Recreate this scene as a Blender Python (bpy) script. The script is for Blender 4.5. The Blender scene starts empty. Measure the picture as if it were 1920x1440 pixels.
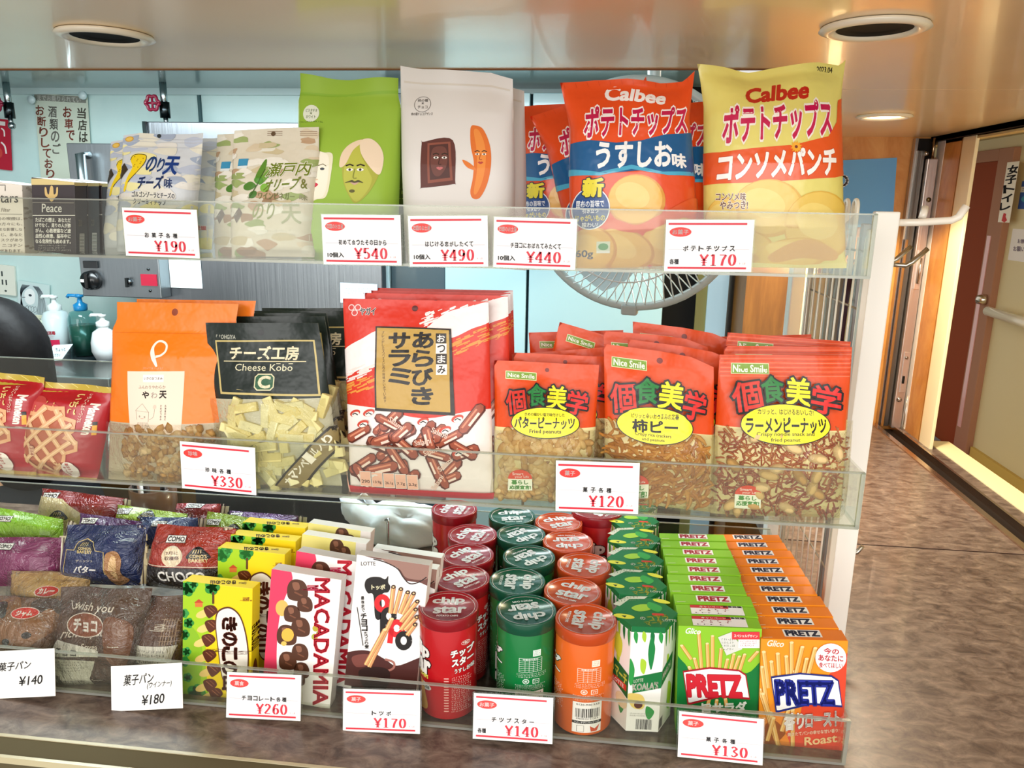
import bpy, bmesh, math, random
import numpy as np
from mathutils import Vector, Matrix
from mathutils.geometry import tessellate_polygon
S = bpy.context.scene
COL = S.collection
# ------------------------------------------------------------------ camera
F_PX = 1442.0
def _n(v):
    v = np.array(v, float); return v / np.linalg.norm(v)
_Y = _n((172, 341, -F_PX)); _X = -_n((-13430, 586, -F_PX)); _X = _n(_X - _Y * (_X @ _Y)); _Z = np.cross(_X, _Y)
RC = np.array([_X, _Y, _Z]); CC = np.array([0, 0, .58])
cam = bpy.data.cameras.new('camera'); camo = bpy.data.objects.new('camera', cam); COL.objects.link(camo)
cam.sensor_width = 36; cam.lens = 36 * F_PX / 1920; cam.clip_start = .01; cam.clip_end = 50
mw = Matrix([list(RC[0]) + [CC[0]], list(RC[1]) + [CC[1]], list(RC[2]) + [CC[2]], [0, 0, 0, 1]])
camo.matrix_world = mw
S.camera = camo
# ------------------------------------------------------------------ world, lights, exposure
S.view_settings.view_transform = 'Standard'; S.view_settings.look = 'None'
S.view_settings.exposure = 0.14; S.view_settings.gamma = 1; S.view_settings.use_curve_mapping = False
S.cycles.transparent_max_bounces = 40
S.cycles.max_bounces = 8
w = bpy.data.worlds.new('room_light'); S.world = w; w.use_nodes = True
w.node_tree.nodes['Background'].inputs[0].default_value = (1.0, .97, .92, 1)
w.node_tree.nodes['Background'].inputs[1].default_value = .75
def area(name, loc, target, size, power, color, sy=None):
    l = bpy.data.lights.new(name, 'AREA'); l.energy = power; l.color = color; l.size = size
    if sy: l.shape = 'RECTANGLE'; l.size_y = sy
    o = bpy.data.objects.new(name, l); COL.objects.link(o); o.location = loc
    o.rotation_euler = (Vector(target) - Vector(loc)).to_track_quat('-Z', 'Y').to_euler()
    return o
area('lobby_window_light', (-.3, -2.4, .80), (0, .9, .45), 3.6, 78, (1, .985, .96), 1.7)
area('lobby_ceiling_light', (.9, -.5, 1.55), (.3, .9, .1), .9, 9, (1, .93, .82), .5)
area('kitchen_ceiling_light', (-.75, 1.5, .855), (-.75, 1.55, 0), 1.3, 22, (.86, .97, 1.0), .25)
area('walkway_ceiling_light', (1.05, 2.3, 1.15), (1.1, 2.3, 0), .5, 38, (1, .9, .72), .5)

# ------------------------------------------------------------------ helpers
def ray(px, py): return RC @ np.array([px - 960, 720 - py, -F_PX])
def at(px, py, X=None, Y=None, Z=None):
    d = ray(px, py)
    if Y is not None: t = (Y - CC[1]) / d[1]
    elif Z is not None: t = (Z - CC[2]) / d[2]
    else: t = (X - CC[0]) / d[0]
    return CC + t * d
def lin(h):
    h = h.lstrip('#'); c = [int(h[i:i + 2], 16) / 255 for i in (0, 2, 4)]
    return tuple((x / 12.92 if x <= .04045 else ((x + .055) / 1.055) ** 2.4) for x in c) + (1,)
MATS = {}
def mat(key):
    """key 'kind:hex'"""
    if key in MATS: return MATS[key]
    kind, hx = key.split(':')
    m = bpy.data.materials.new(kind + '_' + hx.lstrip('#')); m.use_nodes = True
    nt = m.node_tree; b = nt.nodes['Principled BSDF']; c = lin(hx)
    b.inputs['Base Color'].default_value = c
    I = b.inputs
    def noise(scale, detail=2, rough=.5, coord='Object'):
        tc = nt.nodes.new('ShaderNodeTexCoord'); n = nt.nodes.new('ShaderNodeTexNoise')
        n.inputs['Scale'].default_value = scale; n.inputs['Detail'].default_value = detail; n.inputs['Roughness'].default_value = rough
        nt.links.new(tc.outputs[coord], n.inputs['Vector']); return n
    def bump(n, strength, dist):
        bp = nt.nodes.new('ShaderNodeBump'); bp.inputs['Strength'].default_value = strength; bp.inputs['Distance'].default_value = dist
        nt.links.new(n.outputs['Fac'], bp.inputs['Height']); nt.links.new(bp.outputs['Normal'], I['Normal'])
    if kind == 'foil':
        I['Roughness'].default_value = .28; I['Specular IOR Level'].default_value = .5; I['Coat Weight'].default_value = .2; I['Coat Roughness'].default_value = .12
        bump(noise(22, 3, .55), .55, .006)
    elif kind == 'shiny':
        I['Roughness'].default_value = .34; I['Specular IOR Level'].default_value = .35; I['Coat Weight'].default_value = .1; I['Coat Roughness'].default_value = .1
        bump(noise(30, 3), .7, .005)
    elif kind == 'wrap':
        I['Roughness'].default_value = .16; I['Specular IOR Level'].default_value = .7; I['Coat Weight'].default_value = .3; I['Coat Roughness'].default_value = .05
        n = noise(20, 5, .65); n.inputs['Distortion'].default_value = 1.5; bump(n, 1.0, .02)
    elif kind == 'silver':
        I['Metallic'].default_value = .75; I['Roughness'].default_value = .28; bump(noise(30, 3), .6, .005)
    elif kind == 'pouch':
        I['Roughness'].default_value = .5; bump(noise(14, 2), .35, .006)
    elif kind == 'paper':
        I['Roughness'].default_value = .6; I['Specular IOR Level'].default_value = .3
    elif kind == 'card':
        I['Roughness'].default_value = .4; I['Specular IOR Level'].default_value = .35
    elif kind == 'plastic':
        I['Roughness'].default_value = .25; I['Coat Weight'].default_value = .2
    elif kind == 'matte':
        I['Roughness'].default_value = .75; I['Specular IOR Level'].default_value = .2
    elif kind == 'metal':
        I['Metallic'].default_value = 1; I['Roughness'].default_value = .25
    elif kind == 'brushed':
        I['Metallic'].default_value = .9; I['Roughness'].default_value = .3
        n = noise(1.0, 4); n.inputs['Scale'].default_value = 6
        mp = nt.nodes.new('ShaderNodeMapping'); mp.inputs['Scale'].default_value = (25, 25, .6)
        nt.links.new(nt.nodes['Texture Coordinate'].outputs['Object'], mp.inputs['Vector']); nt.links.new(mp.outputs[0], n.inputs['Vector'])
        bump(n, .12, .004)
    elif kind == 'food':
        I['Roughness'].default_value = .7; I['Specular IOR Level'].default_value = .25
        n = noise(60, 3); r = nt.nodes.new('ShaderNodeMix'); r.data_type = 'RGBA'
        r.inputs['A'].default_value = tuple(x * .72 for x in c[:3]) + (1,); r.inputs['B'].default_value = tuple(min(1, x * 1.12) for x in c[:3]) + (1,)
        nt.links.new(n.outputs['Fac'], r.inputs['Factor']); nt.links.new(r.outputs['Result'], I['Base Color'])
    elif kind in ('clear', 'acrylic', 'film', 'haze'):
        out = nt.nodes['Material Output']; nt.nodes.remove(b)
        tr = nt.nodes.new('ShaderNodeBsdfTransparent'); gl = nt.nodes.new('ShaderNodeBsdfGlossy'); fr = nt.nodes.new('ShaderNodeLayerWeight')
        df = nt.nodes.new('ShaderNodeBsdfDiffuse'); m1 = nt.nodes.new('ShaderNodeMixShader'); m2 = nt.nodes.new('ShaderNodeMixShader')
        tr.inputs[0].default_value = c; df.inputs[0].default_value = (.75, .75, .7, 1)
        gl.inputs['Roughness'].default_value = {'clear': .06, 'acrylic': .05, 'film': .1, 'haze': .15}[kind]
        gl.inputs['Color'].default_value = (1, 1, 1, 1)
        fr.inputs['Blend'].default_value = .5   # Schlick reflectance of a thin clear sheet
        pw = nt.nodes.new('ShaderNodeMath'); pw.operation = 'POWER'; pw.inputs[1].default_value = 5; ma = nt.nodes.new('ShaderNodeMath'); ma.operation = 'MULTIPLY_ADD'; ma.inputs[1].default_value = .9; ma.inputs[2].default_value = {'clear': .04, 'acrylic': .022, 'film': .04, 'haze': .05}[kind]
        nt.links.new(fr.outputs['Facing'], pw.inputs[0]); nt.links.new(pw.outputs[0], ma.inputs[0])
        m1.inputs[0].default_value = {'clear': .02, 'acrylic': .012, 'film': .015, 'haze': .25}[kind]
        nt.links.new(tr.outputs[0], m1.inputs[1]); nt.links.new(df.outputs[0], m1.inputs[2])
        nt.links.new(ma.outputs[0], m2.inputs[0]); nt.links.new(m1.outputs[0], m2.inputs[1]); nt.links.new(gl.outputs[0], m2.inputs[2])
        if kind == 'film':
            n = noise(26, 5, .65); n.inputs['Distortion'].default_value = 1.2; bp = nt.nodes.new('ShaderNodeBump'); bp.inputs['Strength'].default_value = .9; bp.inputs['Distance'].default_value = .02
            nt.links.new(n.outputs['Fac'], bp.inputs['Height'])
            for q in (gl, fr): nt.links.new(bp.outputs['Normal'], q.inputs['Normal'])
        nt.links.new(m2.outputs[0], out.inputs[0])
    elif kind == 'glow':
        I['Emission Color'].default_value = c; I['Emission Strength'].default_value = 6
    elif kind == 'hair':
        I['Roughness'].default_value = .5; I['Specular IOR Level'].default_value = .2; bump(noise(40, 3), .3, .004)
    MATS[key] = m
    return m

def link(name, me, parent=None):
    o = bpy.data.objects.new(name, me); COL.objects.link(o)
    if parent is not None: o.parent = parent
    return o
def tag(o, label=None, cat=None, group=None, kind=None):
    if label: o['label'] = label
    if cat: o['category'] = cat
    if group: o['group'] = group
    if kind: o['kind'] = kind
    return o
def empty(name, M=None, **k):
    o = bpy.data.objects.new(name, None); o.empty_display_size = .02; COL.objects.link(o)
    if M is not None: o.matrix_world = M if isinstance(M, Matrix) else Matrix.Translation(M)
    return tag(o, **k)
def copy_tree(src, parent=None):
    c = src.copy(); COL.objects.link(c)
    if parent is not None: c.parent = parent
    for ch in list(src.children): copy_tree(ch, c)
    return c
def frame(o, x, y, z=None):
    """4x4 matrix from origin and axes"""
    x = Vector(x).normalized(); y = Vector(y); z = x.cross(y).normalized() if z is None else Vector(z).normalized(); y = z.cross(x)
    return Matrix(((x[0], y[0], z[0], o[0]), (x[1], y[1], z[1], o[1]), (x[2], y[2], z[2], o[2]), (0, 0, 0, 1)))

class MB:
    """collects solid shapes with materials into one mesh"""
    def __init__(s): s.bm = bmesh.new(); s.mats = []
    def mi(s, m):
        if m not in s.mats: s.mats.append(m)
        return s.mats.index(m)
    def _fin(s, faces, m, smooth=False):
        i = s.mi(m)
        for f in faces: f.material_index = i; f.smooth = smooth
    def box(s, a, b, m, bev=0, M=None, seg=2):
        a = Vector(a); b = Vector(b)
        t = bmesh.new(); bmesh.ops.create_cube(t, size=1)
        bmesh.ops.transform(t, matrix=Matrix.Translation((a + b) / 2) @ Matrix.Diagonal((*[abs(q) for q in (b - a)], 1)), verts=t.verts)
        if bev: bmesh.ops.bevel(t, geom=t.edges[:], offset=bev, segments=seg, affect='EDGES', profile=.5)
        s.join(t, m, M, False); return s
    def join(s, t, m, M=None, smooth=True):
        if M is not None: bmesh.ops.transform(t, matrix=M, verts=t.verts)
        mp = {v: s.bm.verts.new(v.co) for v in t.verts}
        fs = []
        for f in t.faces:
            try: fs.append(s.bm.faces.new([mp[v] for v in f.verts]))
            except ValueError: pass
        s._fin(fs, m, smooth); t.free()
    def ell(s, c, r, m, M=None, seg=16, rings=10):
        t = bmesh.new(); bmesh.ops.create_uvsphere(t, u_segments=seg, v_segments=rings, radius=1)
        T = Matrix.Translation(c) @ Matrix.Diagonal((*r, 1))
        if M is not None: T = Matrix.Translation(c) @ M.to_3x3().to_4x4() @ Matrix.Diagonal((*r, 1))
        bmesh.ops.transform(t, matrix=T, verts=t.verts); s.join(t, m); return s
    def lathe(s, prof, m, M=None, seg=32, smooth=True, cap=True):
        t = bmesh.new(); rings = []
        for r, z in prof:
            rings.append([t.verts.new((r * math.cos(2 * math.pi * k / seg), r * math.sin(2 * math.pi * k / seg), z)) for k in range(seg)])
        for a, b in zip(rings, rings[1:]):
            for k in range(seg): t.faces.new((a[k], a[(k + 1) % seg], b[(k + 1) % seg], b[k]))
        if cap:
            if prof[0][0] > 1e-5: t.faces.new(rings[0][::-1])
            if prof[-1][0] > 1e-5: t.faces.new(rings[-1])
        s.join(t, m, M, smooth); return s
    def tube(s, pts, r, m, seg=8, M=None, cap=True):
        pts = [Vector(p) for p in pts]; t = bmesh.new(); rings = []; up = None
        for i, p in enumerate(pts):
            d = (pts[min(i + 1, len(pts) - 1)] - pts[max(i - 1, 0)]).normalized()
            if up is None: up = Vector((0, 0, 1)) if abs(d.z) < .9 else Vector((1, 0, 0))
            x = d.cross(up).normalized(); y = d.cross(x).normalized(); up = -y if y.dot(up) < 0 else y
            x = d.cross(up).normalized(); y = up
            rr = r[i] if isinstance(r, (list, tuple)) else r
            rings.append([t.verts.new(p + (x * math.cos(2 * math.pi * k / seg) + y * math.sin(2 * math.pi * k / seg)) * rr) for k in range(seg)])
        for a, b in zip(rings, rings[1:]):
            for k in range(seg): t.faces.new((a[k], a[(k + 1) % seg], b[(k + 1) % seg], b[k]))
        if cap: t.faces.new(rings[0][::-1]); t.faces.new(rings[-1])
        bmesh.ops.recalc_face_normals(t, faces=t.faces[:])
        s.join(t, m, M); return s
    def prism(s, poly, axis_pts, m, M=None, smooth=False):
        """extrude polygon poly (list of 3d) by vector axis_pts"""
        t = bmesh.new(); a = [t.verts.new(p) for p in poly]; d = Vector(axis_pts); b = [t.verts.new(Vector(p) + d) for p in poly]
        n = len(a); t.faces.new(a[::-1]); t.faces.new(b)
        for k in range(n): t.faces.new((a[k], a[(k + 1) % n], b[(k + 1) % n], b[k]))
        bmesh.ops.recalc_face_normals(t, faces=t.faces[:])
        s.join(t, m, M, smooth); return s
    def build(s, name, parent=None, M=None):
        me = bpy.data.meshes.new(name); s.bm.to_mesh(me); s.bm.free()
        for k in s.mats: me.materials.append(k if not isinstance(k, str) else mat(k))
        o = link(name, me, parent)
        if M is not None: o.matrix_world = M
        return o

def box(name, a, b, m, bev=0, parent=None, **k):
    o = MB().box(a, b, m, bev).build(name, parent); return tag(o, **k)

# ------------------------------------------------------------------ printed artwork as real inlaid geometry
_tc = bpy.data.curves.new('lettering_source', 'FONT'); _to = bpy.data.objects.new('lettering_source', _tc); COL.objects.link(_to)
_TX = {}
def text_tris(s, bold=0., res=3):
    """outline font laid flat as triangles in its unit box; bold thickens every stroke edge (fraction of the glyph height)"""
    k = (s, bold)
    if k in _TX: return _TX[k]
    k0 = (s, None)
    if k0 not in _TX:
        _tc.body = s; _tc.resolution_u = 2 if len(s) > 6 else res
        bpy.context.view_layer.update()
        ev = _to.evaluated_get(bpy.context.evaluated_depsgraph_get()); me = ev.to_mesh(); me.calc_loop_triangles()
        co = np.zeros(len(me.vertices) * 3); me.vertices.foreach_get('co', co); co = co.reshape(-1, 3)[:, :2]
        ti = np.zeros(len(me.loop_triangles) * 3, int); me.loop_triangles.foreach_get('vertices', ti); ti = ti.reshape(-1, 3)
        ev.to_mesh_clear()
        if len(ti):
            _, inv = np.unique(np.round(co, 5), axis=0, return_inverse=True); inv = inv.ravel(); cnt = {}
            for t in ti:
                for q in range(3):
                    e = (t[q], t[(q + 1) % 3]); kk = tuple(sorted((inv[e[0]], inv[e[1]]))); cnt.setdefault(kk, []).append(e)
            ed = [v[0] for v in cnt.values() if len(v) == 1]
        else: ed = []
        _TX[k0] = (co[ti].reshape(-1, 3, 2) if len(ti) else np.zeros((0, 3, 2)), np.array([[co[a], co[b]] for a, b in ed]).reshape(-1, 2, 2))
    t, E = _TX[k0]
    if not len(t): _TX[k] = t; return t
    lo = t.reshape(-1, 2).min(0); hi = t.reshape(-1, 2).max(0); sz = np.maximum(hi - lo, 1e-6)
    if bold > .008 and len(E):
        w_ = bold * .75; d = E[:, 1] - E[:, 0]; L = np.maximum(np.hypot(d[:, 0], d[:, 1]), 1e-9)[:, None]; d = d / L; n = np.stack([-d[:, 1], d[:, 0]], 1) * w_
        a = E[:, 0] - d * w_ * .6; b = E[:, 1] + d * w_ * .6
        t = np.concatenate([t, np.stack([a + n, a - n, b - n], 1), np.stack([a + n, b - n, b + n], 1)])
    t = (t - lo) / sz
    _TX[k] = t
    return t
def orient(t):
    a = (t[:, 1, 0] - t[:, 0, 0]) * (t[:, 2, 1] - t[:, 0, 1]) - (t[:, 1, 1] - t[:, 0, 1]) * (t[:, 2, 0] - t[:, 0, 0])
    t = t[np.abs(a) > 1e-13]; a = a[np.abs(a) > 1e-13]
    f = a < 0; t[f] = t[f][:, ::-1]; return t
def tess(pts, holes=()):
    loops = [[Vector((p[0], p[1], 0)) for p in pts]] + [[Vector((p[0], p[1], 0)) for p in h] for h in holes]
    idx = tessellate_polygon(loops); allp = [p for l in loops for p in l]
    return np.array([[(allp[i].x, allp[i].y) for i in t] for t in idx], float).reshape(-1, 3, 2)
def smooth_pts(pts, closed=True, n=6):
    P = [np.array(p[:2], float) for p in pts]; W = [p[2] if len(p) > 2 else None for p in pts]; out = []; L = len(P)
    rng = range(L) if closed else range(L - 1)
    for i in rng:
        g = (lambda k: P[k % L]) if closed else (lambda k: P[min(max(k, 0), L - 1)])
        p0, p1, p2, p3 = g(i - 1), g(i), g(i + 1), g(i + 2)
        for k in range(n):
            t = k / n
            q = .5 * ((2 * p1) + (-p0 + p2) * t + (2 * p0 - 5 * p1 + 4 * p2 - p3) * t * t + (-p0 + 3 * p1 - 3 * p2 + p3) * t ** 3)
            out.append(tuple(q) + ((W[i] * (1 - t) + W[(i + 1) % L] * t,) if W[i] is not None else ()))
    if not closed: out.append(tuple(P[-1]) + ((W[-1],) if W[-1] is not None else ()))
    return out
def homog(src, dst):
    A = []; b = []
    for (x, y), (u, v) in zip(src, dst):
        A += [[x, y, 1, 0, 0, 0, -u * x, -u * y], [0, 0, 0, x, y, 1, -v * x, -v * y]]; b += [u, v]
    h = np.linalg.solve(np.array(A, float), np.array(b, float)); return np.append(h, 1).reshape(3, 3)
class Art:
    """drawing in a 2-D frame (y down) that is then laid onto a surface; items: tag, material, triangles"""
    def __init__(s, kind='foil'): s.items = []; s.kind = kind; s.t = None; s.fx = None
    def m(s, c): return c if ':' in c else s.kind + ':' + c
    def add(s, c, tris, t=None):
        if s.fx is not None: tris = s.fx(tris)
        if len(tris): s.items.append((t or s.t, s.m(c), np.array(tris, float)))
        return s
    def poly(s, pts, c, smooth=False, t=None, holes=()):
        if smooth: pts = smooth_pts(pts)
        return s.add(c, tess(pts, holes), t)
    def rect(s, x0, y0, x1, y1, c, t=None, r=0):
        if r: return s.poly([(x0 + r, y0), (x1 - r, y0), (x1, y0 + r), (x1, y1 - r), (x1 - r, y1), (x0 + r, y1), (x0, y1 - r), (x0, y0 + r)], c, t=t)
        return s.poly([(x0, y0), (x1, y0), (x1, y1), (x0, y1)], c, t=t)
    def ell(s, cx, cy, rx, ry, c, rot=0, t=None, n=28, a0=0, a1=360):
        cr, sr = math.cos(math.radians(rot)), math.sin(math.radians(rot)); pts = []
        for k in range(n):
            a = math.radians(a0 + (a1 - a0) * k / (n if a1 - a0 == 360 else n - 1)); x, y = rx * math.cos(a), ry * math.sin(a)
            pts.append((cx + x * cr - y * sr, cy + x * sr + y * cr))
        return s.poly(pts, c, t=t)
    def ring(s, cx, cy, rx, ry, w, c, t=None, n=28):
        o = [(cx + rx * math.cos(2 * math.pi * k / n), cy + ry * math.sin(2 * math.pi * k / n)) for k in range(n + 1)]
        return s.line(o, w, c, t=t)
    def line(s, pts, w, c, smooth=False, t=None, closed=False):
        if smooth: pts = smooth_pts(pts, closed)
        if closed: pts = list(pts) + [pts[0]]
        P = np.array([p[:2] for p in pts], float); W = np.array([p[2] if len(p) > 2 else w for p in pts], float) / 2
        d = np.gradient(P, axis=0); 
        L = np.maximum(np.hypot(d[:, 0], d[:, 1]), 1e-9)[:, None]; n = np.stack([-d[:, 1], d[:, 0]], 1) / L * W[:, None]
        a, b = P + n, P - n; tr = []
        for i in range(len(P) - 1): tr += [[a[i], b[i], b[i + 1]], [a[i], b[i + 1], a[i + 1]]]
        return s.add(c, np.array(tr), t)
    def text(s, st, x0, y0, x1, y1, c, bold=.02, slope=0, slant=0, out=None, outw=.07, t=None, rot=0, arch=0):
        """glyph box x0..x1, y0 (top)..y1 (bottom); slope lowers the right end, slant leans tops right; rot degrees clockwise about the centre"""
        def place(tr):
            u = tr[..., 0]; v = tr[..., 1]
            if rot:
                w_, h_ = x1 - x0, y1 - y0; cx, cy = (x0 + x1) / 2, (y0 + y1) / 2; a = math.radians(rot)
                if abs(rot) in (90, 270): w_, h_ = h_, w_
                X = (u - .5) * w_; Yy = (.5 - v) * h_
                X = X + slant * v
                return np.stack([cx + X * math.cos(a) - Yy * math.sin(a), cy + X * math.sin(a) + Yy * math.cos(a)], -1)
            return np.stack([x0 + u * (x1 - x0) + slant * v, y1 - v * (y1 - y0) + slope * u + arch * (4 * (u - .5) ** 2)], -1)
        if out:
            base = text_tris(st, bold); o = text_tris(st, bold + outw)
            if len(base): s.add(out, place(o), t)
        return s.add(c, place(text_tris(st, bold)), t)
    def vtext(s, st, xc, y0, y1, size, c, bold=.02, t=None, out=None, xs=None, outw=.07):
        n = len(st); h = (y1 - y0) / n
        for i, ch in enumerate(st):
            x = xc if xs is None else xc + (xs - xc) * i / max(n - 1, 1)
            hh = h * .86; ww = size
            if ch in '、。': s.ell(x + size * .3, y0 + i * h + hh * .3, size * .1, size * .1, c, t=t, n=8); continue
            if ch == 'ー': s.line([(x, y0 + i * h + .1 * h), (x, y0 + i * h + .8 * h)], size * (.12 + bold), c, t=t); continue
            s.text(ch, x - ww / 2, y0 + i * h, x + ww / 2, y0 + i * h + hh, c, bold, out=out, t=t, outw=outw)
        return s
    def fine(s, x0, y0, x1, y1, rows, c, seed=1, slope=0, w=None, t=None):
        """small illegible print: rows of tiny strokes"""
        R = random.Random(seed); h = (y1 - y0) / rows; tr = []
        for i in range(rows):
            x = x0; y = y0 + i * h; end = x1 - R.random() * .25 * (x1 - x0)
            while x < end:
                g = h * .62
                yy = y + slope * (x - x0) / (x1 - x0)
                for _ in range(2):
                    a = x + R.random() * g * .5; b = yy + R.random() * g; lw = g * .16
                    if R.random() < .5: q = [(a, b), (a + g * .5, b), (a + g * .5, b + lw), (a, b + lw)]
                    else: q = [(a, yy), (a + lw, yy), (a + lw, yy + g), (a, yy + g)]
                    tr += [[q[0], q[1], q[2]], [q[0], q[2], q[3]]]
                x += g * 1.05
        return s.add(c, np.array(tr), t)
    def barcode(s, x0, y0, x1, y1, c='111111', seed=2, slope=0, t=None):
        R = random.Random(seed); x = x0; tr = []
        while x < x1:
            w_ = (x1 - x0) / 60 * R.choice((1, 1, 2, 3)); k = slope * (x - x0) / (x1 - x0)
            q = [(x, y0 + k), (x + w_, y0 + k), (x + w_, y1 + k), (x, y1 + k)]; tr += [[q[0], q[1], q[2]], [q[0], q[2], q[3]]]
            x += w_ + (x1 - x0) / 60 * R.choice((1, 1, 2))
        return s.add(c, np.array(tr), t)
def cut(t, ax, vals):
    for c in vals:
        d = t[:, :, ax] - c; m = (d.min(1) < -1e-7) & (d.max(1) > 1e-7)
        if not m.any(): continue
        k = t[m]; d = d[m]; keep = t[~m]
        pos = d > 0; lone = np.where(pos.sum(1) == 1, pos.argmax(1), (~pos).argmax(1)); r = np.arange(len(k))
        A = k[r, lone]; B = k[r, (lone + 1) % 3]; Cc = k[r, (lone + 2) % 3]
        dA = d[r, lone]; dB = d[r, (lone + 1) % 3]; dC = d[r, (lone + 2) % 3]
        AB = A + (B - A) * (dA / (dA - dB))[:, None]; AC = A + (Cc - A) * (dA / (dA - dC))[:, None]
        AB[:, ax] = c; AC[:, ax] = c
        t = np.concatenate([keep, np.stack([A, AB, AC], 1), np.stack([AB, B, Cc], 1), np.stack([AB, Cc, AC], 1)])
    return t
def clip(t, box):
    (u0, v0, u1, v1) = box
    t = cut(t, 0, [u0, u1]); t = cut(t, 1, [v0, v1]); c = t.mean(1)
    return t[(c[:, 0] > u0) & (c[:, 0] < u1) & (c[:, 1] > v0) & (c[:, 1] < v1)]
def soup(name, chunks, parent, F, cell, back=None):
    """chunks: list of (material, uv tris, lift). F(U,V)->pos ; builds one mesh on the surface"""
    mats = []; vs = []; fs = []; mi = []; ns = []; off = 0
    def nrm(U, V):
        e = 2e-4; a = F(U + e, V) - F(U - e, V); b = F(U, V + e) - F(U, V - e)
        n = np.cross(a, b); return n / np.maximum(np.linalg.norm(n, axis=1), 1e-12)[:, None]
    for m, t, lift in chunks:
        if cell:
            for ax in (0, 1):
                cs = cell[ax] if isinstance(cell, tuple) else cell
                if not cs: continue
                lo, hi = t[:, :, ax].min(), t[:, :, ax].max()
                t = cut(t, ax, np.arange(math.ceil(lo / cs), math.floor(hi / cs) + 1) * cs)
        t = orient(t)
        if not len(t): continue
        flat = np.round(t.reshape(-1, 2), 7); u, inv = np.unique(flat, axis=0, return_inverse=True); inv = inv.reshape(-1, 3)
        ok = (inv[:, 0] != inv[:, 1]) & (inv[:, 1] != inv[:, 2]) & (inv[:, 0] != inv[:, 2]); inv = inv[ok]
        n = nrm(u[:, 0], u[:, 1]); p = F(u[:, 0], u[:, 1]) + n * lift
        if m not in mats: mats.append(m)
        vs.append(p); ns.append(n); fs.append(inv + off); mi.append(np.full(len(inv), mats.index(m))); off += len(p)
    if back is not None:
        bv, bf, bn, bm_ = back
        if bm_ not in mats: mats.append(bm_)
        vs.append(bv); ns.append(bn); fs.append(np.array(bf) + off); mi.append(np.full(len(bf), mats.index(bm_)))
    if not vs: return None
    V = np.concatenate(vs); Fc = np.concatenate(fs); N = np.concatenate(ns); MI = np.concatenate(mi)
    me = bpy.data.meshes.new(name); me.vertices.add(len(V)); me.vertices.foreach_set('co', V.astype('f').ravel())
    me.loops.add(len(Fc) * 3); me.loops.foreach_set('vertex_index', Fc.astype('i').ravel())
    me.polygons.add(len(Fc)); me.polygons.foreach_set('loop_start', (np.arange(len(Fc)) * 3).astype('i')); me.polygons.foreach_set('loop_total', np.full(len(Fc), 3, 'i'))
    me.polygons.foreach_set('material_index', MI.astype('i')); me.polygons.foreach_set('use_smooth', np.ones(len(Fc), bool))
    for m in mats: me.materials.append(mat(m))
    me.update(); me.validate()
    if len(me.vertices) == len(N): me.normals_split_custom_set_from_vertices([tuple(x) for x in N])
    return link(name, me, parent)
# ------------------------------------------------------------------ setting
def node_mat(name, build):
    m = bpy.data.materials.new(name); m.use_nodes = True; nt = m.node_tree; b = nt.nodes['Principled BSDF']
    build(nt, b, nt.links.new); return m
def mottled(name, cols, scale, rough, stretch=(1, 1, 1), detail=6, bumpy=0, spec=.5, coat=0, metal=0):
    def f(nt, b, L):
        tc = nt.nodes.new('ShaderNodeTexCoord'); mp = nt.nodes.new('ShaderNodeMapping'); mp.inputs['Scale'].default_value = stretch
        n = nt.nodes.new('ShaderNodeTexNoise'); n.inputs['Scale'].default_value = scale; n.inputs['Detail'].default_value = detail; n.inputs['Roughness'].default_value = .68; n.inputs['Distortion'].default_value = .6
        r = nt.nodes.new('ShaderNodeValToRGB'); L(tc.outputs['Object'], mp.inputs[0]); L(mp.outputs[0], n.inputs['Vector']); L(n.outputs['Fac'], r.inputs[0]); L(r.outputs[0], b.inputs['Base Color'])
        e = r.color_ramp.elements
        while len(e) < len(cols): e.new(.5)
        for k, (p, c) in enumerate(cols): e[k].position = p; e[k].color = lin(c)
        b.inputs['Roughness'].default_value = rough; b.inputs['Specular IOR Level'].default_value = spec; b.inputs['Coat Weight'].default_value = coat; b.inputs['Metallic'].default_value = metal
        if bumpy:
            bp = nt.nodes.new('ShaderNodeBump'); bp.inputs['Strength'].default_value = bumpy; bp.inputs['Distance'].default_value = .002; L(n.outputs['Fac'], bp.inputs['Height']); L(bp.outputs[0], b.inputs['Normal'])
    return node_mat(name, f)
M_COUNTER = mottled('counter_laminate', [(.30, '3c2e2a'), (.42, '5c4a42'), (.5, '6e5c52'), (.58, '7e6c60'), (.72, '9c8676')], 34, .36, (1, 1.7, 1), 12, .15, .5, .2)
M_VENEER = mottled('orange_wood_veneer', [(.3, 'b8742e'), (.5, 'cf8c40'), (.7, 'dda258')], 14, .4, (1, 1, .45), 5)
M_SOFFIT = mottled('champagne_soffit', [(.3, 'f0d2a4'), (.7, 'f8deb4')], 2, .25, (1, 1, 1), 2, 0, .6, .2, .1)
M_KWALL = mottled('kitchen_panel', [(.3, 'bcdcdc'), (.7, 'cbe6e4')], 3, .3)
M_BROWN = mottled('brown_wood', [(.3, '6a4210'), (.5, '7a4e18'), (.7, '8a5c22')], 6, .4, (6, 6, .7), 4)
def struct(name, a, b, m, bev=0): return box(name, a, b, m, bev, kind='structure')
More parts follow.
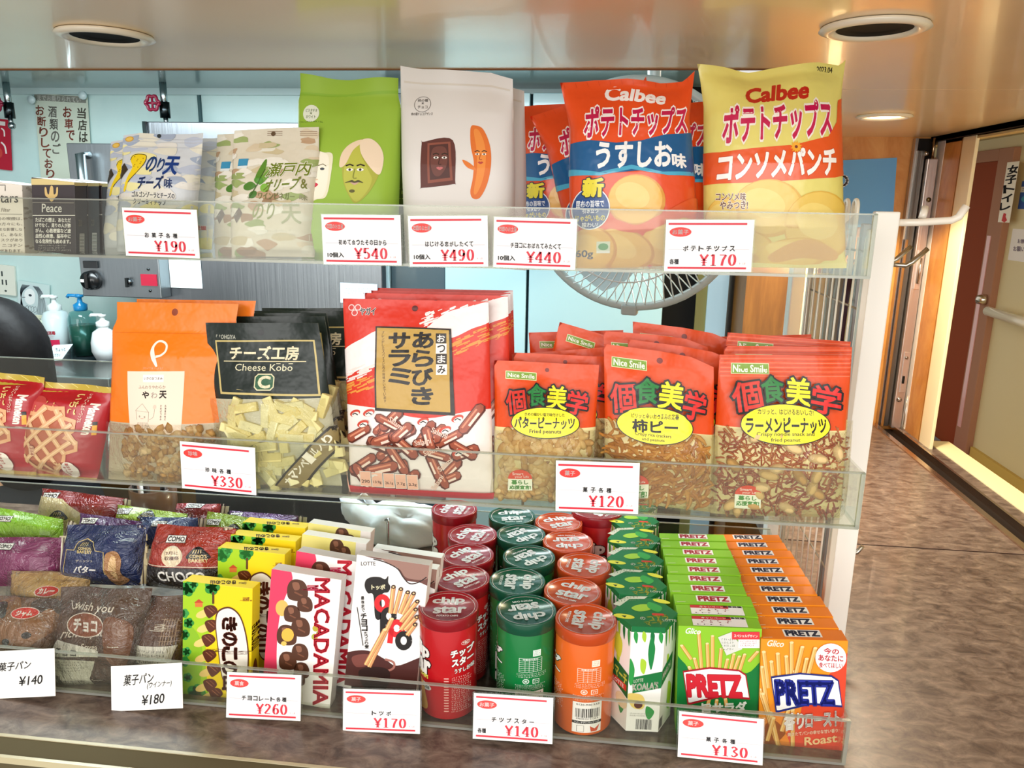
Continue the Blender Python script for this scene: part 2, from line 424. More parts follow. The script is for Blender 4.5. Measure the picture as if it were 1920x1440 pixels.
# counter (z = 0 is its top)
cm = MB(); cm.box((-2.4, .665, -.04), (.33, 1.26, 0), M_COUNTER); cm.box((.33, .665, -.04), (.755, 1.318, 0), M_COUNTER); cm.box((.33, 1.3185, -.04), (.755, 1.875, 0), M_COUNTER); cm.box((.512, 1.875, -.04), (.755, 2.12, 0), M_COUNTER)
counter = cm.build('counter'); tag(counter, 'mottled brown laminate counter top running under the snack trays', 'counter')
MB().box((-2.4, .632, -.052), (.755, .665, .0005), 'matte:5e543c', .002).box((-2.4, .66, -.002), (.755, .664, .0015), 'plastic:c0b494').box((-2.4, .630, -.006), (.755, .634, .0015), 'plastic:c8bc98').box((-2.4, .61, -.3), (.755, .632, -.04), 'matte:463e2e', .002).build('edge_trim', counter)  # the two thin pale strips are highlights painted along the trim edges
MB().box((-2.4, .64, -.9), (.755, 1.2, -.04), 'matte:4a3a34').build('front_panel', counter)
MB().box((.33, 1.3185, 0), (.755, 1.3205, .0006), 'matte:3a2a28').build('joint_line', counter)
# slot and sill along the walkway wall
sl = MB(); sl.box((.755, .6, -.04), (.768, 2.13, .004), 'metal:d8c2b0'); sl.box((.768, .6, -.04), (.806, 2.13, -.012), 'matte:1c120c'); sl.box((.806, .6, -.04), (.812, 2.13, .004), 'metal:c9b5a5')
o = sl.build('trim_1'); tag(o, kind='structure')
struct('trim_2', (.812, .6, -.04), (.846, 2.13, 0), M_COUNTER)
struct('trim_3', (.846, 1.2, -.08), (.90, 1.99, .002), 'paper:ecdcae')
# soffit over the counter
sf = MB(); sf.box((-2.6, .45, .754), (1.6, 1.107, .80), M_SOFFIT); o = sf.build('ceiling'); tag(o, kind='structure')
struct('trim_4', (-2.6, 1.107, .7525), (.28, 1.112, .80), 'matte:7a5234')
sf = MB(); sf.box((.28, 1.107, .754), (1.6, 1.2985, .80), M_SOFFIT); sf.box((.28, 1.3005, .754), (.826, 2.2, .80), M_SOFFIT); sf.box((.28, 1.2985, .757), (1.6, 1.3005, .80), 'matte:7a5234')
o = sf.build('ceiling_walkway'); tag(o, kind='structure')
struct('trim_5', (.815, .9, .742), (.828, 2.15, .76), 'matte:24160e')
struct('trim_6', (.828, .9, .735), (.85, 2.2, .80), 'paper:d9bf86')
# kitchen shell
struct('ceiling_kitchen', (-2.6, 1.112, .862), (.28, 2.2, .90), 'plastic:8fa8aa')
struct('wall_kitchen', (-2.6, 2.12, -.9), (.34, 2.16, .87), M_KWALL)
struct('trim_7', (-2.6, 2.105, .845), (.34, 2.12, .862), 'plastic:b8d2d4')
struct('floor', (-4, -1, -.95), (4, 6, -.9), 'matte:5a5048')
struct('wall_left', (-2.64, .8, -.9), (-2.6, 2.16, .9), 'matte:9ab4b4')
def proj(p):
    c = RC.T @ (np.array(p, float) - CC); return (960 + F_PX * c[0] / -c[2], 720 - F_PX * c[1] / -c[2])
def quad_frame(quad, Yb, Yt, yaw=0, shear=False):
    TL, TR, BR, BL = quad
    bl = at(*BL, Y=Yb - yaw); br = at(*BR, Y=Yb + yaw); tl = at(*TL, Y=Yt - yaw); tr = at(*TR, Y=Yt + yaw)
    o0 = (bl + br) / 2; up = (tl + tr) / 2 - o0; x = (br - bl) + (tr - tl)
    W = (np.linalg.norm(br - bl) + np.linalg.norm(tr - tl)) / 2; H = np.linalg.norm(up)
    if shear:
        x = x / np.linalg.norm(x); s_ = float(up @ x); z = up - x * s_; H = np.linalg.norm(z); z = z / H; y = np.cross(z, x)
        return Matrix(((x[0], y[0], z[0], o0[0]), (x[1], y[1], z[1], o0[1]), (x[2], y[2], z[2], o0[2]), (0, 0, 0, 1))), W, H, s_
    up = up / H; x = x / np.linalg.norm(x); x = x - up * (x @ up); x /= np.linalg.norm(x); y = np.cross(up, x)
    return Matrix(((x[0], y[0], up[0], o0[0]), (x[1], y[1], up[1], o0[1]), (x[2], y[2], up[2], o0[2]), (0, 0, 0, 1))), W, H
def flat_item(name, quad, Yb, Yt, art, base, thick=.0006, yaw=0, label=None, cat=None, group=None, printed='printing', kind='paper', frame_=None):
    M, W, H = quad_frame(quad, Yb, Yt, yaw)
    b = MB().box((-W / 2, 0, 0), (W / 2, thick, H), base if ':' in base else kind + ':' + base).build(name)
    b.matrix_world = M; tag(b, label, cat, group)
    if art: art_on(art, printed, b, None, W, H, frame_ or quad)
    return b, W, H
def panel_between(name, a, b, m, t=.004, **k):
    """upright board from lower-left a to upper-right b (same depth), thickness t behind it"""
    return box(name, (a[0], a[1], min(a[2], b[2])), (b[0], a[1] + t, max(a[2], b[2])), m, .0008, **k)
def art_on(art, name, parent, M, W, H, quad, lift=.0004, cell=None, F=None, step=.0001):
    """lay a drawing (photo-frame coordinates, corners quad = TL,TR,BR,BL) on a W x H rectangle in the local XZ plane, facing -Y"""
    h = homog(quad, [(-.5 * W, H), (.5 * W, H), (.5 * W, 0), (-.5 * W, 0)])
    groups = {}; boxes = []
    for i, (t, m, tr) in enumerate(art.items):
        p = tr.reshape(-1, 2); q = np.c_[p, np.ones(len(p))] @ h.T; uv = (q[:, :2] / q[:, 2:]).reshape(-1, 3, 2)
        uv = clip(uv, (-.5 * W, 0, .5 * W, H))
        if not len(uv): continue
        lo = uv.reshape(-1, 2).min(0); hi = uv.reshape(-1, 2).max(0); lv = 0
        for (l2, h2, m2, v2) in boxes:
            if lo[0] < h2[0] and l2[0] < hi[0] and lo[1] < h2[1] and l2[1] < hi[1]: lv = max(lv, v2 if m2 == m else v2 + 1)
        boxes.append((lo, hi, m, lv)); groups.setdefault(t or name, []).append((m, uv, lift + step * lv))
    if F is None: F = lambda U, V: np.stack([U, 0 * U, V], 1)
    res = {}
    for g, ch in groups.items():
        o = soup(g, ch, parent, F, cell)
        if o is not None: res[g] = o
    return res
# -------- far walkway wall
struct('wall_far', (.47, 2.145, -.9), (.826, 2.18, .754), M_VENEER)
struct('wall_partition', (.345, 1.885, -.9), (.47, 2.14, .754), M_BROWN)
MB().box((.472, 1.86, -.9), (.498, 1.885, .754), 'plastic:e8d2ae').box((.498, 1.86, -.9), (.508, 1.885, .754), 'matte:4a1c18').build('trim_9')['kind'] = 'structure'
struct('trim_10', (.772, 2.125, 0), (.779, 2.144, .75), 'metal:b8b0a8')
struct('trim_11', (.779, 2.138, 0), (.826, 2.144, .75), 'matte:1c1612')  # near-black sheet standing in for the shade in the gap behind the door
# steel sliding door edge
d = empty('sliding_door', (.81, 2.12, 0), label='folded steel shutter door edge standing at the far end of the counter', cat='door')
d.matrix_world = Matrix.Translation((.812, 2.1, 0))
MB().box((-.014, 0, 0), (.011, .03, .70), 'brushed:c8bcb4', .002).build('door_edge', d)
MB().box((-.034, .018, 0), (-.016, .04, .72), 'brushed:6c665f', .001).build('door_leaf', d)
MB().box((-.036, .012, 0), (-.030, .018, .5), 'plastic:8a5c2c', .001).build('wood_strip', d)
MB().lathe([(.0, 0), (.006, 0), (.006, .003), (0, .004)], 'metal:7a7058', Matrix.Translation((0, -.0005, .60)) @ Matrix.Rotation(math.pi / 2, 4, 'X'), 16).build('bolt', d)
lk = MB().box((-.008, -.004, .375), (.007, .001, .475), 'brushed:d8cec8', .001).build('lock_plate', d)
MB().tube([(0, -.007, .39), (0, -.009, .42), (0, -.007, .455)], .0035, 'metal:c8c0b8').build('latch', lk)
lk = MB().box((-.007, -.003, .10), (.006, .001, .21), 'brushed:d0c6c0', .001).build('lock_plate', d)
MB().lathe([(0, 0), (.004, 0), (.004, .004), (0, .004)], 'metal:908880', Matrix.Translation((-.001, -.003, .195)) @ Matrix.Rotation(math.pi / 2, 4, 'X'), 12).box((-.004, -.006, .125), (.001, -.003, .145), 'matte:181410').build('cylinder', lk)
MB().lathe([(0, 0), (.007, 0), (.006, .004), (0, .005)], 'metal:b0a8a0', Matrix.Translation((-.004, -.0005, .08)) @ Matrix.Rotation(math.pi / 2, 4, 'X'), 16).build('bolt', d)
MB().tube([(.012, -.004, .004), (.014, -.008, .004), (.014, -.006, .095)], .002, 'metal:e0dcd4').box((.008, -.018, 0), (.02, -.002, .003), 'metal:d0ccc4').build('floor_bolt', d)
MB().tube([(.0, .012, .70), (.0, .012, .75)], .004, 'metal:b09878').tube([(-.02, .012, .712), (-.012, .012, .712)], .006, 'metal:c8c4bc').build('hanger', d)
sw = MB(); sw.box((.827, 2.085, -.04), (.833, 2.128, .742), 'plastic:f0e6de'); sw.box((.828, 1.985, -.04), (.834, 2.085, .742), M_VENEER); sw.box((.8275, 1.992, 0), (.829, 1.994, .74), 'matte:8a5a26'); sw.box((.826, 1.92, -.06), (.834, 1.985, .742), 'paper:f2dfb4', .001)
tag(sw.build('wall_right'), kind='structure')
struct('trim_12', (.815, .9, .7425), (.828, 2.14, .7535), 'matte:24160e')
struct('trim_13', (.828, .9, .74), (.86, 2.2, .80), 'paper:d9bf86')
# hallway beyond
XW = 1.35
zf = at(1830, 868, X=XW)[2]
yA = at(1828, 300, X=XW)[1]; yB = at(1884, 300, X=XW)[1]; yC = at(1912, 300, X=XW)[1]
struct('wall_hallway', (XW, .5, -1.2), (XW + .05, 5.5, .85), 'paper:dccb9a')
struct('baseboard_hallway', (XW - .012, .5, zf), (XW, yC - .01, zf + .05), 'paper:c9a650')
struct('floor_hallway', (.90, .5, zf - .04), (XW, 5.5, zf), 'paper:eedfaa')
struct('ceiling_hallway', (.86, .5, .82), (XW, 5.5, .86), 'paper:cdbb88')
struct('wall_hallway_end', (.86, 5.4, -1.2), (XW, 5.44, .86), 'paper:c8b48a')
ztop = at(1870, 303, X=XW)[2]
dr = MB().box((XW - .016, yB, zf), (XW - .002, yA + 1.6, ztop), 'matte:8c3c12', .001).build('door_1'); tag(dr, kind='structure')
fr = MB().box((XW - .022, yC, zf), (XW + .001, yB, ztop + .04), 'matte:a8785c', .002).box((XW - .022, yB, ztop), (XW + .001, yA + 1.6, ztop + .04), 'matte:a8785c', .002).build('door_frame', dr)
p = at(1849, 562, X=XW - .02)
MB().lathe([(0, 0), (.018, 0), (.02, .01), (.014, .03), (0, .034)], 'metal:d8cfc0', Matrix.Translation(p) @ Matrix.Rotation(-math.pi / 2, 4, 'Y'), 16).build('door_knob', dr)
struct('trim_14', (XW - .0245, yC + .06, zf + .1), (XW - .0215, yC + .085, ztop - .25), 'plastic:e0a8a0')
p0 = at(1852, 583, X=XW - .04); p1 = at(1925, 606, X=XW - .04)
hr = MB().tube([p0, p0 + (p1 - p0) * 2], .016, 'plastic:f0e6c8', 12).build('handrail'); tag(hr, 'cream round handrail fixed along the hallway wall beyond the counter', 'handrail')
MB().box((XW - .045, p0[1] - .2, p0[2] - .01), (XW, p0[1] - .17, p0[2] + .01), 'plastic:e8dcb8').build('bracket', hr)
m1 = box('floor_mat', (.93, at(1800, 830, Z=zf)[1] + .0, zf), (XW - .02, 4.6, zf + .006), 'matte:8c9090', .001, label='grey mat on the hallway floor before the brown door', cat='mat')
box('threshold_strip', (.93, at(1800, 862, Z=zf)[1], zf), (XW - .02, at(1800, 832, Z=zf)[1], zf + .008), 'matte:b01018', .002, label='red strip across the hallway floor in front of the grey mat', cat='mat')
# vertical sign on toilet door frame (wall plane x = XW, read along it)
def wall_sign(name, quad, art, base, label, cat, X=XW - .024):
    q = [at(*p, X=X) for p in quad]  # TL TR BR BL
    o0 = (q[2] + q[3]) / 2; up = (q[0] + q[1]) / 2 - o0; x = (q[1] - q[0]) + (q[2] - q[3]); W = (np.linalg.norm(q[1] - q[0]) + np.linalg.norm(q[2] - q[3])) / 2; H = np.linalg.norm(up)
    M = frame(o0, (0, -1, 0), (1, 0, 0)); b = MB().box((-W / 2, 0, 0), (W / 2, .001, H), base).build(name); b.matrix_world = M; tag(b, label, cat)
    art_on(art, 'printing', b, None, W, H, quad); return b
a = Art('paper'); a.vtext('女子トイレ', 1897, 310, 394, 19, '1c1410', .045, xs=1884); a.poly([(1882, 397), (1887, 399), (1886, 405), (1889, 412), (1884, 417), (1878, 414), (1880, 405)], 'c82820')
wall_sign('door_sign', [(1886, 303), (1906, 305), (1893, 417), (1870, 417)], a, 'paper:f4ead2', 'long cream sign with vertical black writing on the brown door frame', 'sign')
a = Art('paper'); a.rect(1900, 352, 1921, 362, 'e8e0d0'); a.text('ストッ', 1911, 354, 1921, 361, '555555'); a.ell(1921, 374, 9, 6, '4a98a8')
wall_sign('round_sticker', [(1908, 342), (1934, 342), (1934, 392), (1908, 392)], a, 'paper:3a5a9c', 'round blue and white sticker on the cream hallway wall', 'sticker', X=XW - .001)
a = Art('paper'); a.text('お静', 1908, 448, 1921, 456, '806880'); a.text('お願い', 1900, 462, 1921, 471, '806880')
wall_sign('wall_notice', [(1899, 430), (1940, 430), (1930, 492), (1889, 488)], a, 'paper:efe6d8', 'white notice pasted on the cream hallway wall above the handrail', 'notice', X=XW - .001)
# blue poster on the far wall
a = Art('paper'); a.text('O', 1566, 328, 1590, 350, 'f4f8ff', .06); a.text('IL', 1565, 364, 1580, 387, 'f4f8ff', .06)
flat_item('poster', [(1500, 298), (1682, 302), (1672, 430), (1496, 424)], 2.142, 2.142, a, '6cb0ea', .001, label='blue poster with white letters on the orange wood wall', cat='poster')
cbx = MB().box((at(160, 920, Y=1.62)[0], 1.60, -.9), (at(350, 920, Y=1.62)[0], 1.66, .05), 'matte:4a3410', .002).build('low_cupboard'); tag(cbx, 'brown low cupboard behind the scissors and danish packs', 'cupboard')
# downlights
def downlight(px, py, lit, label, r=.05):
    c = at(px, py, Z=.7535)
    e = empty('downlight', Matrix.Translation(c), label=label, cat='ceiling light', group=None)
    MB().lathe([(r, 0), (r + .002, -.003), (r - .006, -.006), (r - .014, -.003), (r - .014, 0)], 'plastic:f0e4cc', None, 40, cap=False).build('trim_ring', e)
    if lit: MB().lathe([(r - .014, -.001), (.02, -.0035), (0, -.004)], 'glow:fff0d0', None, 40, cap=False).build('bulb', e)
    else:
        MB().lathe([(r - .0145, -.0025), (r - .018, -.0018), (r - .022, -.0024), (r - .026, -.0012), (r - .03, -.0008), (.0, -.0008)], 'matte:0a0806', None, 40, cap=False).build('baffle', e)
    return e
downlight(197, 65, 0, 'unlit round downlight in the soffit at the upper left')
downlight(1640, 50, 0, 'unlit round downlight in the soffit at the upper right')
downlight(1658, 217, 1, 'lit round downlight glowing above the blue poster')
l = bpy.data.lights.new('downlight_beam', 'SPOT'); l.energy = 40; l.color = (1, .85, .6); l.spot_size = 2.4; l.shadow_soft_size = .04
o = bpy.data.objects.new('downlight_beam', l); COL.objects.link(o); o.location = at(1658, 217, Z=.754) + np.array([0, 0, -.012])
# -------- kitchen
zd = .135
XD = at(270, 228, Y=1.95)[0] - .004
desk = MB().box((-2.5, 1.72, zd - .03), (XD, 2.118, zd), 'plastic:2a3238', .003).build('kitchen_desk'); tag(desk, 'dark topped kitchen worktop behind the trays holding the soap bottles', 'worktop')
MB().box((-2.5, 1.705, zd - .035), (XD, 1.72, zd + .003), 'brushed:a8b4b8', .002).build('edge_trim', desk)
MB().box((-2.5, 1.74, -.9), (XD, 2.1, zd - .03), 'matte:20262a').build('cabinet_front', desk)
# stainless partition
a = at(270, 228, Y=1.95)
sp = MB().box((a[0], 1.95, -.9), (at(718, 600, Y=1.95)[0], 1.99, a[2]), 'brushed:8a9096', .002).build('stainless_panel'); tag(sp, 'tall brushed stainless panel standing behind the cheese packs', 'panel')
MB().tube([(a[0] + .004, 1.945, a[2] - .3), (a[0] + .004, 1.945, a[2])], .006, 'metal:d8e0e4').build('corner_strip', sp)
# cabinet with handle and dial
q = at(110, 268, Y=1.9); r_ = at(303, 560, Y=1.9)
cb = MB().box((q[0] + .02, 1.9, r_[2]), (r_[0], 1.948, q[2]), 'brushed:8f989e', .002).build('control_box'); tag(cb, 'grey steel control box with a black dial and a chrome handle', 'control box')
p0 = at(150, 290, Y=1.87); p1 = at(165, 380, Y=1.87)
MB().tube([(p0[0], 1.905, p0[2]), (p0[0], 1.87, p0[2]), (p0[0], 1.87, p1[2] - .12), (p0[0], 1.905, p1[2] - .12)], .012, 'metal:c8d4d8', 12).build('handle', cb)
p = at(175, 525, Y=1.9)
MB().lathe([(0, 0), (.026, 0), (.024, .02), (0, .022)], 'plastic:16181a', Matrix.Translation(p) @ Matrix.Rotation(math.pi / 2, 4, 'X'), 24).box((p[0] - .005, 1.868, p[2] - .02), (p[0] + .005, 1.882, p[2] + .02), 'plastic:0c0e10', .002).box((p[0] - .02, 1.893, p[2] + .032), (p[0] + .02, 1.9, p[2] + .05), 'plastic:1c2024', .001).box((p[0] - .02, 1.876, p[2] - .004), (p[0] - .008, 1.879, p[2] + .004), 'plastic:e8e8e8').build('dial', cb)
p = at(243, 529, Y=1.9)
MB().lathe([(0, 0), (.009, 0), (.007, .008), (0, .009)], 'metal:6a7276', Matrix.Translation(p) @ Matrix.Rotation(math.pi / 2, 4, 'X'), 12).box((p[0] - .003, 1.884, p[2] - .012), (p[0] + .003, 1.894, p[2] + .012), 'metal:404648').build('toggle_switch', cb)
p = at(280, 525, Y=1.9)
rl = MB().box((p[0] - .022, 1.897, p[2] - .015), (p[0] + .022, 1.9, p[2] + .015), 'plastic:b01838').build('warning_label', cb)
MB().lathe([(0, 0), (.004, 0), (.003, .003), (0, .003)], 'metal:505658', Matrix.Translation(p + np.array([0, 0, .028])) @ Matrix.Rotation(math.pi / 2, 4, 'X'), 10).build('screw', cb)
MB().lathe([(0, 0), (.004, 0), (.003, .003), (0, .003)], 'metal:505658', Matrix.Translation(p + np.array([0, 0, -.028])) @ Matrix.Rotation(math.pi / 2, 4, 'X'), 10).build('screw', cb)
flat_item('note_paper', [(316, 484), (375, 484), (380, 540), (320, 540)], 1.947, 1.947, None, 'e8f4f6', .001, label='blank white note stuck on the stainless panel', cat='note')
a = Art('paper'); a.fine(645, 540, 705, 552, 3, '9aa4a8', 5)
flat_item('note_paper', [(638, 530), (707, 533), (708, 570), (638, 568)], 1.947, 1.947, a, 'cfe6f2', .001, label='pale blue note on the stainless panel above the salami bag', cat='note')
# right of the panel: fridge-like pale blue doors, dark gap, frames
def yslab(name, x0, x1, ytop, ybot, Y, m, t=.02, **k):
    a = at(x0, ytop, Y=Y); b = at(x1, ybot, Y=Y); return box(name, (a[0], Y, b[2]), (b[0], Y + t, a[2]), m, .001, **k)
def vslab(name, px0, px1, py, Y, z0, z1, m, t=.02, **k):
    return box(name, (at(px0, py, Y=Y)[0], Y, z0), (at(px1, py, Y=Y)[0], Y + t, z1), m, .001, **k)
lk = MB(); Yk = 2.03
def X_(px, Y=2.03): return at(px, 540, Y=Y)[0]
lock = empty('locker', Matrix.Translation((X_(850), 2.03, -.9)), label='tall pale blue metal locker with two doors behind the salami and fan', cat='locker')
inv = lock.matrix_world.inverted()
def child(mb, name, par): o = mb.build(name, par); o.matrix_parent_inverse = par.matrix_world.inverted(); return o
child(MB().box((X_(722), 2.03, -.9), (X_(1245), 2.115, .84), 'matte:22343a', .002), 'body', lock)
child(MB().box((X_(722), 2.012, -.85), (X_(734), 2.03, .84), 'plastic:bcdce4', .002), 'side_frame', lock)
child(MB().box((X_(838), 2.006, -.85), (X_(988), 2.028, .84), 'plastic:a8ccd4', .002), 'door', lock)
child(MB().box((X_(993), 2.006, -.85), (X_(1243), 2.028, .84), 'plastic:a0c4cc', .002), 'door', lock)
child(MB().box((X_(736), 2.02, -.85), (X_(836), 2.029, .84), 'plastic:3c5058', .002), 'vent_panel', lock)
struct('trim_15', (X_(1246), 2.05, -.9), (X_(1308), 2.06, .86), 'matte:0c0c0c')  # black slab standing in for the shade inside the gap
struct('trim_16', (X_(1308), 2.04, -.9), (X_(1328), 2.06, .86), 'matte:8c8450')
struct('trim_17', (X_(1328), 2.03, -.9), (X_(1366), 2.06, .86), 'plastic:b8dcec')
struct('trim_8', (at(370, 200, Y=2.11)[0], 2.112, .3), (at(375, 200, Y=2.11)[0], 2.12, .85), 'matte:486468')
# outlet, notices, red sign, drawing
e, W, H = flat_item('wall_outlet', [(-8, 497), (25, 497), (31, 553), (-6, 553)], 2.112, 2.112, None, 'e4e8dc', .006, label='cream wall outlet plate on the kitchen wall', cat='outlet', kind='plastic')
MB().box((-.012, -.001, .03), (-.008, .001, .045), 'matte:3a4444').box((.0, -.001, .03), (.004, .001, .045), 'matte:3a4444').ell((-.002, 0, .012), (.004, .001, .003), 'matte:3a4444').box((-.012, -.001, .055), (-.008, .001, .07), 'matte:3a4444').build('sockets', e)
a = Art('paper'); W_ = 'ede8e0'
a.rect(-30, 180, 148, 190, '8c8c80'); a.rect(66, 179, 160, 190, '7c8078'); a.text('までお乗りられてい', 72, 180, 150, 190, 'e8ece4', .03)
for s, x, x2, y1, c in (('当店は、', 152, 158, 286, '5c5a50'), ('お車で', 126, 132, 262, '9c4c40'), ('酒類のご', 99, 106, 290, '8c8c84'), ('お断りしており', 76, 94, 338, '9a5444')):
    a.vtext(s, x, 199, y1, 15, c, .03, xs=x2)
a.t = None
nt_ = flat_item('wall_notice', [(66, 178), (162, 178), (176, 345), (76, 345)], 2.112, 2.112, a, 'c8d4c4', .001, label='pale notice with vertical handwriting hung on the kitchen wall', cat='notice')[0]
for px, py in ((60, 187), (156, 179)):
    p = at(px, py, Y=2.105); MB().lathe([(0, 0), (.012, 0), (.011, .006), (0, .007)], 'plastic:d8f0f4', Matrix.Translation(p) @ Matrix.Rotation(math.pi / 2, 4, 'X'), 16).build('magnet')
for o, lb in zip([o for o in S.objects if o.name.startswith('magnet')], ('pale round magnet at the upper left corner of the handwritten notice', 'pale round magnet at the upper right corner of the handwritten notice')): tag(o, lb, 'magnet')
a = Art('plastic'); a.rect(-10, 226, 9, 233, 'e8e4e0'); a.line([(2, 238), (7, 242), (8, 252)], 2.5, 'f0e8e4', True); a.line([(2, 263), (9, 270), (12, 284)], 3, 'f0e8e4', True); a.ell(-2, 284, 7, 10, 'c8403c')
flat_item('fire_sign', [(-30, 222), (17, 222), (24, 317), (-28, 317)], 2.112, 2.112, a, 'b01c34', .001, label='red pictogram sign at the left edge of the kitchen wall', cat='sign')
a = Art('paper')
a.poly([(37, 590), (36, 560), (44, 540), (56, 534), (72, 536), (84, 550), (90, 590)], 'c8dce0', True)
for k in range(9): a.line([(56 - k * 1.6, 536), (42 - k * .4, 552), (38 + k * 1.0, 588)], .8, '3c4850', True); a.line([(62 + k * 1.2, 536), (72 + k * 1.2, 552), (70 + k * 2.2, 588)], .8, '4c5860', True)
a.poly([(47, 550), (56, 542), (65, 548), (65, 566), (56, 572), (48, 566)], 'eef6f8', True); a.ell(57, 554, 3, 2.2, '3a4450'); a.line([(42, 560), (48, 559)], 1, '3a4450')
for k in range(4): a.line([(48 + k * 5, 578), (52 + k * 5, 574), (54 + k * 5, 582), (49 + k * 5, 586)], .7, '4c5860', True)
flat_item('drawing', [(34, 530), (92, 530), (94, 592), (34, 592)], 2.112, 2.112, a, 'c9e2e2', .001, label='ink drawing of a long haired figure taped above the soap bottles', cat='drawing')
# bottles
def stand_at(px, py, Y, z): p = at(px, py, Y=Y); return Matrix.Translation((p[0], Y, z))
def pump(mb, r, h, m, col):
    return mb
def soap(px, label, body, pumpcol, r, h, liquid=None, round_=False, Y=1.98):
    x = at(px, 640, Y=Y)[0]; e = empty('soap_bottle', Matrix.Translation((x, Y, zd)), label=label, cat='soap bottle')
    if round_: MB().lathe([(0, 0), (r * .7, 0), (r, h * .2), (r, h * .4), (r * .8, h * .62), (r * .4, h * .7), (r * .4, h * .75), (0, h * .75)], body, None, 28).build('bottle', e)
    else:
        b = MB().lathe([(0, 0), (r, 0), (r, h * .62), (r * .8, h * .72), (r * .35, h * .76), (0, h * .76)], body, None, 28).build('bottle', e)
    if liquid: MB().lathe([(0, .003), (r * .94, .003), (r * .94, h * .5), (0, h * .5)], liquid, None, 28).build('liquid', e)
    MB().lathe([(r * .45, h * .74), (r * .5, h * .76), (r * .5, h * .84), (r * .2, h * .88), (r * .15, h * .95), (r * .3, h * .96), (r * .3, h), (0, h)], pumpcol, None, 20).tube([(0, 0, h * .985), (-r * .9, 0, h * .985), (-r * 1.0, 0, h * .95)], r * .13, pumpcol).build('pump', e)
    return e
b = soap(110, 'white pump bottle with a red and white label beside the basket', 'plastic:d4e8ec', 'plastic:e8f4f4', .036, .165)
a = Art('paper'); a.rect(0, 60, 100, 100, 'c01c48'); a.text('手指消毒', 15, 22, 85, 38, 'a02838', .04); a.fine(20, 42, 80, 56, 2, 'b07880', 7)
h_ = .065
art_on(a, 'front_label', b, None, .052, h_, [(0, 0), (100, 0), (100, 100), (0, 100)], F=lambda U, V: np.stack([.0365 * np.sin(U / .0365), -.0365 * np.cos(U / .0365), V + .02], 1), cell=(.006, None))
soap(158, 'clear pump bottle of green soap with a blue pump', 'clear:c8ecec', 'plastic:1e90d0', .036, .17, 'plastic:0c5444')
soap(196, 'round white foam soap bottle next to the green soap', 'plastic:eef6f8', 'plastic:eef8f8', .034, .125, None, True, 1.93)
bk = MB(); x = at(62, 640, Y=1.99)[0]
ba = empty('basket', Matrix.Translation((x, 1.99, zd)), label='cream perforated plastic basket behind the seated person', cat='basket')
m = MB(); m.box((-.055, -.05, 0), (.055, .05, .003), 'plastic:d8dcc4')
for sx in (-1, 1):
    for k in range(9): y = -.05 + k * .0125; m.box((sx * .055 - .0015, y - .002, 0), (sx * .055 + .0015, y + .002, .09), 'plastic:d8dcc4')
for sy in (-1, 1):
    for k in range(11): xx = -.055 + k * .011; m.box((xx - .002, sy * .05 - .0015, 0), (xx + .002, sy * .05 + .0015, .09), 'plastic:d8dcc4')
for z in (.03, .06): m.box((-.057, -.052, z), (.057, -.048, z + .003), 'plastic:d8dcc4').box((-.057, .048, z), (.057, .052, z + .003), 'plastic:d8dcc4').box((.054, -.052, z), (.057, .052, z + .003), 'plastic:d8dcc4').box((-.057, -.052, z), (-.054, .052, z + .003), 'plastic:d8dcc4')
m.build('weave', ba)
MB().box((-.062, -.057, .088), (.062, -.049, .098), 'plastic:e0e4cc', .002).box((-.062, .049, .088), (.062, .057, .098), 'plastic:e0e4cc', .002).box((-.062, -.057, .088), (-.054, .057, .098), 'plastic:e0e4cc', .002).box((.054, -.057, .088), (.062, .057, .098), 'plastic:e0e4cc', .002).build('rim', ba)
a = Art('paper'); a.text('ちょっと', 104, 653, 122, 660, '3c4c58', .02); a.text('お待ちください', 88, 664, 112, 670, '3c4c58', .02)
flat_item('counter_note', [(100, 646), (137, 646), (113, 676), (80, 676)], 1.86, 1.92, a, 'dceef4', .001, label='small slanted handwritten note lying before the soap bottles', cat='note')
# gas valves hanging from the kitchen ceiling
def valve(px, py, label):
    Yv = 2.0; p = at(px, py, Y=Yv); z1 = .862
    e = empty('gas_valve', Matrix.Translation((p[0], Yv, p[2])), label=label, cat='valve', group=None)
    MB().tube([(.012, 0, z1 - p[2]), (.012, 0, -.015)], .009, 'metal:b8c8cc', 12).tube([(.012, 0, .005), (.012, 0, -.035)], .013, 'metal:3a4246', 12).build('pipe', e)
    h = MB(); ring = [(-.016 + 0 * k, 0, 0) for k in range(1)]
    pts = [(.017 * math.cos(t) * (1 + .12 * math.cos(6 * t)) - .008, -.022, .017 * math.sin(t) * (1 + .12 * math.cos(6 * t))) for t in [2 * math.pi * k / 36 for k in range(37)]]
    h.tube(pts, .0045, 'plastic:8c1c3c', 8); h.tube([(-.022, -.022, 0), (.006, -.022, 0)], .003, 'plastic:8c1c3c'); h.tube([(-.008, -.022, -.014), (-.008, -.022, .014)], .003, 'plastic:8c1c3c'); h.tube([(-.008, -.022, 0), (.008, 0, 0)], .004, 'metal:586064')
    h.build('hand_wheel', e)
    MB().tube([(.012, 0, -.035), (.014, 0, -.05)], .006, 'metal:98a4a8', 10).lathe([(.006, -.062), (.009, -.058), (.009, -.05), (.006, -.046)], 'metal:98a4a8', Matrix.Translation((.014, 0, 0)), 12).build('nozzle', e)
valve(300, 195, 'gas valve with a dark red wheel left of the olive snack pack')
valve(8, 196, 'gas valve with a dark red wheel at the left edge above the red sign')
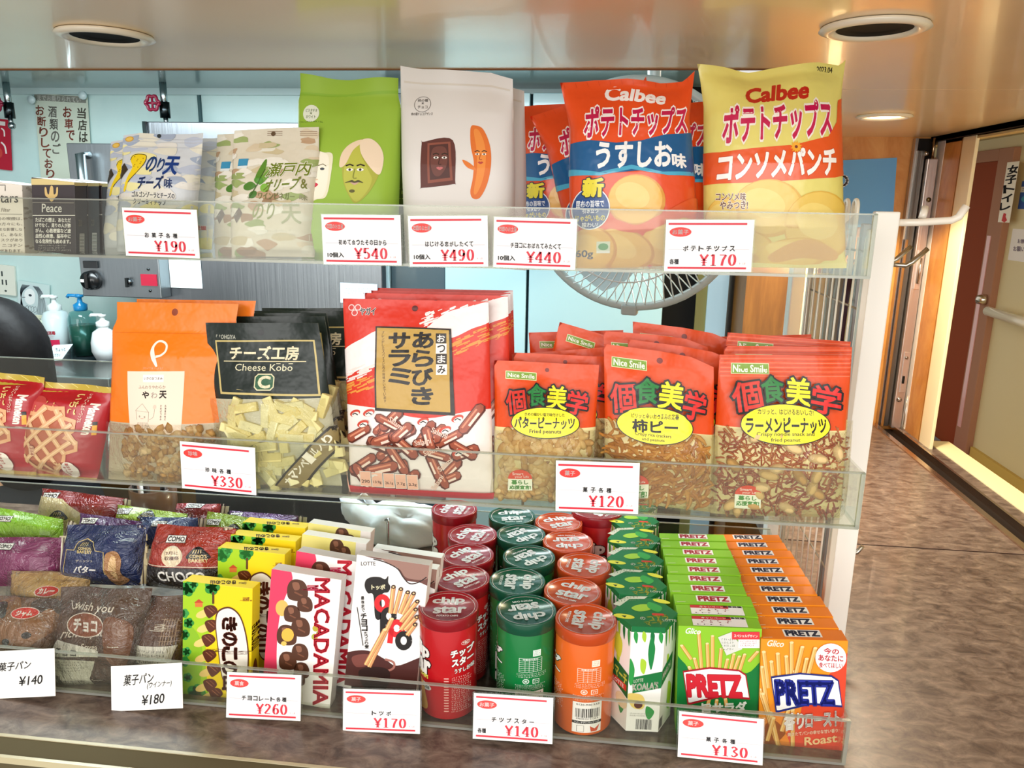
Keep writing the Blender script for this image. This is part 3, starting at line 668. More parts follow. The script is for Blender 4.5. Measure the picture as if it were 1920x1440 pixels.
# fan
def fan():
    c = at(1185, 372, Y=1.32); R = .183
    e = empty('electric_fan', Matrix.Translation(c) @ Matrix.Rotation(math.radians(-18), 4, 'Z') @ Matrix.Rotation(math.radians(97), 4, 'X'), label='pale electric fan with round wire guards hung behind the chip bags', cat='fan')
    ring = MB(); N = 72
    ring.tube([(R * math.cos(2 * math.pi * k / N), R * math.sin(2 * math.pi * k / N), 0) for k in range(N + 1)], .007, 'plastic:b4c4c4', 10); ring.build('guard_ring', e)
    for sgn, nm in ((1, 'front_guard'), (-1, 'rear_guard')):
        g = MB(); K = 66
        for k in range(K):
            a0 = 2 * math.pi * k / K; pts = []
            for j in range(7):
                t = j / 6; r = R * (.2 + .8 * t); aa = a0 + sgn * .55 * (1 - t); pts.append((r * math.cos(aa), r * math.sin(aa), sgn * .05 * math.sqrt(max(0, 1 - t ** 3))))
            g.tube(pts, .0011, 'plastic:d4dede', 4, cap=False)
        for rr in (.45, .72):
            g.tube([(R * rr * math.cos(2 * math.pi * k / 48), R * rr * math.sin(2 * math.pi * k / 48), sgn * .05 * math.sqrt(1 - ((rr - .2) / .8) ** 3)) for k in range(49)], .0013, 'plastic:d4dede', 5)
        g.lathe([(0, sgn * .052), (R * .2, sgn * .052), (R * .2, sgn * .048), (0, sgn * .048)], 'plastic:c4d0d0', None, 30); g.build(nm, e)
    for k in range(3):
        bm = bmesh.new(); n = 8; rows = []
        for i in range(n + 1):
            r = R * (.18 + .7 * i / n); wd = .25 + .5 * math.sin(math.pi * (i / n) ** .8) ; a0 = 2 * math.pi * k / 3
            rows.append([bm.verts.new((r * math.cos(a0 + s * wd), r * math.sin(a0 + s * wd), s * .018)) for s in (-.5, 0, .5, 1)])
        for a_, b_ in zip(rows, rows[1:]):
            for q in range(3): bm.faces.new((a_[q], a_[q + 1], b_[q + 1], b_[q]))
        m = MB(); m.join(bm, 'plastic:a8bcc0'); m.build('blade', e)
    MB().lathe([(0, -.03), (.035, -.03), (.035, .02), (.02, .03), (0, .032)], 'plastic:b8c8c8', None, 24).build('hub', e)
    MB().lathe([(0, -.16), (.04, -.15), (.05, -.1), (.05, -.06), (0, -.055)], 'plastic:a4b4b4', None, 24).build('motor_housing', e)
    MB().box((-.014, -R - .014, -.006), (.014, -R + .004, .01), 'plastic:a8b8b8', .003).build('clip', e)
    MB().tube([(0, 0, -.1), (0, .16, -.12), (0, .47, -.12)], .012, 'plastic:a8b8b8', 10).build('bracket', e)
    return e
fan()
# white plastic bag behind the toppo boxes and scissors cup
# ------------------------------------------------------------------ acrylic trays
AC = 'acrylic:f8f9f5'; ED = 'haze:d4d8c8'
def tray(z, y0, hf, depth, hb, label, side=.17, haze=AC):
    x0, x1 = -1.3, .281; t = .003
    e = empty('acrylic_tray', Matrix.Translation((0, y0, z)), label=label, cat='tray')
    D = depth
    MB().box((x0, 0, 0), (x1, t, hf), haze).build('front_lip', e)
    MB().box((x0, t, 0), (x1, D, t), AC).build('floor_sheet', e)
    MB().box((x0, D - t, t), (x1, D, hb), AC).build('back_sheet', e)
    MB().prism([(x1 - t, 0.0, 0), (x1 - t, D, 0), (x1 - t, D, hb), (x1 - t, .06, hf), (x1 - t, 0, hf)], (t, 0, 0), AC).build('side_sheet', e)
    ed = MB(); ed.box((x0, -.0006, hf - .0012), (x1, t + .0002, hf + .0004), ED).box((x0, -.0008, -.0008), (x1, .0045, .0022), ED).box((x1 - t - .0005, -.0006, 0), (x1 + .0006, .003, hf), ED).box((x0, D - t, hb - .001), (x1, D, hb + .0003), ED)
    ed.build('polished_edge', e)
    return e
tray(.507, .850, .066, .20, .02, 'top clear acrylic tray holding the potato chip bags')
tray(.250, .790, .062, .22, .095, 'middle clear acrylic tray holding the peanut and cheese bags')
tray(.002, .740, .053, .42, .085, 'bottom clear acrylic tray standing on the counter')
# wire end rack: post, wire mesh, rear post, hooks
rk = empty('wire_rack', Matrix.Translation((.33, 1.0, 0)), label='white wire end rack standing at the right end of the trays', cat='rack')
PW = 'plastic:f4f0e6'
MB().box((-.004, -.010, 0), (.024, .006, .575), PW, .002).build('front_post', rk)
MB().box((-.014, .0, 0), (-.004, .012, .56), 'plastic:6c645c', .001).build('inner_channel', rk)
pz = at(1622, 905, Z=0)
MB().box((-.02, .30, 0), (.0, .33, .56), PW, .002).build('rear_post', rk)
for k in range(9):
    y = -.062 + k * .0275; MB().tube([(-.029, y, .04), (-.029, y, .545)], .0013, 'plastic:f0e8d4', 6).build('upright_wire', rk)
for k in range(8):
    z = .06 + k * .067; MB().tube([(-.026, -.07, z), (-.026, .165, z)], .0014, 'plastic:8c7c64', 6).build('cross_wire', rk)
MB().box((-.031, -.075, .0), (-.024, -.066, .555), 'plastic:c8bca8', .001).build('mesh_frame', rk)
MB().box((-.031, .162, .0), (-.024, .170, .555), 'plastic:c8bca8', .001).build('mesh_frame', rk)
MB().box((-.026, -.006, .05), (-.004, -.002, .054), 'plastic:c8bca8').build('bracket', rk)
for k in range(2):
    y = .012 + k * .036; MB().tube([(-.02, y, .50), (-.02, y, .578)] + [(-.02 + .0, y + .008 - .008 * math.cos(math.pi * t / 8), .578 + .010 * math.sin(math.pi * t / 8)) for t in range(9)] + [(-.02, y + .016, .52)], .0028, 'plastic:efe6d2', 8).build('hanger_loop', rk)
# hooks on the outer side
h = MB(); h.tube([(.022, -.002, .562), (.05, -.002, .563), (.085, -.002, .566), (.093, -.002, .57), (.10, -.002, .583)], .0045, 'plastic:f2eadc', 10).build('white_hook', rk)
h = MB(); h.tube([(.06, .02, .568), (.066, .03, .58)], .0045, 'plastic:f2eadc', 10).build('hook_tip', rk)
for k, y in enumerate((-.002, .05)):
    MB().tube([(.022, y, .512), (.040, y, .511), (.047, y, .515), (.063, y, .532)], .0030, 'metal:b8aea0', 10).build('steel_hook', rk)
MB().tube([(.024, .02, .115), (.036, .02, .12), (.042, .02, .13)], .0028, 'metal:b8aea0', 8).build('steel_hook', rk)
def behind(src, px, py, Y, label, roll=0, yaw=0, lean=0, snap=None, **k):
    c = copy_tree(src); W, H = src['_w'], src['_h']
    R = src.matrix_world.to_3x3() @ Matrix.Rotation(math.radians(roll), 3, 'Y') @ Matrix.Rotation(math.radians(yaw), 3, 'Z') @ Matrix.Rotation(math.radians(lean), 3, 'X')
    t = Vector(at(px, py, Y=Y)) - R @ Vector((-W / 2 + src.get('_s', 0), 0, H))
    if snap is not None: t.z = snap
    c.matrix_world = Matrix.Translation(t) @ R.to_4x4()
    c['label'] = label
    for kk, v in k.items(): c[kk] = v
    return c
def bag(name, quad, Yb, Yt, T, art, base, label, cat='snack bag', group=None, yaw=0, prof=((0, 0), (.05, .25), (.3, 1), (.7, .9), (.9, .25), (.94, .03), (1, 0)), sides=((0, 1), (1, 1)),
        top=None, wob=.0, seed=0, p=2.6, q=.62, Tb=.6, kind='foil', cell=.005, printed='printed_front', backc=None, wave=.0, body='bag_body', flip=0):
    """a filled bag: outline W x H, thickness T, closed front and back skins"""
    M, W, H, sh = quad_frame(quad, Yb, Yt, yaw, True)
    e = empty(name, M, label=label, cat=cat, group=group); e['_w'] = W; e['_h'] = H; e['_s'] = sh
    R = random.Random(seed); ks = [(R.uniform(18, 60), R.uniform(14, 50), R.uniform(0, 6.3), R.uniform(.4, 1)) for _ in range(7)]
    pv = np.array(prof, float); sv = np.array(sides, float)
    tp = np.array(top, float) if top else None
    def mid(U, V):
        u = U / W; v = V / H
        y = wave * np.sin(u * 9 + seed) * np.clip((v - .8) / .2, 0, 1) + wave * .7 * np.sin(u * 7 + seed * 2) * np.clip((.12 - v) / .12, 0, 1)
        x = U * np.interp(v, sv[:, 0], sv[:, 1]) + sh * v; z = V.copy()
        if tp is not None: z = z + np.interp(u, tp[:, 0], tp[:, 1]) * H * np.clip((v - .6) / .4, 0, 1) ** 1.5
        return x, y, z
    def th(U, V):
        u = U / W; v = V / H; t = T * np.interp(v, pv[:, 0], pv[:, 1]) * np.clip(1 - np.abs(2 * u) ** p, 0, 1) ** q
        n = sum(a * np.sin(kx * U + kz * V + ph) for kx, kz, ph, a in ks)
        return t + wob * n * np.clip(1 - np.abs(2 * u) ** 6, 0, 1) * np.clip(np.interp(v, pv[:, 0], pv[:, 1]) * 3, 0, 1)
    def F(U, V):
        x, y, z = mid(U, V); return np.stack([x, y - th(U, V), z], 1)
    nu, nv = max(6, int(W / .006)), max(6, int(H / .006)); gu = np.linspace(-W / 2, W / 2, nu + 1); gv = np.linspace(0, H, nv + 1)
    gu = np.sign(gu) * (W / 2) * (1 - (1 - np.abs(gu) / (W / 2)) ** 1.25)
    UU, VV = np.meshgrid(gu, gv, indexing='ij'); U = UU.ravel(); V = VV.ravel()
    x, y, z = mid(U, V); bp = np.stack([x, y + Tb * th(U, V), z], 1)
    idx = np.arange(len(U)).reshape(nu + 1, nv + 1); a = idx[:-1, :-1].ravel(); b = idx[1:, :-1].ravel(); c = idx[1:, 1:].ravel(); d = idx[:-1, 1:].ravel()
    bf = np.concatenate([np.stack([a, c, b], 1), np.stack([a, d, c], 1)])
    e_ = 3e-4
    def nb(U, V):
        def G(U, V): x, y, z = mid(U, V); return np.stack([x, y + Tb * th(U, V), z], 1)
        n = -np.cross(G(U + e_, V) - G(U - e_, V), G(U, V + e_) - G(U, V - e_)); return n / np.maximum(np.linalg.norm(n, axis=1), 1e-12)[:, None]
    m = (base if ':' in base else kind + ':' + base); bm_ = m if backc is None else (backc if ':' in backc else kind + ':' + backc)
    fr = np.stack([np.stack([U[i], V[i]], -1) for i in np.concatenate([np.stack([a, b, c], 1), np.stack([a, c, d], 1)])])
    soup(body, [(m, fr, 0)], e, F, None, back=(bp, bf, nb(U, V), bm_))
    rs = {}
    if art: rs = art_on(art, printed, e, None, W, H, quad, lift=.00035, cell=cell, F=F, step=.00008)
    e['_F'] = 0; BAGF[e.name] = (F, W, H, homog(quad, [(-.5 * W, H), (.5 * W, H), (.5 * W, 0), (-.5 * W, 0)]))
    return e
BAGF = {}
def nest(e, body, skip=()):
    b = next(c for c in e.children if c.name.split('.')[0] == body)
    for c in list(e.children):
        if c is not b and not any(c.name.startswith(k) for k in skip): c.parent = b
def film(e, px, name='clear_window', m='film:f2f2ec', lift=.004):
    F, W, H, h = BAGF[e.name]
    q = np.c_[np.array(px, float), np.ones(len(px))] @ h.T; uv = q[:, :2] / q[:, 2:]; t = clip(tess(uv), (-.5 * W, 0, .5 * W, H))
    return soup(name, [(m, t, lift)], e, F, .008)
def pieces(e, region, n, size, mats, name='contents', seed=1, shape='nut', lift=.0, squash=.55, minv=None):
    """loose snack pieces lying behind the window of a bag; region = photo-frame polygon"""
    F, W, H, h = BAGF[e.name]; R = random.Random(seed)
    q = np.c_[np.array(region, float), np.ones(len(region))] @ h.T; uv = q[:, :2] / q[:, 2:]
    def inside(x, y):
        c = False; j = len(uv) - 1
        for i in range(len(uv)):
            if (uv[i][1] > y) != (uv[j][1] > y) and x < (uv[j][0] - uv[i][0]) * (y - uv[i][1]) / (uv[j][1] - uv[i][1]) + uv[i][0]: c = not c
            j = i
        return c
    lo = uv.min(0); hi = uv.max(0); mb = MB(); k = 0; tries = 0; pts = []
    while k < n and tries < n * 30:
        tries += 1; x = R.uniform(lo[0], hi[0]); y = R.uniform(lo[1], hi[1])
        if not inside(x, y): continue
        if any((x - a) ** 2 + (y - b) ** 2 < (size * .55) ** 2 for a, b in pts[-60:]) and tries < n * 20: continue
        pts.append((x, y)); P = F(np.array([x]), np.array([y]))[0]; a = R.uniform(0, math.pi); m = R.choice(mats)
        M = Matrix.Rotation(a, 4, 'Y') @ Matrix.Rotation(R.uniform(-.3, .3), 4, 'X')
        P = Vector(P) + Vector((0, -lift + R.uniform(-.0008, .0008), 0))
        if shape == 'nut': mb.ell(P, (size * R.uniform(.85, 1.1), size * squash, size * squash), m, M, 10, 7)
        elif shape == 'stick':
            L = size * R.uniform(.7, 1.2); dx = Vector((math.cos(a), 0, math.sin(a))) * L; pr = Vector((-dx.z, 0, dx.x)) * R.uniform(-.35, .35)
            mb.tube([P - dx, P - dx * .3 + pr * .5, P + dx * .3 - pr * .2, P + dx + pr], size * squash, m, 5)
        elif shape == 'block': mb.box((-size, -size * squash, -size * .38), (size, size * squash, size * .38), m, .001, Matrix.Translation(P) @ M)
        elif shape == 'crescent':
            pp = [P + Vector((math.cos(a) * s + math.sin(a) * c, 0, math.sin(a) * s - math.cos(a) * c)) for s, c in ((-size, 0), (-size * .5, size * .2), (0, size * .28), (size * .5, size * .2), (size, 0))]
            mb.tube(pp, [size * .1, size * squash * .8, size * squash, size * squash * .8, size * .1], m, 7)
        elif shape == 'crumb':
            t = bmesh.new(); bmesh.ops.create_icosphere(t, subdivisions=1, radius=1)
            for v in t.verts: v.co *= R.uniform(.6, 1.2)
            bmesh.ops.transform(t, matrix=Matrix.Translation(P) @ M @ Matrix.Diagonal((size, size * squash, size * .8, 1)), verts=t.verts); mb.join(t, m)
        k += 1
    o = mb.build(name, e); o['kind'] = 'stuff'; return o
def nib(s, pts, X, Y, w, h, c, a=.15, b=.035, smooth=True, closed=False):
    pts = smooth_pts(pts, closed, 5) if smooth else list(pts)
    if closed: pts.append(pts[0])
    P = np.array(pts); d = np.gradient(P, axis=0); L = np.hypot(d[:, 0], d[:, 1]) + 1e-9; wd = a * (np.abs(d[:, 1]) / L) ** 1.5 + b
    s.line([(X + x * w, Y - y * h, k * h) for (x, y), k in zip(pts, wd)], 1, c)
SER = {'1': [([(.32, 0), (.32, .98)], 0, 0), ([(.12, .015), (.52, .015)], 0, 0), ([(.30, .97), (.14, .84)], 0, 0)],
       '0': [([(.31 + .21 * math.cos(t), .5 + .47 * math.sin(t)) for t in [k * math.pi / 6 for k in range(12)]], 1, 1)],
       '9': [([(.30 + .19 * math.cos(t), .69 + .28 * math.sin(t)) for t in [k * math.pi / 5 for k in range(10)]], 1, 1), ([(.49, .69), (.47, .35), (.33, .05), (.2, .02), (.13, .1)], 1, 0)],
       '6': [([(.32 + .19 * math.cos(t), .31 + .28 * math.sin(t)) for t in [k * math.pi / 5 for k in range(10)]], 1, 1), ([(.13, .31), (.15, .65), (.29, .95), (.42, .98), (.49, .9)], 1, 0)],
       '8': [([(.31 + .17 * math.cos(t), .75 + .22 * math.sin(t)) for t in [k * math.pi / 5 for k in range(10)]], 1, 1), ([(.31 + .2 * math.cos(t), .27 + .25 * math.sin(t)) for t in [k * math.pi / 5 for k in range(10)]], 1, 1)],
       '5': [([(.16, .95), (.5, .95)], 0, 0), ([(.17, .98), (.14, .53)], 0, 0), ([(.14, .53), (.3, .61), (.48, .42), (.45, .15), (.25, .02), (.1, .12)], 1, 0)],
       '4': [([(.40, .97), (.03, .28)], 0, 0), ([(.03, .27), (.58, .27)], 0, 0), ([(.41, .97), (.41, 0)], 0, 0), ([(.25, .015), (.56, .015)], 0, 0)],
       '7': [([(.08, .93), (.54, .93)], 0, 0), ([(.54, .93), (.34, .5), (.26, 0)], 1, 0)],
       '3': [([(.1, .85), (.28, .98), (.46, .78), (.26, .54), (.5, .28), (.28, .02), (.08, .12)], 1, 0)],
       '2': [([(.1, .78), (.28, .98), (.49, .75), (.3, .38), (.07, .05)], 1, 0), ([(.07, .05), (.54, .05)], 0, 0)],
       '¥': [([(.04, .97), (.31, .48)], 0, 0), ([(.60, .97), (.33, .48)], 0, 0), ([(.32, .5), (.32, 0)], 0, 0), ([(.1, .45), (.54, .45)], 0, 0), ([(.1, .28), (.54, .28)], 0, 0), ([(.18, .015), (.46, .015)], 0, 0)]}
def serif(s, st, x0, y0, x1, y1, c):
    n = len(st); adv = (x1 - x0) / n; h = y1 - y0
    for i, ch in enumerate(st):
        for pts, sm, cl in SER[ch]:
            bold = .05 if not (ch in '57' and not sm) else .075
            nib(s, pts, x0 + i * adv + adv * .05, y1, adv * 1.45, h, c, .15, bold, bool(sm), bool(cl))
def price_card(quad, Y, badge, title, price, label, prefix=None, spaced=True, Yb=None):
    a = Art('card'); R_ = 'd8283c'
    a.rect(3, 4, 92, 6.5, R_); a.rect(4, 60, 94, 62.5, R_); a.line([(4, 37.5), (96, 37.5)], .9, 'd8d4d8')
    a.ell(17, 15.5, 12.5, 6, 'e63a34', t='badge'); bw = min(3.1 * len(badge), 10.6)
    a.text(badge, 17 - bw, 12.4, 17 + bw, 18.6, 'f8dcd8', .03, t='badge')
    n = len(title); adv = min(9.5, 62 / n) if spaced else 56 / n; x = 52 - adv * n / 2
    for i, ch in enumerate(title):
        g = min(adv * .72, 5.6)
        if ch == 'ー': a.rect(x + adv * i, 36, x + adv * i + g, 37, '201c20'); continue
        a.text(ch, x + adv * i, 33.2, x + adv * i + g, 39.5, '201c20', .03)
    serif(a, '¥' + price, 40, 43.5, 83, 58, R_); a.fine(86, 54, 93, 58, 1, 'e8a8ac', 4)
    if prefix: a.text(prefix, 6, 50, 6 + 5.2 * len(prefix), 56.5, '282428', .035)
    e, W, H = flat_item('price_card', quad, .722 if Y < .75 else Y, Y, a, 'f6f4f2', .0008, label=label, cat='price card', kind='card', frame_=[(0, 0), (100, 0), (100, 66), (0, 66)], group=None)
    MB().box((-W / 2 - .0015, .0009, -.001), (W / 2 + .0015, .0022, H + .001), 'acrylic:f4f7f0').build('clear_holder', e)
    return e
def boxq(name, quad, Yb, Yt, D, base, art, label, cat='snack box', group=None, yaw=0, top_art=None, side_art=None, tint=None, kind='card', zfix=None):
    M, W, H = quad_frame(quad, Yb, Yt, yaw)
    e = empty(name, M, label=label, cat=cat, group=group); e['_w'] = W; e['_h'] = H
    b = MB().box((-W / 2, 0, 0), (W / 2, D, H), base if ':' in base else kind + ':' + base, .0007).build('carton', e)
    fq = [proj(M @ Vector(p)) for p in ((-W / 2, 0, H), (W / 2, 0, H), (W / 2, 0, 0), (-W / 2, 0, 0))]
    if art: art_on(art, 'printed_front', e, None, W, H, fq, lift=.0002, step=.00005)
    if top_art:
        tq = [proj(M @ Vector(p)) for p in ((-W / 2, D, H), (W / 2, D, H), (W / 2, 0, H), (-W / 2, 0, H))]
        art_on(top_art, 'printed_top', e, None, W, D, tq, F=lambda U, V: np.stack([U, V, 0 * U + H], 1), lift=.0002, step=.00005)
    if side_art:
        sq = [proj(M @ Vector(p)) for p in ((W / 2, 0, H), (W / 2, D, H), (W / 2, D, 0), (W / 2, 0, 0))]
        art_on(side_art, 'printed_side', e, None, D, H, sq, F=lambda U, V: np.stack([0 * U + W / 2, U + D / 2, V], 1), lift=.0002, step=.00005)
    nest(e, 'carton')
    return e
# ------------------------------------------------------------------ price cards
price_card([(228, 391), (369, 391), (374, 482), (237, 482)], .8465, 'お菓子', 'お菓子各種', '190', 'price card reading 190 yen under the blue cheese snack bag')
price_card([(602, 402), (751, 403), (753, 497), (607, 496)], .8465, '四国のお土産', '初めて会ったその日から', '540', 'price card reading 540 yen under the green pouch', '10個入')
price_card([(764, 404), (915, 405), (915, 501), (769, 499)], .8465, '四国のお土産', 'はじける恋がしたくて', '490', 'price card reading 490 yen under the white pouch', '10個入')
price_card([(925, 406), (1084, 411), (1077, 505), (926, 502)], .8465, '四国のお土産', 'チョコにおぼれてみたくて', '440', 'price card reading 440 yen left of the orange chip bag', '10個入')
price_card([(1249, 411), (1415, 413), (1408, 511), (1245, 508)], .8465, 'お菓子', 'ポテトチップス', '170', 'price card reading 170 yen between the two front chip bags', '各種')
price_card([(337, 831), (478, 836), (480, 926), (342, 918)], .7865, '珍味', '珍味各種', '330', 'price card reading 330 yen below the orange squid snack bag')
price_card([(1043, 863), (1199, 869), (1197, 965), (1041, 957)], .7865, '菓子', '菓子各種', '120', 'price card reading 120 yen below the peanut bags')
price_card([(426, 1259), (565, 1267), (563, 1353), (424, 1344)], .7365, '菓食', 'チョコレート各種', '260', 'price card reading 260 yen under the chocolate boxes')
price_card([(643, 1288), (789, 1299), (786, 1379), (644, 1368)], .7365, '菓子', 'トッポ', '170', 'price card reading 170 yen under the white stick biscuit box')
price_card([(889, 1299), (1037, 1309), (1036, 1395), (886, 1385)], .7365, 'お菓子', 'チップスター', '140', 'price card reading 140 yen under the chip tubes', '各種')
price_card([(1273, 1336), (1433, 1346), (1429, 1432), (1271, 1422)], .7365, '菓子', '菓子各種', '130', 'price card reading 130 yen under the green and orange pretzel boxes')
def hand_card(quad, lines, label):
    a = Art('paper')
    for s, x0, y0, x1, y1 in lines: a.text(s, x0, y0, x1, y1, '14100e', .012, slope=(x1 - x0) * .04, slant=2)
    return flat_item('price_card', quad, .72, .7365, a, 'f7f5f0', .0006, label=label, cat='price card')
hand_card([(-42, 1214), (102, 1225), (103, 1316), (-40, 1301)], [('菓子パン', -4, 1239, 56, 1255), ('¥140', 34, 1270, 78, 1287)], 'handwritten white price card reading 140 yen at the left edge')
hand_card([(208, 1240), (341, 1252), (342, 1339), (210, 1323)], [('菓子パン', 231, 1260, 286, 1280), ('(ウインナー)', 274, 1280, 320, 1293), ('¥180', 264, 1303, 306, 1321)], 'handwritten white price card reading 180 yen beside the yellow mushroom chocolate box')
# ------------------------------------------------------------------ chip bags
MAG = 'c4154f'
def chips_art(kind):
    a = Art('foil')
    return a
PROF = ((0, 0), (.03, .12), (.2, .85), (.5, 1), (.75, .8), (.9, .3), (.95, .05), (1, 0))
a = Art('foil')
a.t = 'brand_lettering'; a.text('Calbee', 1128, 168, 1248, 196, 'f4f0ec', .05, slant=5, slope=-1)
a.text('ポテトチップス', 1086, 213, 1297, 272, MAG, .045, slope=-13, slant=3, out='f8f4f0', outw=.075); a.t = None
a.poly([(1060, 279), (1100, 276), (1150, 281), (1200, 276), (1250, 262), (1320, 254), (1320, 338), (1260, 336), (1200, 332), (1140, 337), (1060, 334)], '12598e', t='flavour_banner')
a.poly([(1060, 326), (1120, 335), (1180, 322), (1240, 334), (1320, 330), (1320, 338), (1250, 340), (1180, 330), (1120, 341), (1060, 338)], '48a8c8', t='flavour_banner')
a.t = 'flavour_banner'; a.text('うすしお', 1111, 281, 1258, 327, 'f6f6f4', .05, slope=-3, slant=3); a.text('味', 1261, 299, 1289, 325, 'f6f6f4', .05); a.t = None
for cx, cy, rx, ry, r in ((1190, 385, 54, 46, 0), (1260, 460, 66, 44, -10), (1165, 470, 60, 36, 12), (1110, 470, 45, 40, 0)):
    a.ell(cx, cy, rx, ry, 'd8942c', r); a.ell(cx - 2, cy - 2, rx - 4, ry - 4, 'e8b44a', r); a.ell(cx - 8, cy - 8, rx * .6, ry * .5, 'efc566', r + 15)
a.poly([(1150, 418), (1190, 428), (1230, 412), (1300, 380), (1320, 400), (1250, 424), (1200, 440), (1140, 432)], 'e0561e', True)
a.ell(1106, 398, 35, 37, 'e8ecf0', t='round_badge'); a.ell(1106, 398, 33, 35, '1c4a8a', t='round_badge')
a.text('新', 1092, 346, 1127, 377, 'e8d838', .07, out='142840', t='round_badge'); a.t = 'round_badge'
a.text('昆布の旨味で', 1080, 384, 1130, 396, 'f0f4f8', .03); a.text('引き立つ', 1092, 399, 1120, 406, 'f0f4f8', .03); a.text('じゃがいもの', 1080, 409, 1132, 420, 'e8d838', .03); a.text('味わい!', 1092, 422, 1120, 431, 'f0f4f8', .03); a.t = None
a.text('60g', 1082, 469, 1112, 484, '28304c', .03); a.rect(1118, 454, 1142, 474, 'd8e0c8'); a.ell(1130, 463, 9, 6, '4a9a50'); a.rect(1118, 470, 1142, 474, 'f0f0e8')
for px in range(0, 12): a.line([(1052 + px * 22, 162 - px * 2), (1054 + px * 22, 172 - px * 2)], .6, 'c84018')
orange_chips = bag('potato_chip_bag', [(1046, 160), (1308, 138), (1310, 500), (1074, 500)], .89, .905, .032, a, 'e24c18', 'orange and blue potato chip bag at the front between the price cards', 'chip bag', prof=PROF,
    sides=((0, 1), (.1, .98), (.45, .95), (.78, .9), (.9, .95), (1, 1)), top=((-.5, 0), (-.25, .012), (0, .0), (.25, -.03), (.42, -.02), (.5, .03)), wob=.0008, seed=4, wave=.006, kind='foil')
a = Art('foil')
a.text('2023.04', 1534, 128, 1567, 140, '3a3420', .03, slope=-3)
a.t = 'brand_lettering'; a.text('Calbee', 1388, 166, 1512, 200, 'bc2414', .055, slant=6, slope=-5)
a.text('ポテトチップス', 1342, 212, 1559, 284, MAG, .045, slope=-14, slant=3, out='f4ece0', outw=.075); a.t = None
a.poly([(1300, 296), (1340, 299), (1400, 294), (1480, 288), (1550, 270), (1572, 240), (1580, 195), (1620, 190), (1620, 330), (1560, 345), (1480, 352), (1400, 356), (1300, 356)], 'e2561c', t='flavour_banner')
a.t = 'flavour_banner'; a.text('コンソメパンチ', 1336, 304, 1562, 351, 'faf6f0', .055, slope=-12, slant=2, out='c04418', outw=.03)
star = []
for k in range(24): r = 12 if k % 2 else 7.5; star.append((1482 + r * math.cos(k * math.pi / 12), 292 + r * math.sin(k * math.pi / 12)))
a.poly(star, 'f0a828'); a.ell(1482, 292, 3, 3, '7a2c14'); a.t = None
for cx, cy, rx, ry, r in ((1430, 400, 66, 50, 0), (1530, 430, 70, 60, 0), (1390, 470, 60, 34, 8), (1480, 480, 70, 30, -6), (1350, 420, 30, 40, 0)):
    a.ell(cx, cy, rx, ry, 'dcae40', r); a.ell(cx - 2, cy - 2, rx - 4, ry - 4, 'e6c258', r); a.ell(cx - 8, cy - 8, rx * .6, ry * .5, 'ecd070', r + 15)
a.poly([(1440, 478), (1500, 452), (1560, 470), (1560, 488), (1500, 484), (1450, 492)], 'dca850', True); a.poly([(1300, 470), (1380, 468), (1420, 490), (1300, 494)], 'dcb050', True)
a.poly([(1290, 488), (1400, 492), (1500, 496), (1600, 490), (1600, 520), (1290, 520)], 'e8dc84')
a.text('コンソメ味', 1336, 372, 1388, 386, '6a3418', .03, slope=2, out='f8f0e0'); a.text('やみつき!', 1344, 388, 1392, 402, '6a3418', .03, out='f8f0e0')
yellow_chips = bag('potato_chip_bag', [(1300, 122), (1594, 118), (1582, 502), (1322, 500)], .892, .91, .034, a, 'e2d574', 'yellow consomme potato chip bag at the right end of the top tray', 'chip bag', prof=PROF,
    sides=((0, 1), (.1, .97), (.4, .95), (.8, .92), (.92, .96), (1, 1)), top=((-.5, .0), (-.3, -.012), (-.15, -.035), (0, -.02), (.3, .0), (.46, -.01), (.5, .02)), wob=.0008, seed=9, wave=.006)
_a = behind(orange_chips, 952, 200, 1.04, 'dark orange potato chip bag standing upright behind the beige pouch', snap=.513)
_b = behind(orange_chips, 990, 204, .99, 'orange potato chip bag tilted to the left behind the front orange one', roll=-14)
c = behind(yellow_chips, 1306, 160, .955, 'orange chip bag edge showing between the two front chip bags') if 0 else behind(orange_chips, 1098, 168, .942, 'orange potato chip bag hidden behind the front orange one, edge showing at its right', snap=.513)
_a.scale = (1, 1, .93); _b.scale = (1, 1, .95); c.scale = (.98, 1, .9)
# ------------------------------------------------------------------ pouches
STAND = ((0, .3), (.04, .8), (.15, 1), (.5, .75), (.8, .28), (.9, .06), (1, .03))
def face_(a, cx, cy, w_, h_, skin, shade, lip='b83040', tache=False):
    k = w_ / 20
    a.ell(cx - 5 * k, cy - 4 * k, 3.2 * k, 1.5 * k, 'f0ece4'); a.ell(cx - 5 * k, cy - 4 * k, 1.2 * k, 1.3 * k, '2a1c14'); a.ell(cx + 5 * k, cy - 4 * k, 3.2 * k, 1.5 * k, 'f0ece4'); a.ell(cx + 5 * k, cy - 4 * k, 1.2 * k, 1.3 * k, '2a1c14')
    a.line([(cx - 9 * k, cy - 8 * k), (cx - 5 * k, cy - 9.5 * k), (cx - 1.5 * k, cy - 8 * k)], 1.5 * k, '2a1c10'); a.line([(cx + 9 * k, cy - 8 * k), (cx + 5 * k, cy - 9.5 * k), (cx + 1.5 * k, cy - 8 * k)], 1.5 * k, '2a1c10')
    a.line([(cx, cy - 5 * k), (cx - 1.5 * k, cy + 4 * k), (cx + 2 * k, cy + 4.6 * k)], .9 * k, shade, True)
    a.poly([(cx - 4 * k, cy + 9 * k), (cx - 1.5 * k, cy + 7.6 * k), (cx, cy + 8.2 * k), (cx + 1.5 * k, cy + 7.6 * k), (cx + 4 * k, cy + 9 * k), (cx, cy + 11.5 * k)], lip, True)
a = Art('pouch')
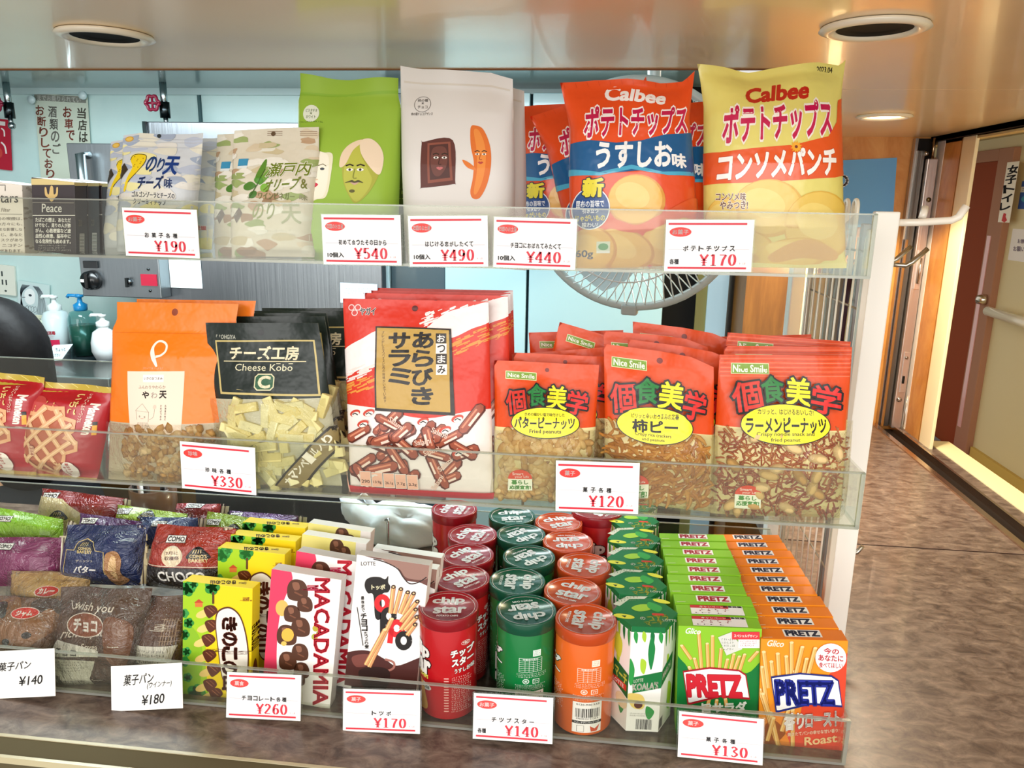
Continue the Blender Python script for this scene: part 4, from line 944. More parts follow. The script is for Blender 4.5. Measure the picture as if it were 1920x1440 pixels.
a.poly([(555, 176), (755, 172), (755, 178), (555, 182)], '86b02e'); a.ell(592, 217, 15, 17, 'e4e8d4'); a.text('ピスタチオ', 582, 208, 603, 214, '5c6c40', .02); a.text('×', 590, 215, 594, 219, '5c6c40'); a.text('ホワイト', 583, 221, 601, 227, '5c6c40', .02); a.fine(570, 232, 616, 237, 1, '4c6420', 3)
a.t = 'picture'
a.poly([(600, 298), (622, 295), (637, 300), (635, 340), (628, 376), (612, 382), (596, 380)], 'e8e2c4', True); a.poly([(602, 303), (630, 303), (625, 373), (598, 374)], 'f2ecd8', True); a.ell(620, 326, 4, 2.4, '384048'); a.line([(613, 320), (621, 317), (627, 321)], 1.4, '6a5a3a'); a.line([(608, 330), (606, 344), (611, 345)], .8, 'c0a488'); a.poly([(600, 355), (607, 351), (613, 355), (607, 360)], 'cc2444', True); a.ell(610, 346, 3, 1.5, 'e0c0a0')
a.poly([(655, 330), (654, 300), (668, 278), (690, 268), (712, 276), (721, 300), (718, 325), (714, 345), (700, 372), (680, 389), (668, 376), (658, 352)], 'a8a838', True)
a.poly([(660, 312), (664, 292), (680, 277), (686, 300), (700, 330), (706, 345), (700, 365), (682, 386), (668, 372), (658, 345)], 'b8ba48', True)
a.poly([(650, 322), (652, 298), (664, 280), (682, 270), (688, 274), (672, 290), (660, 318)], 'e8d0b0', True); a.poly([(684, 272), (700, 268), (716, 282), (723, 304), (720, 332), (712, 334), (694, 312), (684, 292)], 'ead4b8', True)
face_(a, 677, 335, 36, 30, 'b8ba48', '7a7c28', 'c8a090'); a.poly([(660, 352), (672, 347), (677, 349), (684, 347), (692, 352), (684, 351), (677, 352), (670, 351)], '4a4418', True); a.ell(673, 367, 5, 3, '5c5820'); a.t = None
green_pouch = bag('snack_pouch', [(563, 140), (748, 148), (742, 492), (566, 487)], .90, .93, .03, a, '94b838', 'lime green pouch printed with a bearded face, left of the white pouch', 'pouch', prof=STAND, sides=((0, 1.0), (.2, 1.03), (.5, 1.06), (.85, 1.06), (.9, 1.0), (1, 1)), top=((-.5, .01), (-.2, -.012), (0, -.015), (.3, -.005), (.5, 0)), wob=.0004, seed=2, p=5, q=.5, kind='pouch', wave=.004)
a = Art('pouch')
a.ring(796, 201, 16, 16, .9, '5a5450'); a.text('柿の種', 786, 190, 806, 196, '4a4440', .01); a.text('×', 794, 197, 798, 201, '4a4440'); a.text('チョコ', 787, 204, 806, 210, '4a4440', .01); a.text('柿の種チョコデザンヌ', 775, 218, 817, 224, '4a4440', .01)
a.poly([(755, 152), (960, 166), (960, 170), (755, 156)], 'd4ccc0')
a.t = 'picture'
a.poly([(800, 282), (804, 277), (857, 274), (864, 350), (860, 357), (806, 364), (802, 358)], '5c2e28', True); a.poly([(811, 280), (853, 277), (860, 350), (815, 356)], '8a4c3c'); a.poly([(815, 284), (849, 281), (855, 345), (819, 350)], '4c2824'); a.poly([(821, 292), (834, 286), (846, 292), (849, 320), (838, 341), (826, 340), (819, 318)], '6a3c34', True)
face_(a, 836, 314, 30, 26, '6a3c34', '3c1c18', 'c06868')
a.poly([(889, 250), (898, 246), (912, 254), (924, 285), (926, 320), (920, 355), (908, 380), (896, 382), (891, 370), (895, 345), (896, 315), (890, 285)], 'dc7028', True); a.poly([(895, 256), (904, 256), (914, 280), (917, 310), (913, 345), (903, 372), (897, 370), (902, 330), (900, 290)], 'e88c3c', True)
a.poly([(876, 312), (886, 316), (896, 324), (900, 331), (888, 328), (880, 321)], 'e07a30', True); face_(a, 908, 306, 24, 20, 'dc7028', 'a84818', 'b84038'); a.t = None
white_pouch = bag('snack_pouch', [(746, 122), (966, 142), (962, 499), (764, 493)], .905, .925, .034, a, 'dedad6', 'white pouch printed with a chocolate bar face and a bean face', 'pouch', prof=STAND, sides=((0, .99), (.2, 1.0), (.5, 1.02), (.85, 1.0), (1, 1.0)), top=((-.5, .012), (-.3, .0), (0, -.005), (.3, .0), (.5, -.03)), wob=.0004, seed=5, p=5, q=.5, kind='pouch', wave=.004)
behind(white_pouch, 782, 150, .975, 'white pouch standing hidden behind the front white one, its right edge showing')
a = Art('foil'); a.fine(750, 330, 760, 380, 5, 'a0a850', 3)
gp = bag('snack_pouch', [(690, 200), (800, 205), (795, 492), (692, 490)], .985, .99, .015, a, '3c4818', 'dark green pouch glimpsed in the gap between the green and white pouches', 'pouch', prof=STAND)
# ------------------------------------------------------------------ seaweed snack bags
def camo(a, x0, y0, x1, y1, cols, n, seed, s=16):
    R = random.Random(seed)
    for _ in range(n):
        cx, cy = R.uniform(x0, x1), R.uniform(y0, y1); a.poly([(cx + s * R.uniform(.5, 1.2) * 1.5 * math.cos(t), cy + s * R.uniform(.3, .8) * math.sin(t)) for t in [k * math.pi / 4 for k in range(8)]], R.choice(cols), True)
GUS = ((0, .25), (.05, .7), (.2, 1), (.6, .8), (.8, .3), (.9, .08), (1, .02))
a = Art('shiny'); camo(a, 215, 255, 385, 470, ['b4bccc', 'e4dca0', 'dcd8c8', '9ca8bc', 'd8d4cc'], 42, 3)
a.rect(200, 262, 400, 262.8, 'b0b4b8'); a.rect(200, 268, 400, 268.8, 'b8b8b8'); a.rect(210, 278, 390, 278.8, 'a8acb8'); a.ell(298, 256, 4, 4, '2c3438'); a.ell(243, 263, 8, 5, 'c89830'); a.ell(243, 263, 6, 3.4, 'dcb858')
a.t = 'picture'; a.poly([(250, 304), (253, 296), (264, 293), (278, 295), (279, 306), (272, 320), (264, 332), (252, 346), (247, 362), (243, 360), (250, 336), (256, 318)], 'e8c820', True); a.line([(250, 304), (253, 296), (264, 293), (278, 295), (279, 306), (272, 320), (252, 346)], 1.2, '3c3418', True)
for k in range(9): a.ell(257 + (k * 7) % 18, 298 + (k * 5) % 22, 1.2, .8, '8a7010')
a.poly([(225, 324), (238, 309), (248, 322), (234, 340)], '34281c'); a.poly([(206, 330), (212, 316), (218, 327), (212, 342)], '34281c'); a.t = 'lettering'
a.text('の', 281, 297, 299, 326, '14386c', .03, slant=3); a.text('り', 302, 300, 314, 326, '14386c', .03, slant=3); a.text('天', 316, 297, 341, 331, '14387c', .05, slant=3)
a.text('チーズ', 270, 335, 316, 358, '142c5c', .05, slant=4); a.text('味', 322, 340, 337, 357, '142c5c', .03); a.text('ゴルゴンゾーラとチーズの', 261, 363, 342, 373, '1c2438', .03, slope=4); a.text('クリーミィチップ', 264, 376, 326, 386, '1c2438', .03, slope=4); a.t = None
a.ell(262, 440, 16, 8, 'e8e4d8'); a.text('愛媛', 345, 432, 362, 440, 'c04848', .03)
blue_nori = bag('seaweed_snack_bag', [(231, 254), (382, 250), (366, 478), (220, 470)], .877, .895, .02, a, 'c8ccd0', 'pale blue and yellow cheese seaweed snack bag above the 190 yen card', 'snack bag', prof=GUS, sides=((0, 1), (.5, .98), (1, 1)), top=((-.5, -.01), (-.3, .01), (0, 0), (.4, .005), (.5, .015)), wob=.0006, seed=6, p=4, q=.55, kind='shiny')
behind(blue_nori, 208, 264, .925, 'blue seaweed snack bag peeking out at the left behind the front blue one', yaw=-6)
behind(blue_nori, 262, 256, .955, 'blue seaweed snack bag peeking out at the right behind the front blue one', yaw=8)
a = Art('shiny'); camo(a, 425, 245, 605, 485, ['b89878', 'cabc98', 'e0dccc', '98a868', 'a08060', 'e8e4d8', 'd4c4a8'], 70, 8, 13)
for k in range(6): a.line([(500 if k < 3 else 565, 249 + (k % 3) * 4), (530 if k < 3 else 600, 249 + (k % 3) * 4)], .9, '7a5a40')
a.ell(512, 254, 4.5, 5, '5c4630'); a.t = 'picture'
a.poly([(490, 345), (500, 315), (506, 310), (506, 330), (498, 350)], '5a8830', True); a.poly([(496, 352), (514, 330), (524, 326), (514, 346), (500, 360)], '6c983c', True); a.poly([(470, 360), (482, 354), (492, 362), (480, 370), (470, 368)], '4c7c2c', True); a.ell(497, 352, 9, 7, '4f8a2c', 20); a.ell(508, 366, 8, 8, '7cae40'); a.ell(487, 378, 8, 6, '44742c', -40); a.line([(480, 385), (496, 356), (506, 330)], 1.6, '3c5c20', True)
a.rect(452, 307, 471, 322, '3c90b8'); a.rect(452, 322, 471, 327, 'dce4e4'); a.t = 'lettering'
a.text('瀬戸内', 508, 318, 583, 346, '6c7c20', .02, slope=-5, slant=6, out='f0ece0', outw=.04); a.text('オリーブ', 505, 350, 565, 374, '6c7c20', .03, slope=-6, slant=8); a.text('&', 572, 348, 582, 366, '6c7020', .02); a.text('ワインビネガー', 497, 374, 562, 386, '707840', .02, slope=2); a.text('味', 570, 378, 582, 388, '909070', .02)
a.text('のり', 487, 392, 525, 422, '8a9444', .02, slant=4); a.text('天', 540, 396, 572, 430, 'a8ac84', .02); a.t = None
a.poly([(452, 415), (463, 400), (470, 412), (460, 428)], '6a5c4c'); a.fine(495, 440, 570, 452, 2, 'c8c8b8', 8)
olive_nori = bag('seaweed_snack_bag', [(434, 244), (604, 239), (584, 484), (440, 480)], .88, .90, .022, a, 'd8d0bc', 'beige camouflage olive seaweed snack bag right of the 190 yen card', 'snack bag', prof=GUS, sides=((0, 1), (.5, 1.0), (.75, 1.03), (1, 1)), top=((-.5, -.01), (0, .005), (.5, .01)), wob=.0007, seed=12, p=4, q=.55, kind='shiny')
behind(olive_nori, 408, 250, .93, 'olive seaweed snack bag half hidden behind the front beige one')
# ------------------------------------------------------------------ cigarette packs
def pack(quad, Y, base, gold, art, label, D=.022, side='2a2620'):
    e = boxq('cigarette_pack', quad, Y, Y, D, base, art, label, 'cigarette pack', None)
    return e
a = Art('card'); a.rect(50, 335, 160, 346.5, 'd8c488'); a.poly([(84, 352), (87, 352), (89, 362), (92, 364), (94, 352), (97, 348), (100, 352), (101, 364), (105, 362), (106, 352), (109, 352), (108, 366), (102, 372), (100, 376), (97, 378), (94, 376), (92, 372), (85, 366)], 'd8b878', True)
a.line([(60, 379.5), (139, 380.5)], 1, 'a8a098'); a.text('Peace', 79, 382, 116, 398, 'f0ece4', .01); a.rect(60, 403, 142, 404.6, 'f0ece4')
for i, s in enumerate(('たばこの煙は、あなただ', 'けでなく、周りの人が肺', 'がん、心筋梗塞など虚', '血性心疾患、脳卒中に', 'なる危険性も高めます。')): a.text(s, 67, 408 + i * 10, 133, 416 + i * 10, 'ece8e0', .03, slope=1)
a.fine(72, 459, 136, 472, 3, 'b8b4ac', 6)
s_ = Art('card'); s_.rect(100, 330, 200, 348.5, 'c8b478'); s_.rect(149, 438, 158, 472, 'c8c4bc')
for k in range(12): s_.rect(149.5, 440 + k * 2.7, 157.5, 441.2 + k * 2.7, '3c3430')
s_.text('20', 147, 412, 153, 424, '6a6050', .02)
pk = boxq('cigarette_pack', [(58, 337), (140, 337), (142, 474), (65, 474)], .868, .868, .022, '3a3236', a, 'dark cigarette pack with a gold bird emblem, frontmost of its row', 'cigarette pack', side_art=s_)
for i, nm in enumerate(('second', 'third', 'fourth')):
    c = copy_tree(pk); c.location.y += .0235 * (i + 1) + (.004 if i else 0); c['label'] = 'dark cigarette pack with gold top, %s from the front of its row' % nm
a = Art('card'); a.rect(-60, 336, 52, 342, '3c3430'); a.line([(-5, 347), (10, 347), (10, 358)], 1.4, '2c2620'); a.text('7 Stars', -26, 362, 34, 380, '3a342e', .01); a.text('Charcoal Filter', -30, 390, 19, 397, '8a7c70', .01, slant=1); a.line([(-40, 401), (42, 402)], .8, '6a625a')
for i, s in enumerate(('喫煙者の喫煙は、', '周囲の方々にも、', 'さまざまな影響しな', 'れが生じ、あなた', '病気リスクがあり', 'ます。ニコチン', '依存性があります。')): a.text(s, -24, 407 + i * 10, 42, 413 + i * 10, '7a7068', .01)
s_ = Art('card'); camo(s_, 30, 345, 62, 470, ['c8bcac', 'b8a898'], 14, 4, 4)
wp = boxq('cigarette_pack', [(-38, 342), (41, 342), (46, 472), (-30, 472)], .868, .868, .022, 'e8e0d4', a, 'white cigarette pack with black lettering at the left edge of the top tray', 'cigarette pack', side_art=s_)
c = copy_tree(wp); c.location.y += .0245; c['label'] = 'white cigarette pack standing behind the front white one'
# ------------------------------------------------------------------ middle tray
FL = .2535
a = Art('shiny'); a.poly([(150, 530), (470, 530), (470, 779), (150, 777)], 'f07a0c'); a.line([(215, 616), (440, 620)], 1.2, 'd86a08'); a.ell(330, 583, 5.5, 6, '8a3408')
a.t = 'picture'; a.line([(311, 674, 3), (306, 662, 7), (301, 650, 7), (301, 640, 4), (307, 632, 3.4), (316, 632, 3.4), (323, 638, 3.4), (323, 648, 3.4), (316, 655, 3.6), (308, 657, 4)], 4, 'f8ece0', True); a.t = None
a.fine(287, 675, 330, 680, 1, 'c8a080', 2)
a.t = 'paper_label'; a.rect(258, 682, 359, 812, 'paper:f3ddc8'); a.rect(288, 688, 324, 701, 'paper:fbf6f0'); a.text('いかのおつまみ', 290, 692, 322, 697, 'paper:6a5048'); a.text('ふんわりやわらか', 280, 707, 328, 713, 'paper:8a7060', .01)
a.text('や', 287, 718, 299, 730, 'paper:2c2420', .05); a.text('わ', 303, 719, 314, 730, 'paper:a8988c', .02); a.text('天', 318, 717, 330, 730, 'paper:2c2420', .05)
a.line([(275, 770), (274, 752), (287, 740), (299, 756), (298, 774)], .9, 'paper:a89888'); a.line([(273, 753), (300, 756)], .6, 'paper:a89888'); a.ell(281, 764, 1.5, 2, 'paper:b0a090'); a.ell(291, 765, 1.5, 2, 'paper:b0a090'); a.line([(283, 768), (289, 768)], .8, 'paper:d88070')
for k in range(9): a.line([(277 + k * 2.4, 775), (272 + k * 3.6, 786), (268 + k * 5, 793)], .8, 'paper:a89888', True)
a.line([(300, 770), (308, 764), (310, 748)], .8, 'paper:a89888', True); a.ell(310, 746, 3, 4, 'paper:e0c8b4')
for k in range(6): a.text('かめばうまみ'[k], 320, 742 + k * 5, 323, 746 + k * 5, 'paper:5a4c44'); a.text('北海道の味だ'[k], 328, 742 + k * 5, 331, 746 + k * 5, 'paper:5a4c44')
a.fine(266, 804, 345, 809, 1, 'paper:b8a898', 9); a.t = None
orange_squid = bag('squid_snack_bag', [(228, 566), (439, 570), (428, 908), (192, 898)], .822, .845, .018, a, 'c8b8a0', 'orange squid snack bag with a cream paper label and clear foot', 'snack bag', prof=((0, .1), (.08, .7), (.3, 1), (.7, .9), (.85, .2), (1, .02)), sides=((0, .97), (.3, 1), (.7, 1.02), (.85, 1.05), (.9, .98), (1, 1)), wob=.0012, seed=21, kind='shiny')
pieces(orange_squid, [(240, 785), (415, 788), (408, 900), (238, 892)], 150, .0075, ['food:c89858', 'food:d8b078', 'food:b88848', 'food:e0c090'], 'squid_crisps', 3, 'crumb')
film(orange_squid, [(150, 778), (470, 780), (470, 930), (150, 930)])
_c = behind(orange_squid, 258, 566, .868, 'orange squid snack bag behind the front one, only its top strip showing', snap=FL); _c.scale = (1, 1, .955)
a = Art('shiny'); a.poly([(330, 560), (680, 560), (680, 747), (330, 750)], '121e18')
for q, c in (([(402, 640), (592, 638), (604, 744), (421, 740)], 'c4b070'), ([(405, 643), (589, 641), (600, 740), (424, 736)], '121e18')): a.poly(q, c)
a.t = 'brand_lettering'; a.text('チーズ工房', 433, 651, 562, 676, 'e8dcb8', .04); a.rect(422, 678.5, 577, 680, 'd8cca0'); a.text('Cheese Kobo', 445, 684, 553, 697, 'e4dcb8', .008); a.line([(522, 683.4), (530, 683.4)], 1.2, 'e4dcb8'); a.line([(545, 683.4), (553, 683.4)], 1.2, 'e4dcb8')
a.rect(484, 702, 521, 733, 'd8d0a8', r=6); a.rect(486, 704, 519, 731, '2a5a3c', r=5); a.text('C', 492, 707, 513, 728, 'e4dcb8', .05); a.text('OHGIYA', 413, 629, 442, 637, 'b8b8a8', .02); a.fine(402, 629, 411, 637, 1, 'b8b8a8', 3); a.t = None
a.ell(490, 624, 6, 6, '060808'); a.fine(393, 672, 399, 706, 6, '889088', 5)
cheese = bag('cheese_snack_bag', [(381, 606), (600, 605), (637, 912), (432, 905)], .818, .835, .014, a, 'c8c4ac', 'front black cheese stick bag with gold frame and clear lower half', 'snack bag', prof=((0, .05), (.08, .5), (.25, 1), (.6, .9), (.8, .25), (.9, .05), (1, 0)), wob=.0006, seed=31, wave=.003, kind='shiny', sides=((0, 1.02), (.5, 1.02), (1, 1)))
pieces(cheese, [(438, 760), (617, 758), (632, 900), (446, 898)], 58, .014, ['food:f0e4a4', 'food:ecdc94', 'food:f4ecb8'], 'cheese_sticks', 5, 'block', squash=.32)
a2 = Art('shiny'); a2.t = 'variety_band'; a2.poly([(512, 912), (616, 800), (640, 800), (640, 832), (566, 912)], '2a2418'); a2.poly([(516, 912), (618, 804), (640, 808), (640, 826), (560, 912)], '8c7a4c')
for i, ch in enumerate('カマンベール入り'): a2.text(ch, 541 + i * 9.6, 888 - i * 10.4, 553 + i * 9.6, 902 - i * 10.4, 'f4ecd8', .04, rot=-47)
F_, W_, H_, h_ = BAGF[cheese.name]
o = art_on(a2, 'variety_band', cheese, None, W_, H_, [(381, 606), (600, 605), (637, 912), (432, 905)], lift=.0065, cell=.005, F=F_)
film(cheese, [(330, 748), (680, 748), (680, 930), (330, 930)], lift=.0062)
for i, (x, y, Y) in enumerate(((401, 591, .862), (410, 580, .888), (474, 562, .915), (488, 554, .94))):
    behind(cheese, x, y, Y, 'black cheese stick bag behind the front one, %s from the front' % ('second', 'third', 'fourth', 'rearmost')[i], snap=FL)
# salami
a = Art('shiny'); R = random.Random(4)
a.poly([(620, 782), (700, 770), (800, 790), (940, 782), (940, 922), (620, 914)], 'f0e6e0', True)
def brush(pts, n, c, seed):
    R = random.Random(seed); x0, y0, x1, y1, hh = pts
    for _ in range(n):
        t = R.random(); k = R.uniform(-1, 1); x = x0 + (x1 - x0) * t; y = y0 + (y1 - y0) * t + k * hh; L = R.uniform(4, 16) * (1 - abs(k) * .5); a.line([(x - L, y + L * .42), (x, y), (x + L, y - L * .42)], R.uniform(1, 3.6), c)
a.poly([(640, 668), (680, 640), (712, 628), (712, 690), (680, 700), (645, 712)], 'f2e8e4', True); a.poly([(800, 625), (840, 590), (890, 576), (925, 570), (925, 606), (890, 622), (850, 640), (810, 636)], 'f2e8e4', True)
brush((640, 690, 712, 655, 24), 45, 'f2e8e4', 1); brush((800, 608, 922, 585, 20), 80, 'f2e8e4', 2); brush((640, 745, 710, 720, 12), 30, 'e09038', 3); brush((855, 660, 920, 630, 16), 40, 'e09038', 5); brush((640, 716, 700, 700, 12), 30, 'f0d8d0', 6)
a.t = 'picture'
def salami(cx, cy, L, ang, w_):
    c, s = math.cos(math.radians(ang)), math.sin(math.radians(ang)); q = lambda t, k=0: (cx + c * L * t - s * k, cy + s * L * t + c * k)
    a.line([q(-.5) + (w_ * .5,), q(-.4) + (w_,), q(.4) + (w_,), q(.5) + (w_ * .5,)], w_, '5c2418'); a.line([q(-.48, -1) + (w_ * .3,), q(-.38, -1) + (w_ * .75,), q(.38, -1) + (w_ * .75,), q(.48, -1) + (w_ * .3,)], w_, 'a0503a')
    a.line([q(-.36, -w_ * .2), q(.3, -w_ * .2)], w_ * .16, 'd88868'); a.line([q(-.2, w_ * .18), q(.25, w_ * .18)], w_ * .22, 'f0d8c8')
for _ in range(34):
    x, y = R.uniform(675, 905), R.uniform(790, 902); salami(x, y, R.uniform(44, 66), R.choice((-50, -35, -20, 20, 35, 60, 75)) + R.uniform(-8, 8), R.uniform(16, 21))
for x, y in ((672, 782), (700, 780), (690, 800), (862, 790), (840, 810), (862, 850), (800, 795)):
    a.ell(x, y, 11, 6, 'c8402c', -20); a.ell(x + 1, y + 2, 8, 4, 'f0e4dc', -20); a.line([(x - 5, y + 3), (x, y), (x + 6, y + 3)], 2, '181414')
for x, y, g in ((752, 798, 35), (830, 815, 25), (800, 830, -10), (815, 846, -20), (838, 870, -40), (822, 903, -55)): a.text('Salami', x - 15, y - 4, x + 15, y + 5, 'f0d0c0', .03, rot=g)
a.t = None; a.poly([(640, 909), (930, 922), (930, 945), (640, 935)], 'b8202c')
for k in range(5): a.rect(685 + k * 21, 884 + k * 1.2, 705 + k * 21, 910 + k * 1.2, 'e8dcd4'); a.rect(686 + k * 21, 885 + k * 1.2, 704 + k * 21, 909 + k * 1.2, 'f0b8a0'); a.text(('290', '13.9g', '26.1g', '7.7g', '2.3g')[k], 688 + k * 21, 898 + k * 1.2, 702 + k * 21, 904 + k * 1.2, '4a3028', .02)
a.t = 'title_panel'; a.poly([(706, 616), (851, 622), (858, 785), (712, 776)], '241a14'); a.poly([(709, 619), (847, 625), (850, 779), (715, 771)], 'bd9848')
a.vtext('あらびき', 798, 629, 769, 37, '1c140e', .05, xs=799); a.vtext('サラミ', 753, 630, 732, 38, '1c140e', .055, xs=757)
for k, ch in enumerate('おつまみ'): a.rect(822 + k * .6, 631 + k * 20, 842 + k * .6, 650.5 + k * 20, '201814' if k % 2 == 0 else 'f4ece4'); a.text(ch, 825 + k * .6, 634 + k * 20, 839 + k * .6, 648 + k * 20, 'f4ece4' if k % 2 == 0 else '201814', .03)
a.vtext('ブレンドしたスパイスと肉の旨味がいきています。', 721, 626, 768, 4.5, '5a3c18', .02, xs=731); a.t = 'brand_lettering'
for x, y in ((655, 577), (668, 577), (662, 588)): a.ell(x, y, 6.4, 6.6, 'e8d0cc'); a.ell(x, y, 4.6, 4.8, 'cc3830')
a.text('ヤガイ', 673, 578, 703, 592, '1c1414', .04, out='e8dcd8'); a.t = None; a.ell(779, 580, 6, 6, '5a1410'); a.line([(636, 558), (640, 700), (666, 922)], 2, 'e8b0a0')
salami_bag = bag('salami_bag', [(636, 558), (923, 567), (918, 932), (665, 922)], .815, .845, .014, a, 'd4311c', 'front red salami bag with a gold title panel', 'snack bag', prof=((0, .05), (.1, .6), (.3, 1), (.6, .9), (.85, .4), (.95, .08), (1, 0)), sides=((0, 1), (1, 1)), wob=.0006, seed=14, p=4, wave=.002, kind='shiny')
for i, (x, y, Y) in enumerate(((684, 555, .866), (696, 544, .893), (708, 533, .92))):
    behind(salami_bag, x, y, Y, 'red salami bag behind the front one, %s from the front' % ('second', 'third', 'rearmost')[i], snap=FL)
# nut bags
def nut_art(hdr, lab, hole, chars, oval, otexts, badge, base='d84814', rot=0, ridge_shading=None, frame_=None):
    a = Art('shiny'); a.poly(hdr[0], 'e6d69c')
    if ridge_shading:  # relief of the seal ribs painted as lit and shaded lines
        for k in range(10): a.line([(ridge_shading[0], ridge_shading[1] + k * 4.4), (ridge_shading[2], ridge_shading[3] + k * 4.4)], .8, 'f0906c' if k % 2 else 'b83a10')
    x0, y0, x1, y1, sl = lab; a.t = 'brand_lettering'
    a.poly([(x0, y0), (x1, y0 + sl), (x1, y1 + sl), (x0, y1)], 'dce4b0'); a.poly([(x0 + 1.2, y0 + 1.2), (x1 - 1.2, y0 + 1.2 + sl), (x1 - 1.2, y1 - 1.2 + sl), (x0 + 1.2, y1 - 1.2)], '7ea03c'); a.text('Nice Smile', x0 + 4, y0 + 4, x1 - 4, y1 - 3.5, 'f4f4e4', .035, slope=sl); a.t = None
    a.ell(hole[0], hole[1], hole[2], hole[2], '7c1c08')
    a.t = 'title_lettering'
    for ch, c, (cx0, cy0, cx1, cy1), r in zip('個食美学', ('d02c1c', '1c7a34', 'f0e01c', 'd8201c'), chars, (-8, -3, 4, 10)): a.text(ch, cx0, cy0, cx1, cy1, c, .03, rot=r + rot, out='141210', outw=.09)
    a.t = 'flavour_oval'; cx, cy, rx, ry, ro = oval; a.ell(cx, cy, rx + 1.6, ry + 1.6, '141210', ro, n=40); a.ell(cx, cy, rx, ry, 'f0e428', ro, n=40)
    for s, q, b, sl in otexts: a.text(s, *q, '18140c', b, slope=sl)
    a.t = 'life_badge'; bx, by = badge; a.ell(bx, by, 22, 17, 'd84c30', n=24, a0=180, a1=360); a.text('Smart', bx - 14, by - 12, bx + 6, by - 7, 'f4dcd0', .02); a.text('your Life', bx - 10, by - 6, bx + 16, by - 1, 'f4dcd0', .02)
    a.rect(bx - 22, by, bx + 22, by + 22, 'eef0d8'); a.text('暮らし', bx - 16, by + 2, bx + 14, by + 10, '4c9038', .05); a.text('応援宣言!', bx - 19, by + 12, bx + 19, by + 20, '4c9038', .05); a.t = None
    return a
NP = ((0, .05), (.08, .55), (.3, 1), (.6, .85), (.8, .35), (.92, .06), (1, 0))
a = nut_art([[(900, 800), (1140, 802), (1140, 960), (900, 960)]], (946, 697, 1004, 712, 3), (1024, 694, 4), [(951, 734, 985, 776), (990, 724, 1023, 762), (1026, 725, 1062, 768), (1062, 735, 1100, 778)], (1023, 792, 61, 26, 2),
    [('きめの細かい塩で味付けした', (985, 774, 1058, 780), .02, 2), ('バターピーナッツ', (967, 782, 1076, 800), .04, 2), ('Fried peanuts', (994, 802, 1052, 811), .02, 1)], (976, 890))
butter = bag('peanut_bag', [(926, 678), (1125, 682), (1112, 948), (923, 930)], .818, .84, .018, a, 'dc4c16', 'front butter peanut bag left of the 120 yen card, its window full of pale peanuts', 'snack bag', prof=NP, wob=.0009, seed=41, p=3, wave=.003, kind='shiny', sides=((0, 1), (.15, .95), (.5, .97), (1, 1)))
def window(e, poly, n, size, mats, nm, shape, seed, quad, back='b87838', **k):
    b = Art('food'); b.poly(poly, back); F, W, H, h = BAGF[e.name]; art_on(b, 'window_backing', e, None, W, H, quad, lift=.0003, cell=.005, F=F)
    pieces(e, poly, n, size, mats, nm, seed, shape, **k)
NUT = ['food:dcb878', 'food:e8c890', 'food:cca060']
window(butter, [(938, 808), (1108, 808), (1103, 938), (932, 925)], 190, .0078, NUT, 'peanuts', 'nut', 7, [(926, 678), (1125, 682), (1112, 948), (923, 930)], '9c6c34')
def relift(e, name, art_tags, a, quad, lift):
    F, W, H, h = BAGF[e.name]; b = Art(a.kind); b.items = [i for i in a.items if i[0] in art_tags]; a.items = [i for i in a.items if i[0] not in art_tags]
    for o in list(e.children):
        if o.name.split('.')[0] in art_tags: bpy.data.objects.remove(o, do_unlink=True)
    art_on(b, name, e, None, W, H, quad, lift=lift, cell=.005, F=F)
qb = [(926, 678), (1125, 682), (1112, 948), (923, 930)]; relift(butter, 'x', ('title_lettering', 'flavour_oval', 'life_badge'), a, qb, .0055); film(butter, [(930, 806), (1120, 806), (1116, 950), (924, 935)], lift=.005)
qk = [(1128, 648), (1345, 668), (1333, 964), (1138, 930)]
a = nut_art([[(1110, 786), (1350, 823), (1350, 990), (1110, 990)]], (1143, 672, 1209, 692, 6), (1234, 677, 6), [(1145, 724, 1188, 775), (1188, 714, 1230, 760), (1231, 721, 1276, 770), (1276, 738, 1317, 789)], (1224, 800, 67, 32, 6),
    [('ピリッと辛いおつまみの定番', (1182, 776, 1266, 784), .02, 4), ('柿ピー', (1184, 787, 1264, 810), .045, 4), ('Crispy rice crackers', (1188, 810, 1253, 818), .015, 5), ('and peanuts', (1200, 820, 1241, 827), .015, 3)], (1190, 902), rot=3)
kaki = bag('rice_cracker_bag', qk, .818, .84, .018, a, 'dc4c16', 'front rice cracker and peanut bag right of the 120 yen card', 'snack bag', prof=NP, wob=.0009, seed=43, p=3, wave=.003, kind='shiny', sides=((0, 1), (.5, .99), (1, 1)), top=((-.5, .0), (0, .0), (.3, -.015), (.5, -.06)))
window(kaki, [(1136, 796), (1316, 826), (1318, 945), (1150, 924)], 240, .0105, ['food:c8883c', 'food:b87830', 'food:d8a050'], 'rice_crackers', 'crescent', 8, qk, 'a86c30', squash=.24)
relift(kaki, 'x', ('title_lettering', 'flavour_oval', 'life_badge'), a, qk, .0055); film(kaki, [(1130, 790), (1340, 822), (1336, 965), (1140, 940)], lift=.005)
qr = [(1343, 664), (1602, 668), (1568, 970), (1338, 963)]
a = nut_art([[(1320, 802), (1620, 815), (1620, 990), (1320, 990)]], (1366, 681, 1441, 703, 2), (1380, 880, .1), [(1370, 721, 1421, 775), (1422, 711, 1464, 760), (1470, 713, 1515, 766), (1517, 729, 1569, 782)], (1465, 800, 80, 35, 2),
    [('カリッと、はじけるおいしさ!', (1413, 772, 1517, 782), .02, 3), ('ラーメンピーナッツ', (1393, 788, 1538, 813), .045, 2), ('Crispy noodle snack and', (1411, 812, 1516, 821), .015, 1), ('fried peanut', (1436, 823, 1490, 831), .015, 1)], (1400, 922), ridge_shading=(1345, 668, 1600, 670))
